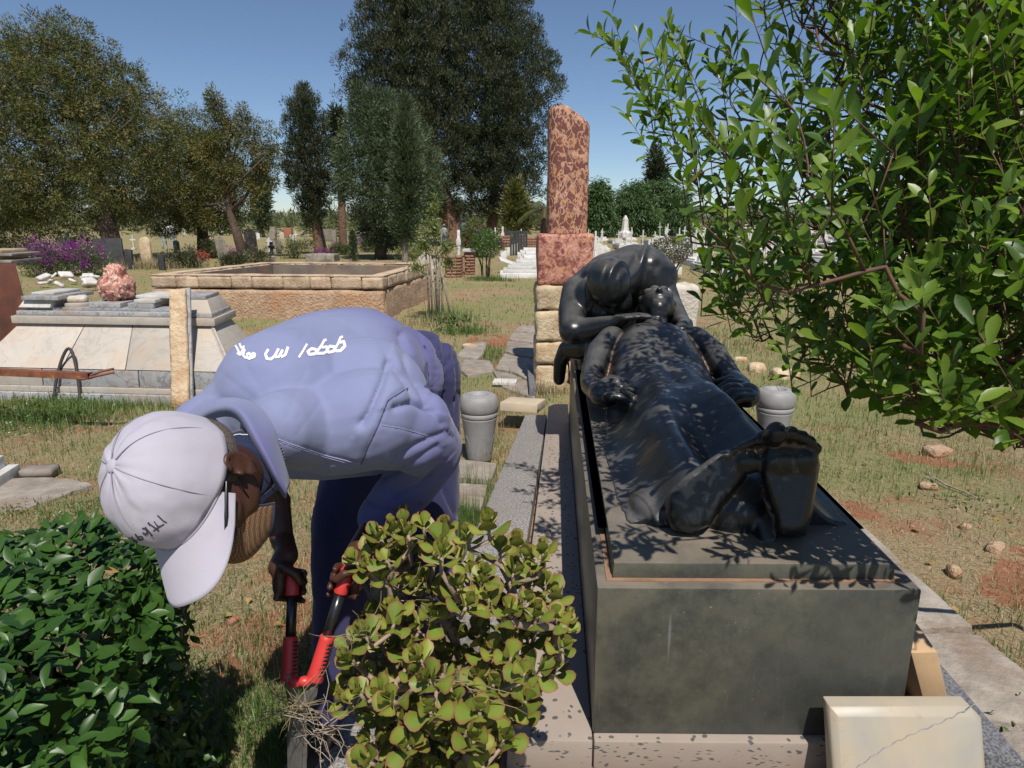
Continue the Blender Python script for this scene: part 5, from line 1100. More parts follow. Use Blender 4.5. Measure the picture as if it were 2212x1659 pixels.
# field of white graves with posts and crosses
def gravemesh(kind):
    g = Geo(); g.box((0, .9, .12), (.85, 1.9, .24)); g.box((0, .9, .27), (.66, 1.6, .06))
    if kind % 2 == 0: g.box((0, .0, .2), (.5, .22, .4))
    p = Geo(); h = [1.0, 1.15, .9, 1.25][kind]; p.box((0, 0, h/2+.1), (.055, .055, h))
    if kind in (0, 3): p.box((0, 0, h*.8), (.34, .05, .055))
    else: p.box((0, -.01, h*.8), (.11, .06, .2))
    return g.mesh('ledger', M['white']), p.mesh('marker', M['white'])
GM = [gravemesh(k) for k in range(4)]
r5 = random.Random(5); cnt = 0
for row in range(15):
    y = 21+row*3.0+row*row*.12
    x = .115*y+.2; xe = .64*y
    if y > 26: x = -.015*y if y > 34 and y < 60 else x
    if y > 34 and y < 60: x = .012*y
    while x < xe and cnt < 288:
        if r5.random() < .86:
            k = r5.randrange(4); yy = y+r5.uniform(-.6, .6); o = thing('grave', 'white grave with %s in the crowded far rows' % ('a headblock and low thin cross', 'a thin post and small plaque', 'a headblock and short plaque post', 'a tall thin cross, no headblock')[k], 'grave', (x, yy, r5.uniform(-.05, .02)), 'white graves in the crowded rows')
            o.rotation_euler = (0, 0, r5.uniform(-.12, .12)+.08); link('ledger', GM[k][0], o); q = link('marker', GM[k][1], o); q.scale = (1, 1, r5.uniform(.7, 1.15)); q.rotation_euler = (r5.uniform(-.05, .05), r5.uniform(-.06, .06), 0); cnt += 1
        x += r5.uniform(1.15, 1.7)*(1+.012*y)
o = thing('white_monument', 'tall pale obelisk-like monument far behind the white graves', 'monument', (9.2, 56, 0)); Geo().lathe((9.2, 56, 0), [(.5, 0), (.5, .6), (.3, .8), (.22, 1.7), (.05, 2.0)], 6).obj('shaft', M['white'], o); 
for k in range(14):    # distant stones on the left side
    u = 395+k*27+r5.uniform(-8, 8); v = 512+r5.uniform(-4, 8); arch('headstone', 'small distant %s %s headstone in the scrub between the left trees' % (('white', 'grey', 'cream')[k % 3], 'rounded' if k % 2 == 0 else 'square'), u, v-r5.uniform(9, 17), v, r5.uniform(6, 10), M[('white', 'oldstone', 'marble')[k % 3]], round_=k % 2 == 0)['group'] = 'small distant headstones on the left'
o = thing('white_monument', 'small white column monument with a cap, far behind the magenta bush', 'monument', gp(783, 524)); b = o.location; Geo().lathe(b, [(.34, 0), (.3, .3), (.17, .4), (.15, 1.0), (.3, 1.05), (.3, 1.25)], 12).obj('shaft', M['white'], o)
# ---------------------------------------------------------------- people far off
def small_person(label, u, vt, vb, shirt, trous, cap_, yaw=0):
    b = gp(u, vb); h = (vb-vt)*b.y/FOC; s = h/1.72; o = thing('person', label, 'person', b); rm_ = Matrix.Rotation(yaw, 3, 'Z')
    def P(x, y, z): return b+rm_@Vector((x*s, y*s, z*s))
    g = Geo(); g.ell(P(0, 0, 1.60), (.085*s, .10*s, .12*s)); g.cap(P(0, 0, 1.42), P(0, 0, 1.55), .055*s); g.cap(P(0, 0, 1.0), P(0, 0, 1.38), .12*s, .13*s)
    for q in (-1, 1):
        g.chain([P(.17*q, 0, 1.40), P(.22*q, .02, 1.14), P(.20*q, -.12, .92)], [.05*s, .042*s, .034*s], 8); g.ell(P(.20*q, -.15, .87), (.035*s, .05*s, .05*s)); g.cap(P(.09*q, 0, .9), P(.1*q, .02, .1), .06*s, .05*s, 8)
    me = fuse(g, .018*s, 2, .5, M['skin'], 'body'); shift(me, b); link('body', me, o)
    g = Geo(); g.cap(P(0, 0, 1.02), P(0, 0, 1.33), .17*s, .19*s); [g.chain([P(.16*q, 0, 1.38), P(.22*q, .02, 1.16)], [.075*s, .065*s], 8) for q in (-1, 1)]
    me = fuse(g, .02*s, 2, .5, shirt, 'shirt'); shift(me, b); link('shirt', me, o)
    g = Geo(); g.cap(P(-.05, 0, .95), P(.05, 0, .95), .15*s); [g.cap(P(.09*q, 0, .9), P(.11*q, .02*q, .08), .10*s, .075*s, 8) for q in (-1, 1)]
    me = fuse(g, .02*s, 2, .5, trous, 'trousers'); shift(me, b); link('trousers', me, o)
    g = Geo(); g.ell(P(0, 0, 1.66), (.10*s, .115*s, .085*s)); g.box(P(0, -.12, 1.65), (.13*s, .1*s, .015*s), rm_); g.obj('cap', cap_, o, True); return o
small_person('distant person in a teal shirt and dark cap standing behind the brick pillar', 1003, 476, 541, basic('teal_shirt', (.06, .14, .13), (.05, .11, .10)), basic('grey_trousers', (.13, .13, .15)), M['navy'], 2.6)
small_person('distant person in a pale top and blue jeans, seen through the sapling', 960, 487, 539, basic('pale_shirt', (.35, .36, .4)), basic('blue_jeans', (.07, .13, .25)), basic('grey_cap', (.25, .25, .28)), .5)
# ---------------------------------------------------------------- sapling, topiary
sp = thing('sapling', 'young staked sapling with thin leafy stems in the grass behind the bent gardener', 'tree', gp(942, 690)); b = sp.location
g = Geo()
for dx, dy, tx, tz in ((-.06, 0, -.10, 1.55), (.02, .05, .02, 1.7), (.05, -.03, .14, 1.5)):
    g.tube([b+Vector((dx, dy, -.05)), b+Vector((dx*.6+tx*.3, dy, .6)), b+Vector((tx, dy*2, tz))], [.016, .013, .006], 6)
g.obj('stem', M['twig_grey'], sp, True)
bl = [(b+Vector((0, 0, 1.45)), (.22, .2, .4)), (b+Vector((.2, 0, 1.15)), (.18, .18, .26)), (b+Vector((-.18, 0, 1.2)), (.18, .18, .28)), (b+Vector((-.28, -.1, .85)), (.22, .15, .14)), (b+Vector((.22, .1, .9)), (.14, .14, .14)), (b+Vector((.03, 0, 1.8)), (.1, .1, .2))]
P, N = clumps(bl, 330, .3, 3, .3); m = len(P)
L_ol = leaf_tpl([.01, .10, .13, .09, .0], .2, .1); per = 5
leaves(sp, 'leaf', [L_ol], np.repeat(P, per, 0)+RG.normal(size=(m*per, 3))*.03, rdir(m*per, .8), rdir(m*per, .5), RG.uniform(.05, .085, m*per), M['olive'], 0)
for k, (x0_, y0_, x1_, z1) in enumerate(((-.11, .05, -.15, 1.5), (.02, -.05, -.06, 1.05), (.26, .02, .04, 1.1), (-.02, .2, -.02, 1.0), (.10, .1, .10, .95))):
    g = Geo(); p = b+Vector((x0_, y0_, -.03)); g.tube([p, b+Vector(((x0_+x1_)/2, y0_, z1*.5)), b+Vector((x1_, y0_*.5, z1))], [.017, .016, .012], 7); g.obj('stake', M['stake'], sp, True)
g = Geo(); g.tube([b+Vector((.16*math.cos(a)-.02, .12*math.sin(a), .72+.01*math.sin(3*a))) for a in np.linspace(0, 6.28, 16)], .006, 5, cap=False); g.obj('tie', M['stake'], sp, True)
def topiary(label, u, vb, vc, rx, rz, mat, seed, stems=9, legs=.42, n=2600):
    b = gp(u, vb); tt_ = b.y/.97; o = thing('topiary', label, 'topiary', b); zc = aty(u, vc, b.y).z; rx *= tt_/FOC; rz *= tt_/FOC
    d = rdir(n); d = d[d[:, 2] > -.95]; rr = 1-RG.random(len(d))**2*.35; rr *= 1+.14*(fbm(d*3, 1.5, seed)-.5)*2; P = np.array((b+Vector((0, 0, zc)))[:])+d*rr[:, None]*np.array([rx, rx, rz])
    leaves(o, 'leaf', [leaf_tpl([.02, .2, .24, .14, 0], .2, .15)], P, d*.5+rdir(len(d), .3), d+rdir(len(d))*.5, RG.uniform(.035, .065, len(d)), mat, 0)
    g = Geo(); r6 = random.Random(seed)
    for k in range(stems):
        a = r6.uniform(0, 6.28); q = r6.uniform(.5, 1.1)
        g.tube([b+Vector((math.cos(a)*.12, math.sin(a)*.12, -.05)), b+Vector((math.cos(a)*rx*.35*q, math.sin(a)*rx*.3, zc*.4)), b+Vector((math.cos(a+.3)*rx*.7*q, math.sin(a)*rx*.6, zc*.85))], [.018, .014, .008], 6)
    g.obj('stem', M['bark'], o, True)
    for k in range(14):
        a = RG.uniform(0, 6.28); 
    f = rdir(26, .2); leaves(o, 'flower', [leaf_tpl([.1, .4, .3, 0], .2, .1)], np.array((b+Vector((0, 0, zc)))[:])+f*np.array([rx, rx, rz])*1.02, f, rdir(26), np.full(26, .06), M['bougain'], 0, rest='flowers'); return o
topiary('clipped green topiary ball on bare twisted stems left of the red stele', 1050, 606, 527, 33, 31, M['topi'], 1)
topiary('flatter clipped topiary ball with a few magenta flowers, right of the mourning figure', 1446, 606, 540, 45, 27, M['topi2'], 2, 14)
# stones lying in the grass on the right
for k, (u, v, w, d, h, m_, lb) in enumerate(((1695, 815, .26, .22, .12, 'lime', 'largest cream rock in the grass right of the tomb'), (1635, 797, .20, .16, .08, 'lime', 'flat cream rock left of the largest one'), (1600, 778, .14, .10, .05, 'lime', 'small pale rock nearest the tomb in the grass'), (2150, 1185, .12, .07, .04, 'render', 'brown clod in the bare soil right of the tomb'), (2085, 1140, .05, .05, .03, 'render', 'tiny orange clod right of the tomb corner'), (2025, 975, .16, .12, .05, 'render', 'reddish clod in the grass behind the stone feet'), (2060, 1235, .07, .05, .04, 'render', 'small orange stone at the edge of the paving'), (2005, 1050, .10, .07, .03, 'render', 'low reddish clod in the dry grass right of the statue'), (505, 1340, .05, .03, .02, 'brick', 'orange shard on the soil beside the cap'), (1015, 750, .22, .12, .05, 'lime', 'pale rock at the left of the flagstone path'), (1000, 880, .20, .10, .06, 'lime', 'yellowish rock behind the left stone vase'))):
    me = rough_box((0, 0, 0), (w, d, h*1.5), (0, 0, k*1.3), h*.25, .03, 40+k, M[m_], h*.45, 'rock', 14); tag(link('rock', me, None, gp(u, v, .01)), lb, 'rock')
# ---------------------------------------------------------------- near plants
def grow(parent, name, root, tips, mat, r0=.0016, exp_=.5, sides=5, sag=.0, mid=2, bias=.35, maxr=.03, first=None):
    """joins twig bases to a root by a branching network of tapered stems"""
    nodes = [Vector(root)]; par = [-1]; 
    if first:
        for p in first: nodes.append(Vector(p)); par.append(len(nodes)-2)
    tips = sorted(tips, key=lambda p: (Vector(p)-nodes[0]).length); R0 = nodes[0]; ends = []
    A = [tuple(n) for n in nodes]
    for p in tips:
        p = Vector(p); arr = np.array(A); d = np.linalg.norm(arr-np.array(p[:]), axis=1); dr = np.linalg.norm(arr-np.array(R0[:]), axis=1)
        j = int(np.argmin(d+bias*np.maximum(dr-(p-R0).length*.97, 0)*3+.06*dr)); a = nodes[j]; L = (p-a).length; k = max(1, min(14, int(L/.05))); prev = j; bow = Vector((rnd.uniform(-1, 1), rnd.uniform(-1, 1), rnd.uniform(-1, 1)))*L*.09
        for q in range(1, k+1):
            s = q/k; m = a.lerp(p, s)+bow*math.sin(math.pi*s)+Vector((rnd.uniform(-1, 1), rnd.uniform(-1, 1), rnd.uniform(-1, 1)))*.005*(s < 1)+Vector((0, 0, -sag*math.sin(math.pi*s)*L)); nodes.append(m); par.append(prev); A.append(tuple(m)); prev = len(nodes)-1
        ends.append(prev)
    cnt = [0]*len(nodes)
    for e in ends:
        k = e
        while k != -1: cnt[k] += 1; k = par[k]
    kids = {}
    for i, q in enumerate(par): kids.setdefault(q, []).append(i)
    rad = [min(maxr, r0*max(c_, 1)**exp_) for c_ in cnt]; g = Geo()
    stack = [0]; started = []
    for i in range(len(nodes)):      # build strands: follow the thickest child
        if i == 0 or max(kids[par[i]], key=lambda q: cnt[q]) != i or par[i] == 0: started.append(i)
    for s in started:
        if s == 0: continue
        pts = [nodes[par[s]], nodes[s]]; rr = [min(rad[par[s]], rad[s]*1.25), rad[s]]; k = s
        while k in kids:
            k = max(kids[k], key=lambda q: cnt[q]); pts.append(nodes[k]); rr.append(rad[k])
        if len(pts) > 1: g.tube(pts, rr, sides if rr[0] < .006 else sides+3)
    o = g.obj(name, mat, parent, True); o['kind'] = 'stuff'; return nodes, par, ends
def inpoly(P, poly):
    x, y = P[:, 0], P[:, 1]; c = np.zeros(len(P), bool); n = len(poly); j = n-1
    for i in range(n):
        xi, yi = poly[i][:2]; xj, yj = poly[j][:2]
        with np.errstate(divide='ignore', invalid='ignore'):
            c ^= ((yi > y) != (yj > y)) & (x < (xj-xi)*(y-yi)/(yj-yi+1e-12)+xi)
        j = i
    return c
# -- the overhanging shrub at the right
sh = thing('leafy_shrub', 'large glossy green shrub overhanging the tomb from the right edge', 'shrub', (2.3, 2.0, 0))
env = [(1570, -60), (1600, 60), (1490, 90), (1430, 150), (1350, 100), (1330, 150), (1400, 240), (1360, 285), (1440, 335), (1440, 420), (1490, 505), (1510, 600), (1560, 680), (1640, 745), (1720, 775), (1800, 810), (1960, 870), (2060, 885), (2150, 925), (2240, 960), (2700, 1000), (2800, -500), (1600, -500)]
tips = []; dirs = []
def tip(u, v, t, d=None, n=12, L=.068): tips.append((at(u, v, t), d, n, L))
Pc = []; r7 = random.Random(21)
while len(Pc) < 1020:
    u, v = r7.uniform(1340, 2800), r7.uniform(-480, 1000)
    if not inpoly(np.array([[u, v]]), env)[0]: continue
    f = np.clip((u-1340)/700, 0, 1); dens = .35+.65*f
    if u < 1640 and v < 560: dens *= .9
    if 1400 < u < 1700 and v < 300: dens *= .75
    if r7.random() > dens: continue
    lo = 1.75-.45*f; hi = 2.5-.1*f
    t = r7.uniform(lo, hi)
    if v > 640 and u < 1850: t = r7.uniform(1.6, 2.3)
    p = at(u, v, t)
    if p.z < .35: continue
    lx, ly = p.x-.13*p.z, p.y+.62*p.z
    if lx > 1.32 and 2.0 < ly < 5.2 and r7.random() > .04: continue
    tx, ty = p.x-.13*(p.z-.9), p.y+.62*(p.z-.9)
    if .3 < tx < 1.05 and 2.3 < ty < 4.2 and r7.random() < .5: continue
    if p.x > 1.6 and p.y > 1.9 and r7.random() > .15: continue
    Pc.append(p); tips.append((p, None, r7.randint(9, 15), r7.uniform(.050, .074)))
for u, v, t, n, L in ((1300, 85, 2.35, 9, .06), (1335, 70, 2.35, 8, .06), (1345, 125, 2.35, 10, .06), (1385, 115, 2.3, 8, .055), (1375, 180, 2.3, 10, .06), (1420, 130, 2.3, 9, .06), (1452, 100, 2.25, 11, .06), (1500, 85, 2.3, 9, .055), (1380, 290, 2.3, 12, .065), (1420, 300, 2.3, 9, .06), (1590, 30, 2.2, 8, .055), (1480, 150, 2.2, 8, .06),
                      (1520, 590, 1.9, 11, .065), (1560, 640, 1.85, 11, .06), (1600, 575, 1.8, 10, .06), (1750, 790, 1.9, 8, .06), (2160, 900, 1.45, 8, .07), (1960, 860, 1.5, 8, .085), (1545, 610, 1.7, 9, .06)):
    tips.append((at(u, v, t), None, n, L))
for u, v, t, n, L in ((1500, 350, 1.15, 9, .060), (1545, 300, 1.15, 8, .060), (1480, 430, 1.2, 8, .060), (1570, 400, 1.2, 10, .060), (1650, 180, 1.25, 9, .060), (1715, 330, 1.2, 9, .060), (1800, 330, 1.1, 10, .064), (1850, 260, 1.15, 8, .064), (1700, 460, 1.2, 9, .060), (1800, 450, 1.2, 9, .060), (1880, 400, 1.25, 8, .064), (1740, 560, 1.25, 8, .07), (1610, 520, 1.2, 9, .060), (1990, 620, 1.25, 8, .064), (1930, 700, 1.3, 8, .064), (1640, 80, 1.3, 8, .07), (2140, 760, 1.3, 8, .08)):
    tips.append((at(u, v, t), None, n, L))
root = Vector((2.3, 2.0, .0))
Pl = []; Dl = []; Nl = []; Sl = []; bases = []
for p, d, n, L in tips:
    out = (p-Vector((1.9, 2.5, .9))); out.normalize(); d = (out*.8+Vector((r7.gauss(0, .35), r7.gauss(0, .35), .55+r7.gauss(0, .3)))).normalized()
    ln = .10+.012*n*.8; base = p-d*ln*.6; bases.append(tuple(base)); ph = r7.uniform(0, 6.28); o1 = d.orthogonal().normalized(); o2 = d.cross(o1)
    for k in range(n):
        s = (k+.5)/n; q = base+d*ln*(s**.8); a = ph+k*2.4; sp_ = .95-.55*s; r_ = o1*math.cos(a)+o2*math.sin(a); ld = (d*(1-sp_*.75)+r_*sp_+Vector((0, 0, .12))).normalized()
        Pl.append(q); Dl.append(ld); Nl.append((d*.9-r_*.2+Vector((0, 0, .35))+Vector((r7.gauss(0, .25), r7.gauss(0, .25), r7.gauss(0, .25))))); Sl.append(L*r7.uniform(.7, 1.2)*(1.05-.35*abs(s-.5)))
twg = [b for b in bases]
grow(sh, 'branches', root, twg, M['twig'], .0015, .44, 5, .05, maxr=.014, first=[(2.25, 2.0, .35), (2.15, 2.0, .7)])
g = Geo()
for (p, d, n, L), b in zip(tips, bases): pass
for i, b in enumerate(bases):
    p = Vector(tips[i][0]); dd = (p-Vector(b)); g.tube([b, p+dd*.5], [.0018, .0011], 4)
o = g.obj('twigs', M['twig'], sh, True); o['kind'] = 'stuff'
ob = lambda c, f, w=1.: leaf_tpl([q*w for q in (.012, .07, .12, .165, .185, .15, .02)], f, c, wob=.03)
tp = [ob(.15, .35), ob(.05, .2, .9), ob(.28, .4, 1.05), ob(-.06, .3, .95)]
leaves(sh, 'leaf', tp, [p[:] for p in Pl], [p[:] for p in Dl], [p[:] for p in Nl], Sl, M['leaf_shrub'], 300, rest='leaves')
ii = RG.integers(0, len(Pl), 38); leaves(sh, 'yellow_leaf', tp, [Pl[i][:] for i in ii], rdir(38), rdir(38), np.full(38, .055), M['leaf_old'], 0, rest='yellow_leaves')
# -- hedge at the lower left
hd = thing('clipped_hedge', 'dense glossy dark green hedge filling the lower left corner below the cap', 'hedge', (-1.4, 1.35, 0))
n = 8600; hx0, hx1, hy0, hy1, hz = -2.5, -.66, .55, 1.68, .86
P = np.c_[RG.uniform(hx0, hx1, n), RG.uniform(hy0, hy1, n), RG.uniform(.05, hz, n)]
side = RG.random(n)
top = side < .50; P[top, 2] = hz-RG.random(top.sum())**1.5*.12
rt = (side >= .50) & (side < .72); P[rt, 0] = hx1-RG.random(rt.sum())**1.5*.12; P[rt, 2] = RG.uniform(.0, hz, rt.sum())
fr = (side >= .72) & (side < .9); P[fr, 1] = hy0+.25+RG.random(fr.sum())*.2
bk_ = side >= .9; P[bk_, 1] = hy1-RG.random(bk_.sum())**1.5*.12
bl_ = (fbm(P, 3.2, 5, 3)-.5)*.30; P[:, 2] += np.where(top, bl_, 0); P[:, 0] += np.where(rt, bl_*.8, 0)
e = np.clip((P[:, 0]-(hx1-.18))/.18, 0, 1); P[:, 2] -= e**2*np.clip(P[:, 2]/hz, 0, 1)*.12
e = np.clip((P[:, 1]-(hy1-.2))/.2, 0, 1); P[:, 2] -= e**2*np.clip(P[:, 2]/hz, 0, 1)*.10
Nn = np.zeros((n, 3)); Nn[top, 2] = 1; Nn[rt, 0] = 1; Nn[fr, 1] = -1; Nn[bk_, 1] = 1; Nn += rdir(n)*.75; Nn[:, 2] += .5; Nn[:, 1] -= .35
P[:, 0] -= np.clip(P[:, 1]-.9, 0, 1)*.28*(P[:, 0]-hx0)/(hx1-hx0)
D = rdir(n, .25); D = D-(D*Nn/np.linalg.norm(Nn, axis=1, keepdims=True)).sum(1, keepdims=True)*Nn/np.linalg.norm(Nn, axis=1, keepdims=True)*.7
# leaves in small whorls
m = 2900; C = P[:m]; k = 3; Q = np.concatenate([C+RG.normal(size=(m, 3))*.004 for _ in range(k)]); NQ = np.tile(Nn[:m], (k, 1)); a = np.concatenate([np.full(m, q*2.1) for q in range(k)])+np.tile(RG.random(m)*6.28, k)
X, Y, Z = frames(NQ, rdir(m*k)); Dq = X*np.cos(a)[:, None]+Z*np.sin(a)[:, None]+.35*NQ/np.linalg.norm(NQ, axis=1, keepdims=True)
lt = [leaf_tpl([.01*w, .15*w, .235*w, .225*w, .14*w, .015], f, c, wob=.02) for w, f, c in ((1, .3, .2), (.85, .45, .3), (1.1, .2, .05), (.95, .35, -.05))]
leaves(hd, 'leaf', lt, np.r_[P[m:], Q], np.r_[D[m:], Dq], np.r_[Nn[m:], NQ+rdir(m*k)*.3], np.r_[RG.uniform(.028, .046, n-m), RG.uniform(.032, .052, m*k)], M['leaf_hedge'], 300, rest='leaves')
g = Geo(); r8 = random.Random(8)
for k in range(260):
    x, y = r8.uniform(hx0+.5, hx1-.22), r8.uniform(hy0+.2, hy1-.08); z0 = r8.uniform(.35, .6); p = Vector((x, y, z0)); q = p+Vector((r8.uniform(-.1, .1), r8.uniform(-.1, .1), min(r8.uniform(.1, .25), .74-z0))); g.tube([p, p.lerp(q, .5)+Vector((r8.uniform(-.02, .02), 0, 0)), q], [.0045, .0035, .0028], 5)
for k in range(26):
    x, y = r8.uniform(hx0+.6, hx1-.30), r8.uniform(hy0+.2, hy1-.08); g.tube([(x, y, -.02), (x+r8.uniform(-.1, .1), y, .3), (x+r8.uniform(-.2, .2), y+.05, .58)], [.014, .010, .005], 6)
o = g.obj('stems', M['twig_grey'], hd, True); o['kind'] = 'stuff'
core = (np.array([(-.5, 0, 0), (.5, 0, 0), (.4, 1, 0), (-.4, 1, 0)]), np.array([(0, 1, 2, 3)]), np.zeros(4))
nn_ = 2200; Pk = np.c_[RG.uniform(hx0, hx1-.1, nn_), RG.uniform(hy0+.1, hy1-.1, nn_), RG.uniform(.02, hz-.12, nn_)]; Pk[:, 0] -= np.clip(Pk[:, 1]-.9, 0, 1)*.28; leaves(hd, 'leaf', [core], Pk, rdir(nn_), rdir(nn_), RG.uniform(.05, .09, nn_), M['leaf_hedge'], 0, rest='inner_leaves')
ii = RG.integers(0, n, 20); leaves(hd, 'old_leaf', lt, P[ii], rdir(20), rdir(20), np.full(20, .04), M['leaf_old'], 0, rest='old_leaves')
# -- jade plant
jp = thing('jade_plant', 'leggy succulent with fat yellow-green leaves edged in red, in front of the terrazzo kerb', 'succulent', (-.12, 1.5, 0))
jenv = [(745, 1215), (800, 1160), (850, 1130), (910, 1125), (1000, 1122), (1055, 1120), (1070, 1165), (1180, 1190), (1175, 1250), (1190, 1300), (1240, 1330), (1235, 1400), (1200, 1460), (1140, 1480), (1130, 1560), (1085, 1640), (1090, 1720), (800, 1720), (780, 1600), (730, 1540), (745, 1450), (740, 1400), (800, 1330), (790, 1270), (760, 1240)]
rj = random.Random(31); JC = []
fixed = [(1055, 1140), (880, 1155), (915, 1140), (965, 1150), (1010, 1160), (850, 1150), (770, 1215), (830, 1190), (1165, 1215), (1195, 1290), (1225, 1340), (1215, 1400), (1200, 1450), (1150, 1480), (1120, 1545), (745, 1500), (760, 1430), (850, 1350), (900, 1330), (1060, 1620), (800, 1600), (980, 1640), (905, 1640), (1100, 1270), (1130, 1210), (1080, 1190), (985, 1200), (930, 1200), (880, 1215)]
tries = 0
JC = [(u, v, 1.62+rj.uniform(-.12, .1)) for u, v in fixed]
while len(JC) < 152 and tries < 6000:
    tries += 1; u, v = rj.uniform(730, 1240), rj.uniform(1120, 1720)
    if not inpoly(np.array([[u, v]]), jenv)[0]: continue
    if min((u-a)**2+(v-b)**2 for a, b, _ in JC) < 21**2: continue
    if 780 < u < 960 and 1262 < v < 1325 and rj.random() < .85: continue
    JC.append((u, v, rj.uniform(1.42, 1.74)-.10*(v > 1450)))
JP = []; JD = []; JN = []; JS = []; jb = []
for u, v, t in JC:
    p = at(u, v, t); c0 = Vector((-.10, 1.45, .35)); d = ((p-c0).normalized()*.7+Vector((rj.gauss(0, .25), rj.gauss(0, .2)-.25, .75))).normalized(); jb.append(tuple(p-d*.035))
    o1 = d.orthogonal().normalized(); o2 = d.cross(o1); ph = rj.uniform(0, 6.28); nl = rj.choice((6, 8, 8, 10)); L = rj.uniform(.042, .057)
    for k in range(nl):
        lay = k//2; a = ph+(k % 2)*math.pi+lay*math.pi/2+rj.uniform(-.25, .25); r_ = o1*math.cos(a)+o2*math.sin(a); sp_ = 1.0-.27*lay+rj.uniform(-.12, .12); sp_ = max(sp_, .18)
        ld = (r_*sp_+d*(1.25-sp_*.75)).normalized(); JP.append(p+d*(.011*lay-.018)+r_*.003); JD.append(ld); JN.append(d*sp_-r_*(1.1-sp_*.5)); JS.append(L*(1-.13*lay)*rj.uniform(.8, 1.15))
jt = [leaf_tpl([.05*w, .10*w, .22*w, .345*w, .39*w, .33*w, .10*w], -.22, -.12+c, 4, thick=.055) for w, c in ((1, 0), (.92, .06), (1.08, -.06))]
leaves(jp, 'leaf', jt, [p[:] for p in JP], [p[:] for p in JD], [p[:] for p in JN], JS, M['leaf_jade'], 300, rest='leaves')
grow(jp, 'stems', (-.12, 1.48, -.02), jb, M['jadestem'], .0042, .34, 7, .03, maxr=.022, first=[(-.11, 1.47, .15), (-.09, 1.46, .3)])
g = Geo()
for i, b in enumerate(jb): g.tube([b, at(*JC[i])], [.0048, .004], 6)
o = g.obj('stem_tips', M['jadestem'], jp, True); o['kind'] = 'stuff'
# -- uprooted dry weed and roots hanging in the succulent and on the blades
def wisp(label, u, v, t, n, L, mat, seed, spread=1., name='dry_weed', z=0, cat='weed', r=.0012):
    o = thing(name, label, cat, at(u, v, t)); r9 = random.Random(seed); g = Geo(); b = o.location
    for k in range(n):
        d = Vector((r9.gauss(0, 1), r9.gauss(0, .5), r9.gauss(0, .6)+z)).normalized()*spread; l = L*r9.uniform(.4, 1); q = b+Vector((r9.gauss(0, .012), r9.gauss(0, .01), r9.gauss(0, .012))); pts = [q]
        for s in range(4): d = (d+Vector((r9.gauss(0, .35), r9.gauss(0, .2), r9.gauss(0, .35)-.08))).normalized(); q = q+d*l/4; pts.append(q)
        g.tube(pts, [r, r*.9, r*.75, r*.55, r*.3], 4)
    g.obj('root' if z < 1 else 'blade', mat, o, True); return o
wisp('uprooted dry weed with stringy roots lying across the shear blades', 640, 1530, 1.50, 34, .13, M['straw'], 3)
wisp('second tangle of pale dry roots beside the shear blades', 690, 1575, 1.50, 30, .15, M['stake'], 4)
wisp('dry straw tuft caught in the left side of the succulent', 775, 1370, 1.42, 9, .10, M['straw'], 5, name='straw_tuft')
wisp('pale dry twig lying on the succulent leaves', 1020, 1480, 1.38, 8, .13, M['straw'], 6, name='straw_tuft', r=.0016)
wisp('dry hanging straw under the upper leaves of the succulent', 870, 1290, 1.6, 12, .12, M['straw'], 7, name='straw_tuft')
# -- grass
def blades(name, XY, H, W, mat, lean=.5, var=None, lie=0.):
    n = len(XY); z = gheight(XY); B = np.c_[XY, z-.004]; a = RG.random(n)*2*math.pi; d = np.c_[np.cos(a), np.sin(a), np.zeros(n)]; s = np.c_[-np.sin(a), np.cos(a), np.zeros(n)]
    # face the blade roughly in a random direction, lean grows along it
    ln = np.abs(RG.normal(size=n))*lean+lie*RG.random(n); H = np.asarray(H); upv = np.zeros((n, 3)); upv[:, 2] = 1
    M1 = B+upv*(H*.55*np.exp(-ln*.5))[:, None]+d*(H*ln*.25)[:, None]; T1 = B+upv*(H*np.exp(-ln))[:, None]+d*(H*np.minimum(ln, 1.4)*.8)[:, None]; w = np.asarray(W)[:, None]
    V = np.stack([B-s*w, B+s*w, M1+s*w*.75, M1-s*w*.75, T1], 1).reshape(-1, 3); i = np.arange(n)[:, None]*5
    me = mesh_np(name, V, [i+np.array([[0, 1, 2, 3]]), i+np.array([[3, 2, 4]])], mat, False); varattr(me, np.repeat(RG.random(n) if var is None else var, 5)); o = link(name, me); return tag(o, None, None, None, 'stuff')
QP = [[T(-.28, -.12)[:2], T(1.52, -.3)[:2], T(1.47, 3.1)[:2], T(1.0, 3.3)[:2], T(.9, 3.6)[:2], T(-.17, 3.6)[:2], T(-.25, 0)[:2]], [T(-.57, .6)[:2], T(-.25, .6)[:2], T(-.15, 3.38)[:2], T(-.35, 3.38)[:2]],
      [exp(p, .09)[:2] for p in Bq], [p[:2] for p in (OFL, OFR, OBR, OBL)], [(sx0, SY), (sx0+1.55, SY), (sx0+1.55, SY+.6), (sx0, SY+.6)], [(-.62, 1.6), (-.38, 1.6), (-.36, 1.95), (-.58, 1.97)], [(-7.4, 7.9), (-5.7, 7.9), (-5.7, 9.2), (-7.4, 9.2)],
      [gp(u, v)[:2] for u, v in ((-60, 1110), (60, 1098), (160, 1062), (205, 1047), (150, 1032), (60, 1030), (-60, 1040))]]+[[q[:2] for q in p] for p in fl]
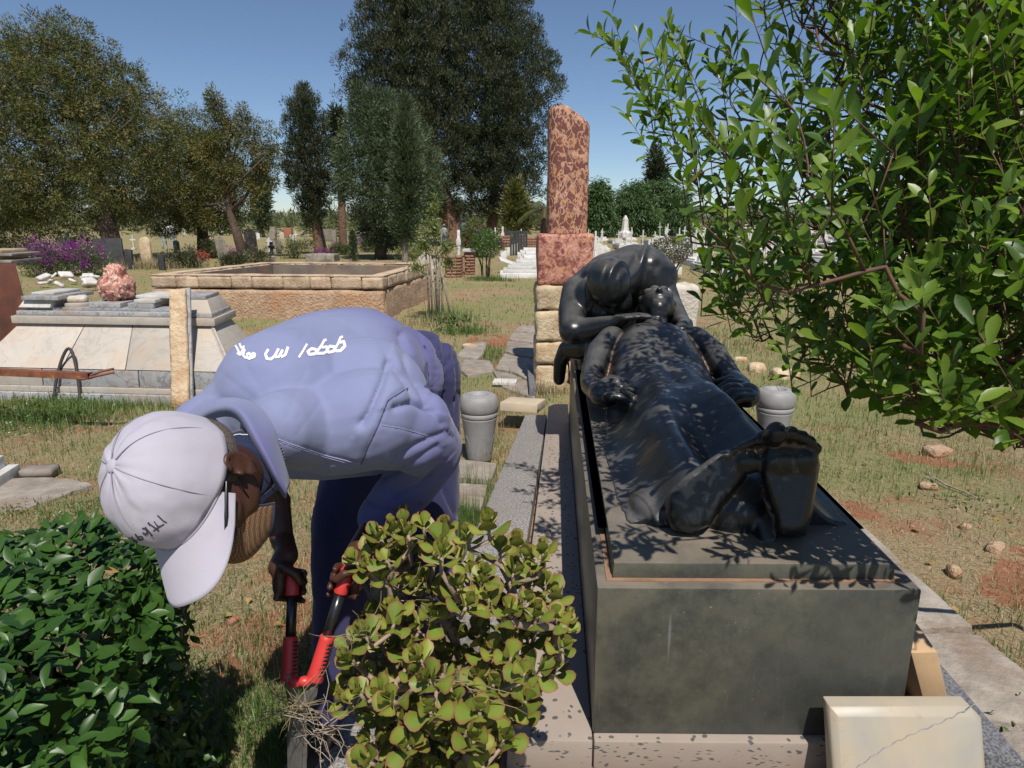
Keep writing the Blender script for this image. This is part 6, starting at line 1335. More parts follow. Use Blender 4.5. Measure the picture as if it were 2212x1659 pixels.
def samp(n, fn, vmin=520, vmax=1900, ulo=-150, uhi=2360, g_=1.):
    u = RG.uniform(ulo, uhi, n); v = vmin+(vmax-vmin)*RG.random(n)**g_; r = np.stack([(u-CX)/FOC, math.cos(PITCH)-(v-CY)/FOC*math.sin(PITCH), -math.sin(PITCH)-(v-CY)/FOC*math.cos(PITCH)], 1); t = -HC/r[:, 2]; XY = (r*t[:, None])[:, :2]
    k = RG.random(n) < fn(XY, u, v); 
    for q in QP: k &= ~inpoly(XY, q)
    k &= ~((XY[:, 0] > -.9+.0) & (XY[:, 0] < -.7) & (XY[:, 1] < 0)); return XY[k], u[k], v[k], t[k]
def gmask(XY): return fbm(XY, .55, 41, 4)*.6+fbm(XY, 2.6, 44, 3)*.4
def fgreen(XY, u, v):
    m = gmask(XY); x, y = XY[:, 0], XY[:, 1]; b = np.clip((m-.37)/.12, 0.22, 1)
    b = np.where((x < -1.6) & (y < 6), np.maximum(b, .65*np.clip((m-.30)/.15, 0.2, 1)), b); b = np.where((x > 1.4) & (y < 4), b*.5, b); b = b*np.where(np.hypot(x-2.5, y-2.7) < 1., .3, 1)*np.where(np.hypot(x+.9, y-2.35) < .75, .4, 1); return b
def fdry(XY, u, v): m = gmask(XY); d_ = np.clip(.95-(m-.42)/.16, .22, .9); return d_*np.where(np.hypot(XY[:, 0]-2.5, XY[:, 1]-2.7) < 1., .42, 1)*np.where(np.hypot(XY[:, 0]+.9, XY[:, 1]-2.35) < .75, .6, 1)
XY, u, v, t = samp(130000, fgreen, 556, 1750, g_=.9); h = np.clip(.045+.05*vnoise(XY, 3., 2)+.0006*t, .04, .14)*RG.uniform(.5, 1.3, len(t)); h = np.where(t > 9, h*.9, h)
blades('grass', XY, h, np.maximum(.0018, .00042*t)*RG.uniform(.7, 1.3, len(t)), M['grass'], .55, np.clip(RG.random(len(t))*.7+.3*vnoise(XY, 1.3, 5), 0, .999))['label'] = 'short green grass'
XY, u, v, t = samp(120000, fdry, 550, 1750, g_=.9)
blades('dry_grass', XY, np.clip(.03+.05*vnoise(XY, 2., 8)+.0006*t, .03, .11)*RG.uniform(.5, 1.4, len(t)), np.maximum(.0014, .00036*t)*RG.uniform(.7, 1.3, len(t)), M['straw'], .9, None, 1.1)['label'] = 'dry straw-coloured grass'
XY, u, v, t = samp(9000, lambda XY, u, v: np.clip((fbm(XY, 1.2, 66, 3)-.50)*9, 0, 1), 560, 1500)
blades('tall_dry_grass', XY, RG.uniform(.10, .26, len(t)), np.maximum(.0011, .0003*t), M['straw'], .45)['label'] = 'tall dry grass stalks'
# clumps along the kerbs, the vase and the blades
def tuft(cx_, cy_, n, rx, ry, h, mat, lean=.4, w=.0016):
    XY = np.c_[cx_+RG.normal(size=n)*rx, cy_+RG.normal(size=n)*ry]; k = np.ones(n, bool)
    for q in QP: k &= ~inpoly(XY, q)
    XY = XY[k]; return XY, h*RG.uniform(.4, 1.2, len(XY)), np.full(len(XY), w)
gt = []; dt = []
for (u, v, n, ru, rv, h, dry) in ((1010, 1100, 1300, .08, .22, .20, 0), (985, 1160, 700, .08, .15, .17, 0), (700, 1580, 1100, .12, .10, .10, 0), (760, 1620, 700, .10, .08, .10, 0), (570, 1560, 700, .10, .10, .07, 0), (600, 1480, 500, .12, .14, .06, 1), (1060, 940, 260, .06, .2, .22, 1), (1095, 880, 300, .09, .10, .2, 1), (1145, 850, 500, .10, .08, .2, 1), (1190, 850, 350, .12, .05, .12, 1), (965, 690, 600, .22, .22, .28, 0), (940, 700, 260, .25, .2, .3, 1), (60, 900, 2600, .5, .28, .15, 0), (200, 870, 1800, .55, .15, .13, 0), (130, 900, 500, .2, .15, .2, 0), (330, 580, 900, .6, .5, .45, 1), (1010, 720, 500, .2, .15, .2, 0), (1065, 770, 400, .12, .3, .16, 0), (1530, 740, 900, .5, .5, .14, 0), (2060, 1480, 260, .10, .10, .13, 0), (2160, 1600, 300, .07, .07, .16, 0), (1990, 1290, 220, .05, .12, .10, 0), (560, 620, 700, .8, .4, .25, 1), (1060, 607, 500, .35, .12, .22, 0), (1330, 900, 60, .05, .05, .1, 1), (250, 700, 700, .4, .3, .25, 1)):
    c = gp(u, v); (dt if dry else gt).append(tuft(c.x, c.y, n, ru, rv, h, None))
for lst, mt, nm in ((gt, 'grass', 'grass_tufts'), (dt, 'straw', 'dry_tufts')):
    XY = np.concatenate([q[0] for q in lst]); H = np.concatenate([q[1] for q in lst]); d = np.hypot(XY[:, 0], XY[:, 1]); blades(nm, XY, H, np.maximum(.0016, .00035*d), M[mt], .5)['label'] = 'denser tufts of '+('green' if mt == 'grass' else 'dry')+' grass round the stones'
# low broad-leaved weeds
wl_ = [(2245, 1625, .05, .06, 90, .03), (20, 920, .35, .2, 420, .035), (120, 880, .25, .12, 200, .03), (2085, 1095, .12, .12, 60, .03), (975, 715, .15, .12, 160, .07), (40, 1120, .25, .06, 200, .02), (190, 1100, .2, .08, 260, .015), (500, 1300, .15, .2, 60, .012)]
P = []; 
for u, v, a, b, n, s in wl_:
    c = gp(u, v); q = np.c_[c.x+RG.normal(size=n)*a, c.y+RG.normal(size=n)*b, RG.random(n)*s*3.2]; P.append(np.c_[q, RG.uniform(.6, 1.2, n)*s])
P = np.concatenate(P); wt = thing('weeds_holder', None, None); o = leaves(wt, 'leaf', lt, P[:, :3], rdir(len(P), .2), rdir(len(P), 1.5), P[:, 3], M['topi'], 0, rest='weeds'); o.parent = None; bpy.data.objects.remove(wt); o['label'] = 'low broad-leaved weeds in the grass'
# litter: chips of stone, clods and dead leaves on the bare soil
g = Geo(); r2 = random.Random(9)
for k in range(1500):
    u, v = r2.uniform(-50, 2250), 640+1000*r2.random(); p = gp(u, v)
    if any(inpoly(np.array([[p.x, p.y]]), q)[0] for q in QP[:4]): continue
    s = r2.uniform(.003, .012)*(1+.12*p.y); z = gheight([[p.x, p.y]])[0]; a = r2.uniform(0, 3); vv = [Vector((p.x+s*r2.uniform(.6, 1.2)*math.cos(a+q*1.257), p.y+s*r2.uniform(.6, 1.2)*math.sin(a+q*1.257), z-.002)) for q in range(5)]
    g.add(vv+[Vector((p.x, p.y, z+s*r2.uniform(.4, .9)))], [(q, (q+1) % 5, 5) for q in range(5)])
o = g.obj('gravel', basic('soil_crumbs', (.38, .17, .085), (.24, .12, .07), 3, .95, .3, stain=(.5, .4, .3), ssc=1.7), None); tag(o, 'crumbs of red soil and stone chips scattered in the grass', kind='stuff')

g = Geo(); pts = [gp(u, v, .02) for u, v in ((1998, 1022), (2022, 1034), (2045, 1048), (2078, 1060), (2112, 1076))]
g.tube(pts, [.004, .006, .006, .005, .003], 6); g.tube([pts[1], pts[1]+Vector((-.09, -.03, .03))], [.003, .0015], 5); tag(g.obj('dry_stick', M['stake'], None, True), 'pale dry stick lying on the grass right of the tomb', 'stick')
for k, (u, v, s_) in enumerate(((1985, 1148, .06), (2160, 1120, .05), (2050, 1310, .045), (1870, 1000, .05), (500, 1330, .05), (540, 1290, .04), (590, 1350, .045), (2020, 1215, .04))):
    p = gp(u, v, .016); V_, F_, r_ = leaf_tpl([.02, .22, .33, .28, .1, 0], .35, .3); a = k*1.9; me = mesh_np('dead_leaf', V_@np.array([[math.cos(a), math.sin(a), 0], [-math.sin(a), math.cos(a), 0], [0, 0, 1]])*s_, F_, M['leaf_old'], True)
    tag(link('dead_leaf', me, None, p), ['curled tan dead leaf beside the pale stone edge right of the tomb', 'dead leaf near the right edge of the bare soil', 'dead leaf on the grass beside the paving at right', 'dead leaf close to the stone feet on the right lawn', 'orange dead leaf on the soil between cap and shears, lower', 'dead leaf on the soil right of the hedge, upper', 'dead leaf nearest the shears on the soil', 'small dead leaf in the red soil right of the paving'][k], 'leaf')
# ---------------------------------------------------------------- the gardener
pe = thing('person', 'gardener bent double in faded blue work clothes and pale cap, holding hedge shears', 'person', (-.42, 1.85, 0))
PO = pe.location
def A(u, v, t): return at(u, v, t)
def ch(g, pts, rad, n=16): g.chain([A(*p) for p in pts], rad, n)
HD = Vector((-.5238, 1.0281, 1.1837)); HL = Vector((.8655, -.2333, .4432)); HF = Vector((.2297, -.6014, -.7652)); HU = Vector((-.4450, -.7641, .4669))
def Hp(l, f, u): return HD+HL*l+HF*f+HU*u
HM = Matrix((HL, HF, HU)).transposed()
def hell(g, c, r, rot=(0, 0, 0)): g.ell(Hp(*c), r, HM@Euler(rot).to_matrix(), 24, 14)
# ---- skin: one continuous body
g = Geo()
hell(g, (0, -.010, .035), (.078, .098, .095)); hell(g, (0, .035, -.02), (.066, .075, .095)); hell(g, (0, .045, -.080), (.048, .052, .05)); hell(g, (0, .078, -.118), (.028, .024, .022))
for s in (-1, 1):
    hell(g, (.044*s, .062, -.028), (.026, .032, .022)); hell(g, (.048*s, .020, -.06), (.018, .045, .035)); hell(g, (.03*s, .092, .022), (.030, .014, .010), (0, 0, -.25*s)); hell(g, (.032*s, .086, .004), (.015, .014, .012))
g.cap(Hp(0, .098, .012), Hp(0, .122, -.036), .010, .014, 12); [hell(g, (.013*s, .112, -.042), (.011, .013, .010)) for s in (-1, 1)]
hell(g, (0, .103, -.068), (.026, .013, .010)); hell(g, (0, .100, -.082), (.024, .013, .010))
NB = Hp(0, -.035, -.10); NT_ = A(600, 938, 1.40)
g.chain([Hp(0, -.03, -.03), NB, NT_], [.054, .047, .030], 18)
# torso and hips inside the clothes
ch(g, [(620, 890, 1.62), (740, 830, 1.76), (860, 840, 1.95), (910, 900, 2.05)], [.13, .15, .12, .10])
ch(g, [(460, 925, 1.62), (620, 900, 1.6), (800, 905, 1.52)], [.045, .09, .07])
ch(g, [(915, 950, 2.05), (920, 1120, 2.05), (912, 1350, 2.10), (905, 1540, 2.18)], [.07, .055, .04, .03]); ch(g, [(880, 930, 2.0), (745, 1060, 1.98), (738, 1280, 1.99), (716, 1560, 2.03)], [.07, .06, .045, .03])
# left arm (towards the viewer)
ch(g, [(800, 905, 1.56), (925, 985, 1.69), (880, 1050, 1.75), (822, 1118, 1.745), (772, 1192, 1.65)], [.05, .034, .034, .036, .028])
# right arm, hanging behind the head
ch(g, [(460, 925, 1.62), (545, 1020, 1.70), (596, 1085, 1.74)], [.05, .042, .038]); ch(g, [(596, 1085, 1.74), (608, 1160, 1.72), (622, 1200, 1.68)], [.036, .030, .026])
# hands closed round the grips
def hand(g, top, bot, wrist, side, tv):
    """top, bot: points on the grip axis; side: +1 palm on the right of the grip, -1 on the left"""
    a = (bot-top).normalized(); toc = (Vector((0, 0, HC))-top).normalized(); n = (toc-a*toc.dot(a)).normalized(); x = n.cross(a)*-1
    if x.x < 0: x = -x
    x = x*side; c = top+a*.020
    palm = c+x*.030-n*.012; g.cap(wrist, palm-a*.03, .027, .030); m = Matrix((x, n, a)).transposed()
    g.ell(palm, (.019, .027, .044), m, 18, 12); g.ell(palm-a*.015+n*.012, (.017, .020, .026), m)
    R0 = .0285
    for k in range(4):
        s = -.022+.0215*k; ln = (1.0, 1.08, 1.03, .85)[k]; rr = (.0098, .0102, .0097, .0085)[k]; pts = []; rad = []
        for q, ang in enumerate((-5, -50, -100, -150, -190)):
            w = math.radians(ang*ln); pts.append(c+a*(s+.003*q)+x*(math.cos(w)*R0+(.008 if q == 0 else 0))+n*(math.sin(w)*R0)); rad.append(rr*(1.12, 1.08, 1.05, .98, .82)[q])
        g.chain(pts, rad, 12)
    th = [palm-a*.030+n*.012, c-a*.026+x*.018+n*.024, c-a*.012-x*.004+n*.029, c+a*.008-x*.018+n*.024]; g.chain(th, [.015, .0125, .0115, .009], 12)
G1t, G1b = A(633, 1232, 1.66), A(624, 1470, 1.60)      # grip seen at left
G2t, G2b = A(752, 1226, 1.60), A(679, 1470, 1.58)      # grip seen at right
hand(g, G2t, G2b, A(775, 1187, 1.655), 1, 1.6); hand(g, G1t, G1b, A(618, 1192, 1.685), -1, 1.66)
# left ear
def ear(g, s):
    hell(g, (s*.079, -.004, -.018), (.0075, .017, .029)); hell(g, (s*.083, .002, -.046), (.006, .009, .011))
    pts = [Hp(s*(.086+.004*math.sin(k*.25)), -.005-.0155*math.cos(a), -.016+.028*math.sin(a)) for k, a in enumerate(np.linspace(-1.5, 2.5, 12))]
    g.chain(pts, [.0052]*12, 8); g.chain([Hp(s*.086, -.008, .000), Hp(s*.0875, -.011, -.016), Hp(s*.085, -.004, -.032)], [.0035, .004, .0035], 8); hell(g, (s*.086, .011, -.021), (.006, .005, .007))
ear(g, 1); ear(g, -1)
me = fuse(g, .0042, 3, .5, M['skin'], 'body'); shift(me, PO); link('body', me, pe)
# hair at the nape, short and grizzled
g = Geo(); hell(g, (0, -.030, -.012), (.0815, .083, .052)); me = fuse(g, .004, 2, .5, basic('grizzled_hair', (.05, .035, .028), (.11, .09, .08), 300, .95, .8, 400, .002), 'hair'); shift(me, PO); link('hair', me, pe)
# ---- shirt
g = Geo()
ch(g, [(438, 925, 1.50), (520, 893, 1.52), (620, 858, 1.56), (705, 832, 1.74), (770, 815, 1.82), (845, 812, 1.92)], [.070, .095, .165, .192, .192, .150], 24)
ch(g, [(606, 925, 1.37), (660, 925, 1.46), (720, 920, 1.50), (795, 905, 1.50)], [.078, .095, .112, .116], 22)
ch(g, [(700, 880, 1.60), (790, 860, 1.62)], [.15, .15], 22); ch(g, [(620, 985, 1.58), (700, 980, 1.60), (800, 960, 1.70)], [.055, .065, .08])
ch(g, [(800, 905, 1.52), (878, 922, 1.57), (930, 968, 1.66)], [.115, .104, .078], 22)
ch(g, [(930, 978, 1.67), (885, 1045, 1.74), (822, 1118, 1.74)], [.076, .072, .060], 22)
ch(g, [(442, 930, 1.52), (510, 990, 1.66), (578, 1062, 1.74)], [.070, .060, .050], 20)
me = fuse(g, .0055, 10, .5, M['shirt'], 'shirt')
def uvdist(V, line):
    """distance in photo pixels, nearest segment parameter"""
    u, v, t = project(V); best = np.full(len(V), 1e9); sgn = np.zeros(len(V)); L = line
    for i in range(len(L)-1):
        a = np.array(L[i]); b = np.array(L[i+1]); ab = b-a; q = np.clip(((u-a[0])*ab[0]+(v-a[1])*ab[1])/(ab@ab), 0, 1); dx = u-(a[0]+q*ab[0]); dy = v-(a[1]+q*ab[1]); d = np.hypot(dx, dy)
        s = np.sign(ab[0]*dy-ab[1]*dx); m = d < best; best[m] = d[m]; sgn[m] = s[m]
    return best, sgn, t
V = get_np(me).astype(float); N = normals_np(me).astype(float); u, v, t = project(V)
# hollow the neck opening and the cuff
view = V-np.array([0, 0, HC]); facing = -(N*view).sum(1)/np.linalg.norm(view, axis=1); fc = np.clip(facing*2+.3, 0, 1)
D_ = np.zeros(len(V))
def fold(line, amp, w, skew=0, ridge=0, rw=2.2):
    global D_
    d, s, t = uvdist(V, line); D_ += amp*(.55*np.exp(-(d/w)**2)+.6*np.clip(1-d/(w*.8), 0, 1)**1.5)*fc
    if ridge: D_ += .45*ridge*np.exp(-((d*s-skew)/(w*rw))**2)*(d < w*8)*fc*(s*np.sign(skew) > 0)
fold([(881, 838), (837, 866), (817, 918), (795, 965), (781, 1002)], -.0045, 5, 10, .004)
fold([(593, 946), (637, 962), (697, 982), (777, 1002)], -.0035, 4, 8, .002)
fold([(838, 782), (825, 826), (801, 882), (781, 914)], -.020, 11, -22, .016, 2.0)
fold([(849, 794), (873, 826), (899, 868), (935, 885)], -.016, 10, 20, .012)
fold([(868, 720), (878, 770), (905, 830), (925, 868)], -.022, 15, -30, .010)
fold([(898, 700), (915, 760), (925, 810)], -.006, 8, -16, .005)
fold([(850, 880), (895, 868), (932, 885), (955, 915)], -.015, 10, -22, .014)
fold([(825, 918), (870, 926), (937, 945)], -.0028, 3.5, 8, .002)
fold([(860, 990), (905, 960), (960, 935)], -.012, 12, 24, .008)
fold([(835, 1030), (890, 1000), (945, 965)], -.012, 12, 22, .010)
fold([(850, 1075), (905, 1050), (950, 1005)], -.012, 10, 20, .008); fold([(800, 1085), (860, 1110), (905, 1090)], -.008, 8, 16, .006)
for k, (a, b) in enumerate((((560, 870), (470, 800)), ((575, 860), (520, 770)), ((600, 870), (590, 770)), ((620, 900), (660, 800)), ((540, 870), (440, 850)), ((640, 940), (700, 860)), ((600, 800), (660, 720)), ((480, 860), (420, 880)))):
    fold([a, b], -.0014, 7, 12, .001)
fold([(660, 1020), (720, 1000), (790, 1015)], -.004, 8, 14, .003)
# gathered elastic edge along the waist
wl2 = [(905, 672), (930, 694), (946, 734), (944, 790), (934, 842), (930, 880)]
d, s, tt = uvdist(V, wl2); D_ += .0016*np.sin(v*.62+np.sin(v*.13)*3)*np.exp(-(d/14)**2)-.006*np.exp(-(d/6)**2)
# broad soft wrinkles of worn cotton
D_ += (fbm(V*np.array([1, 1, 1.6]), 4.5, 3, 2)-.5)*.005+(vnoise(V, 45., 71)-.5)*.0011
D_ += -.003*np.clip(.03-np.abs(vnoise(V, 7.5, 13)-.5), 0, 1)/.03*0
V = V+N*(.72*D_)[:, None]; set_np(me, V); me.update(); shirt_bvh = None
bmx = bmesh.new(); bmx.from_mesh(me); bmx.faces.ensure_lookup_table(); shirt_bvh = BVHTree.FromBMesh(bmx); bmx.free()
shift(me, PO); so = link('shirt', me, pe)
def on(bvh, u, v, off=.0012, tdef=1.5):
    o_ = Vector((0, 0, HC)); r = ray(u, v).normalized(); h = bvh.ray_cast(o_, r)
    if h[0] is None: return at(u, v, tdef)
    n = h[1]; n = n if n.dot(r) < 0 else -n; return h[0]+n*off
# seams as fine stitched ridges
def seam(line, parent, mat, bvh, r=.0012, nm='seam', off=.0006, step=9):
    pts = []
    for i in range(len(line)-1):
        a, b = line[i], line[i+1]; k = max(1, int(math.hypot(b[0]-a[0], b[1]-a[1])/step))
        pts += [on(bvh, a[0]+(b[0]-a[0])*q/k, a[1]+(b[1]-a[1])*q/k, off) for q in range(k)]
    pts.append(on(bvh, *line[-1], off)); g = Geo(); g.tube(pts, r, 5); return g.obj(nm, mat, parent, True)
seam([(881, 838), (837, 866), (817, 918), (795, 965), (781, 1002)], pe, M['trousers'], shirt_bvh); seam([(593, 946), (637, 962), (697, 982), (777, 1002)], pe, M['seam'], shirt_bvh)
seam([(596, 951), (640, 967), (700, 987), (776, 1007)], pe, M['seam'], shirt_bvh, .0007); seam([(825, 918), (870, 926), (937, 945)], pe, M['seam'], shirt_bvh, .0009)
# ---- print on the back: thick script strokes laid on the cloth
def script(strokes, bvh, parent, mat, nm, off=.0015, tdef=1.5, org=None):
    for st_ in strokes:
        g = Geo(); ww = st_[0]*1.15; P = st_[1:]; Q = []
        for i in range(len(P)-1):
            for q in range(4): Q.append((P[i][0]+(P[i+1][0]-P[i][0])*q/4, P[i][1]+(P[i+1][1]-P[i][1])*q/4))
        Q.append(P[-1]); L_, R_ = [], []
        for i, (a, b) in enumerate(Q):
            p0 = Q[max(i-1, 0)]; p1 = Q[min(i+1, len(Q)-1)]; dx, dy = p1[0]-p0[0], p1[1]-p0[1]; l = math.hypot(dx, dy) or 1; nx, ny = -dy/l*ww/2, dx/l*ww/2
            L_.append((a+nx, b+ny)); R_.append((a-nx, b-ny))
        vs = [on(bvh, *p, off, tdef) for p in L_]+[on(bvh, *p, off, tdef) for p in R_]; k = len(Q); g.add(vs, [(i, i+1, k+i+1, k+i) for i in range(k-1)])
        link(nm, g.mesh(nm, mat, False, PO), parent)
Z1 = lambda x, y: (177+.4*x, 601.6+.4*y)
Z4 = lambda *L: [(323.8+.6351*x, 605.2+.6351*y) for x, y in L]
S1 = [[4, *Z4((506, 264), (520, 242), (534, 218))], [5.5, *Z4((566, 238), (550, 234), (536, 244), (542, 254), (560, 252), (570, 240))], [5, *Z4((560, 252), (580, 228), (592, 206), (600, 204))], [5.5, *Z4((566, 250), (590, 250), (604, 240), (600, 228), (584, 230))],
      [5.5, *Z4((628, 229), (612, 226), (600, 237), (606, 247), (622, 244), (630, 234))], [5, *Z4((622, 244), (640, 218), (648, 196), (656, 194))], [5.5, *Z4((630, 242), (648, 242), (664, 226), (660, 210), (646, 214))],
      [5, *Z4((404, 236), (394, 252), (398, 268), (412, 270), (426, 258), (438, 234))], [5, *Z4((424, 262), (438, 262), (448, 246), (452, 238))], [5, *Z4((446, 262), (460, 256), (470, 228))],
      [4, *Z4((292, 222), (300, 236), (306, 250))], [4, *Z4((306, 216), (312, 232), (324, 226))], [4.5, *Z4((298, 248), (308, 256), (316, 240), (322, 232))], [4.5, *Z4((324, 236), (318, 256), (328, 266))], [5.5, *Z4((328, 262), (340, 268), (348, 258), (338, 250), (330, 256))], [5, *Z4((344, 266), (356, 262), (358, 252), (348, 250))]]
script(S1, shirt_bvh, so, M['print_w'], 'print_stroke')
# ---- collar flap
inn = [(418, 915, 1.40), (440, 893, 1.34), (472, 880, 1.28), (508, 877, 1.22), (532, 908, 1.18), (548, 945, 1.16), (577, 992, 1.155), (600, 1036, 1.16), (618, 1063, 1.18)]
outl = [(404, 900), (428, 877), (470, 860), (524, 858), (570, 884), (590, 920), (600, 955), (617, 1010), (626, 1040)]
bm = bmesh.new(); rows_ = []
for (iu, iv, it), (ou, ov) in zip(inn, outl):
    p = A(iu, iv, it); q = on(shirt_bvh, ou, ov, .004, 1.46); tq = project(q)[2]
    if tq > it+.13: q = A(ou, ov, it+.08)
    m1 = p.lerp(q, .5)+(Vector((0, 0, HC))-p).normalized()*.006; m0 = p+Vector((0, 0, -.018))+(p-Vector((0, 0, HC))).normalized()*.03
    rows_.append([bm.verts.new(w-PO) for w in (m0, p, p.lerp(m1, .6), m1.lerp(q, .4)+(Vector((0, 0, HC))-p).normalized()*.004, q)])
for i in range(len(rows_)-1):
    for k in range(4): bm.faces.new((rows_[i][k], rows_[i+1][k], rows_[i+1][k+1], rows_[i][k+1]))
me = bpy.data.meshes.new('collar'); bm.to_mesh(me); bm.free(); me.materials.append(M['shirt']); co = link('collar', me, pe)
def bake_mods(o, mods):
    for ty, kw in mods:
        m = o.modifiers.new('m', ty)
        for k_, v_ in kw.items(): setattr(m, k_, v_)
    dg = bpy.context.evaluated_depsgraph_get(); dg.update(); me2 = bpy.data.meshes.new_from_object(o.evaluated_get(dg)); o.modifiers.clear(); o.data = me2
    me2.polygons.foreach_set('use_smooth', np.ones(len(me2.polygons), bool))
bake_mods(co, [('SUBSURF', dict(levels=3)), ('SOLIDIFY', dict(thickness=.003, offset=0))])
# ---- navy undershirt collar round the neck
ax = (NT_-NB).normalized(); nc = NB.lerp(NT_, .22)
g = Geo(); g.lathe(nc, [(.050, -.050), (.057, -.049), (.060, .0), (.060, .022), (.054, .022), (.048, .0)], 40, ax); nv_c = g.obj('undershirt_collar', M['navy'], pe, True)
g = Geo(); a1 = ax.orthogonal().normalized(); a2 = ax.cross(a1)
for k in range(64):
    w = k/64*2*math.pi; dv_ = a1*math.cos(w)+a2*math.sin(w); g.tube([nc+ax*-.045+dv_*.0572, nc+dv_*.0602, nc+ax*.021+dv_*.0602], .0016, 4)
o = g.obj('collar_ribs', M['navy'], pe, True); o['kind'] = 'stuff'
g = Geo(); pts = [nc+ax*(-.018+.002*math.sin(k*2.1))+(a1*math.cos(k/60*6.283)+a2*math.sin(k/60*6.283))*.0615 for k in range(61)]; g.tube(pts, .0012, 5, cap=False); g.obj('collar_stitch', M['thread_w'], pe, True)
# ---- trousers
g = Geo()
ch(g, [(905, 800, 2.0), (912, 850, 2.04), (918, 930, 2.05)], [.118, .118, .110], 22)
ch(g, [(850, 860, 2.0), (870, 960, 2.02)], [.115, .12], 22)
ch(g, [(918, 930, 2.05), (924, 1080, 2.05), (922, 1250, 2.06), (912, 1400, 2.12), (905, 1530, 2.18)], [.108, .096, .082, .072, .070], 22)
ch(g, [(850, 930, 2.0), (760, 1040, 1.98), (737, 1120, 1.98), (736, 1290, 1.99), (722, 1420, 2.01), (712, 1530, 2.03)], [.12, .095, .090, .082, .066, .060], 22)
me = fuse(g, .008, 7, .5, M['trousers'], 'trousers'); V = get_np(me).astype(float); N = normals_np(me).astype(float); u, v, t = project(V)
fc = np.ones(len(V)); D_ = (fbm(V*np.array([1, 1, .45]), 9., 23, 3)-.5)*.022-.006*np.clip(.05-np.abs(fbm(V*np.array([1, 1, .6]), 8., 27, 2)-.5), 0, 1)/.05
D_ += .0018*np.sin(v*.55+np.sin(v*.11)*3)*ss(u, 930, 955)*ss(v, 900, 760)
fold([(955, 720), (966, 800), (960, 880), (975, 960)], -.014, 9, -18, .010); fold([(945, 860), (958, 930), (985, 990)], -.010, 8, 16, .008); fold([(978, 770), (985, 850), (980, 930)], -.008, 6, 10, .006)
fold([(930, 1000), (955, 1050), (980, 1110)], -.012, 9, 16, .008)
V = V+N*D_[:, None]; set_np(me, V-np.array(PO[:])); link('trousers', me, pe)
g = Geo()   # gathered waist band
wb = [on(shirt_bvh, u_, v_, -.004, 1.95) for u_, v_ in ((916, 745), (924, 785), (922, 830), (918, 858))]
pts = []
for i in range(len(wb)-1):
    for q in range(6): pts.append(wb[i].lerp(wb[i+1], q/6))
g.tube(pts, [.006+.0015*math.sin(k*1.9) for k in range(len(pts))], 8); g.obj('waist_elastic', M['trousers'], pe, True)
# ---- shoes
for (u_, v_, t_, dx) in ((700, 1585, 2.03, (-.075, -.17)), (905, 1560, 2.19, (-.05, -.19))):
    h_ = A(u_, v_, t_); h_.z = .045; d = Vector((dx[0], dx[1], 0)); g = Geo(); g.chain([h_, h_+d*.5+Vector((0, 0, .012)), h_+d*1.05+Vector((0, 0, -.005))], [.045, .046, .040], 16); g.ell(h_+Vector((0, 0, .045)), (.05, .05, .05))
    me = fuse(g, .008, 4, .5, M['shoe'], 'shoe'); V = get_np(me); V[:, 2] = np.maximum(V[:, 2], .010); set_np(me, V-np.array(PO[:])); sh_o = link('shoe', me, pe)
    g = Geo(); q = [(-.045, .03), (.045, .03), (.048, -.12), (.035, -.215), (-.035, -.215), (-.048, -.12)]; dn = d.normalized(); sn = Vector((-dn.y, dn.x, 0))
    pz = [h_+sn*a-dn*b for a, b in q]; g.hexa([up(p, .0) for p in pz][::-1], [up(p, .016) for p in pz][::-1]); me = g.mesh('sole', M['black'], False, PO); link('sole', me, sh_o)
# ---- cap
def cap_pt(th, s, off=0.):
    """th around (0 = front, + towards his left), s 0 rim to 1 crown button"""
    ru = .018+.016*math.cos(th)-.012*(1-abs(math.cos(th))); a = s*math.pi/2; c_ = math.cos(a)**.80 if s < 1 else 0; hgt = .135-ru
    rl = .0865+off; rf = (.112 if math.cos(th) > 0 else .108)+off
    dimp = .004*math.exp(-((th-.75)/.12)**2-((s-.22)/.12)**2)
    return Hp(math.sin(th)*(rl-dimp)*c_, -.004+math.cos(th)*(rf-dimp)*c_+.006*math.sin(a)*0, ru+(hgt+off)*math.sin(a)**(.92))
bm = bmesh.new(); nt_, ns_ = 96, 26; prev = None
for j in range(ns_):
    ring_ = []
    for i in range(nt_):
        th = 2*math.pi*i/nt_-math.pi; s = j/ns_; pn = -.0016*max(0, 1-abs(((th/(math.pi/3)+.5) % 1)-.5)/.045)*(1-s*.3)*0
        wr = (vnoise(np.array([[math.cos(th)*3, math.sin(th)*3, s*3.2]]), 1, 91)[0]-.5)*.007+(vnoise(np.array([[math.cos(th)*8, math.sin(th)*8, s*9]]), 1, 92)[0]-.5)*.0022; ring_.append(bm.verts.new(cap_pt(th, s, wr+pn)-PO))
    if prev: [bm.faces.new((prev[i], prev[(i+1) % nt_], ring_[(i+1) % nt_], ring_[i])) for i in range(nt_)]
    prev = ring_
top_ = bm.verts.new(cap_pt(0, 1)-PO); [bm.faces.new((prev[i], prev[(i+1) % nt_], top_)) for i in range(nt_)]
capo = bpy.data.objects.new('cap', None)
me = bpy.data.meshes.new('cap'); bm.to_mesh(me); bmx = bmesh.new(); bmx.from_mesh(me); bmesh.ops.translate(bmx, verts=bmx.verts, vec=PO); cap_bvh = BVHTree.FromBMesh(bmx); bmx.free(); bm.free(); bpy.data.objects.remove(capo)
me.materials.append(M['capcloth']); cpo = link('cap', me, pe); bake_mods(cpo, [('SOLIDIFY', dict(thickness=.002, offset=1))])
bm = bmesh.new(); W_, D2 = 34, 12; vs = []
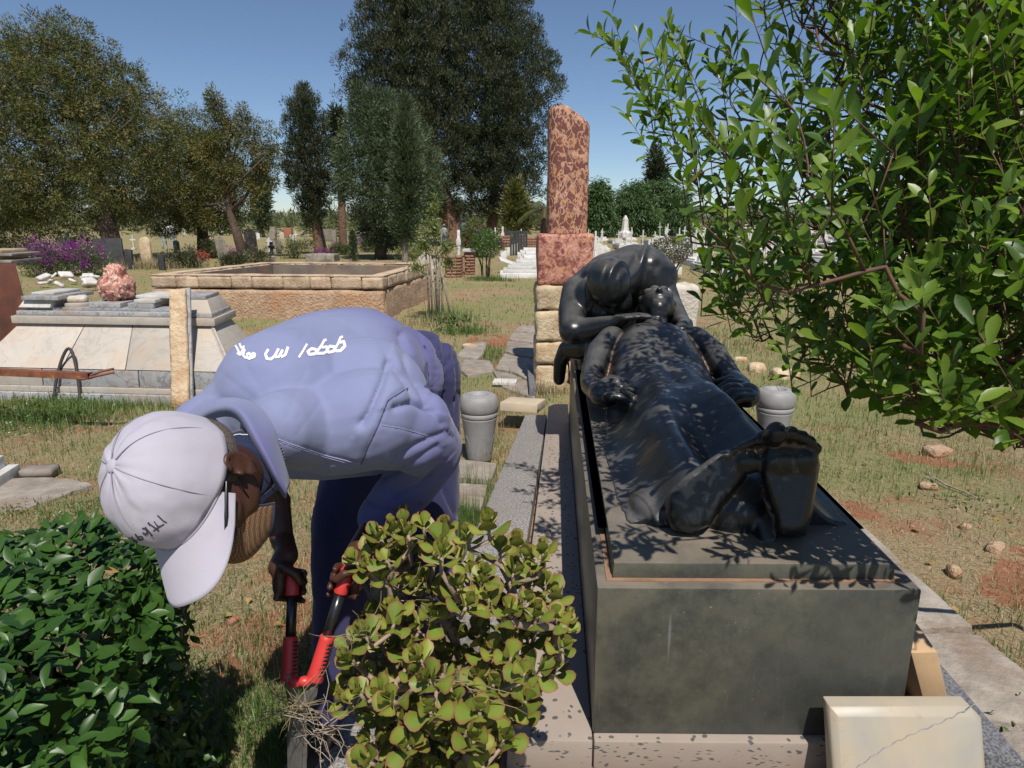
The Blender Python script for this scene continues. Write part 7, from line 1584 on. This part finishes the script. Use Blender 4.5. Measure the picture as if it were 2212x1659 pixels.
for j in range(D2+1):
    row = []
    for i in range(W_+1):
        x = -1+2*i/W_; th = x*1.12; s = j/D2; p0 = cap_pt(th, 0.0); rootl = math.sin(th)*.086; rootf = -.004+math.cos(th)*.112
        # outer edge: long rounded bill
        el = math.sin(x*1.12)*.088*1.02; ef = .034+.162*max(0, 1-abs(x)**2.6)**.5; l = rootl*(1-s)+el*s; f = rootf*(1-s)+max(ef, rootf)*s
        u_ = (.018+.016*math.cos(th)-.012*(1-abs(math.cos(th))))*(1-s*.35)-.016*abs(l/.08)**2*s-.006*s; row.append(bm.verts.new(Hp(l, f, u_-.001)-PO))
    vs.append(row)
for j in range(D2):
    for i in range(W_): bm.faces.new((vs[j][i], vs[j][i+1], vs[j+1][i+1], vs[j+1][i]))
me = bpy.data.meshes.new('brim'); bm.to_mesh(me); bm.free(); me.materials.append(M['capcloth']); bo_ = link('brim', me, cpo); bake_mods(bo_, [('SOLIDIFY', dict(thickness=.0035, offset=0))])
for k in range(6):
    th = math.pi/6*(2*k)+0 if k else 0; th = (k*math.pi/3+math.pi/6*0); g = Geo(); g.tube([cap_pt(th, s, .0032) for s in np.linspace(0, .99, 24)], .0008, 5); q = g.mesh('panel_seam', M['capseam'], True, PO); link('panel_seam', q, cpo)
g = Geo(); g.tube([cap_pt(th, 0, .0025) for th in np.linspace(-1.12, 1.12, 30)], .0018, 6); link('brim_seam', g.mesh('brim_seam', M['capseam'], True, PO), cpo)
g = Geo(); g.ell(cap_pt(0, 1, .002), (.011, .011, .005), HM, 18, 10); link('button', g.mesh('button', M['capcloth'], True, PO), cpo)
Z6 = lambda x, y: (194.7+.288*x, 867+.288*y)
S2 = [[2.6, Z6(505, 850), Z6(545, 890), Z6(570, 905)], [2.8, Z6(435, 905), Z6(470, 930), Z6(515, 962)], [2.6, Z6(440, 900), Z6(452, 925)], [2.4, Z6(475, 965), Z6(500, 945), Z6(552, 915)], [2.2, Z6(480, 895), Z6(500, 925), Z6(522, 935)], [3, Z6(395, 945), Z6(420, 950), Z6(435, 975), Z6(418, 990), Z6(400, 975)], [2.8, Z6(418, 935), Z6(445, 970), Z6(468, 998)],
      [2.8, Z6(345, 985), Z6(365, 1010), Z6(378, 1032)], [2.4, Z6(368, 1005), Z6(395, 1005), Z6(402, 1025), Z6(380, 1030)], [2.6, Z6(318, 1005), Z6(335, 1035), Z6(352, 1062)], [2.4, Z6(338, 1030), Z6(360, 1040), Z6(352, 1058)], [2.2, Z6(300, 1010), Z6(320, 1050)]]
script(S2, cap_bvh, cpo, M['print_k'], 'embroidered_stroke', off=.0028, tdef=1.05)
# ---- mask, glasses
bm = bmesh.new(); rows_ = []
for j in range(13):
    s = j/12; row = []
    for i in range(25):
        x = -1+2*i/24; a = x*1.25; uu = -.052-.086*s+.010*abs(x)**1.5; rl, rf = .0575-.008*s, .136-.020*s-.020*(abs(s-.45)*2)**2; row.append(bm.verts.new(Hp(math.sin(a)*rl, .008+math.cos(a)*(rf-.008), uu)-PO))
    rows_.append(row)
for j in range(12):
    for i in range(24): bm.faces.new((rows_[j][i], rows_[j][i+1], rows_[j+1][i+1], rows_[j+1][i]))
edge_ = [r[0].co.copy() for r in rows_]+[v.co.copy() for v in rows_[-1][1:]]+[r[-1].co.copy() for r in rows_[-2::-1]]+[v.co.copy() for v in rows_[0][-2:0:-1]]
me = bpy.data.meshes.new('face_mask'); bm.to_mesh(me); bm.free(); me.materials.append(M['mask']); mk = link('face_mask', me, pe); bake_mods(mk, [('SOLIDIFY', dict(thickness=.003, offset=0)), ('SUBSURF', dict(levels=1))])
g = Geo(); g.tube([p+PO for p in edge_+[edge_[0]]], .0026, 6, cap=False); link('mask_edge', g.mesh('mask_edge', M['navy'], True, PO), mk)
for s in (-1, 1):
    g = Geo(); g.tube([Hp(s*.065, .040, -.055), Hp(s*.079, .010, -.012), Hp(s*.084, -.012, .018)], .0011, 5); g.tube([Hp(s*.060, .030, -.13), Hp(s*.070, .0, -.085), Hp(s*.082, -.022, -.050)], .0011, 5); link('strap', g.mesh('strap', M['black'], True, PO), mk)
gl = None; g = Geo()
for s in (-1, 1):
    g.tube([Hp(s*.083, -.020, .008), Hp(s*.0815, .03, .006), Hp(s*.074, .082, .004), Hp(s*.066, .108, .002)], [.0022, .0028, .0042, .0045], 6, sq=1.6)
    pts = [Hp(s*(.037+.029*math.cos(w)), .1165-.006*abs(.037+.029*math.cos(w)-.02)/.03, -.002+.021*math.sin(w)) for w in np.linspace(0, 2*math.pi, 22)]; g.tube(pts, .0028, 6, cap=False)
g.tube([Hp(-.010, .122, .004), Hp(.010, .122, .004)], .0025, 6); gl = g.obj('glasses', M['black'], pe, True)
# ---------------------------------------------------------------- hedge shears
hs = thing('hedge_shears', 'long hedge shears with black tube handles and red rubber grips in the gardener’s hands', 'shears', G2t.lerp(G1t, .5)+Vector((0, 0, -.5)))
PV = A(646, 1488, 1.585)
def handle(tp, bt):
    d = (bt-tp).normalized(); L = (bt-tp).length; q = lambda s: tp+d*L*s
    Geo().tube([q(-.02), q(0), q(.02), q(.22), q(.232)], [.006, .0125, .0155, .0170, .0160], 18).obj('end_grip', M['redgrip'], hs, True)
    g = Geo(); [g.lathe(q(.03+.018*k), [(.0158, -.0008), (.0168, 0), (.0158, .0008)], 18, d) for k in range(5)]; g.obj('grip_ring', M['redgrip'], hs, True)['kind'] = 'stuff'
    Geo().tube([q(.225), q(.63)], [.0128, .0122], 18).obj('tube', M['blackpaint'], hs, True)
    Geo().tube([q(.605), q(.612), q(.64), q(.90), q(.985), q(1.0)], [.0150, .0168, .0172, .0185, .0215, .0195], 20).obj('lower_grip', M['redgrip'], hs, True)
    tc = (Vector((0, 0, HC))-q(.8)).normalized(); n = (tc-d*tc.dot(d)).normalized(); x = n.cross(d); sg = 1 if (x.x > 0) else -1
    for k in range(9):
        s = .66+.034*k; c = q(s); g = Geo(); pts = [c+(x*sg*math.cos(w)+n*math.sin(w))*.0182*(1+.02*k/9) for w in np.linspace(.1, 1.25, 7)]; g.tube(pts, .0022, 6); g.obj('grip_slot', M['blackpaint'], hs, True)
    return q(1.0), d
b1, d1 = handle(G1t, G1b); b2, d2 = handle(G2t, G2b)
nm = (Vector((0, 0, HC))-PV).normalized()
def plate(pts, th, off, name, mat):
    g = Geo(); F = [p+nm*(off+th/2) for p in pts]; B = [p+nm*(off-th/2) for p in pts]; k = len(pts); g.add(F+B, [tuple(range(k)), tuple(range(2*k-1, k-1, -1))]+[((i+1) % k, i, i+k, (i+1) % k+k) for i in range(k)]); return g.obj(name, mat, hs, bevel=.0008)
tq = 1.582
pl_ = lambda L: [A(u_, v_, tq-.0003*(v_-1480)*0) for u_, v_ in L]
plate(pl_([(612, 1458), (632, 1460), (646, 1500), (664, 1530), (662, 1700), (655, 1830), (640, 1830), (634, 1560), (618, 1500)]), .004, -.003, 'blade', M['steel'])
plate(pl_([(668, 1456), (690, 1466), (684, 1505), (662, 1535), (655, 1600), (640, 1830), (624, 1830), (620, 1600), (622, 1560), (640, 1530), (655, 1500)]), .004, .003, 'blade', M['steel'])
g = Geo(); g.lathe(A(650, 1530, tq-.006), [(.010, -.006), (.011, 0), (.009, .005), (.004, .007)], 16, nm); g.obj('pivot_bolt', M['steel'], hs, True)
for u_, v_ in ((637, 1474), (658, 1472)):
    g = Geo(); ctr = A(u_, v_, 1.565); g.lathe(ctr, [(.006, -.014), (.0105, -.011), (.0125, 0), (.0105, .011), (.006, .014)], 18, Vector((1, .1, -.1)).normalized()); g.obj('bumper', M['redgrip'], hs, True)
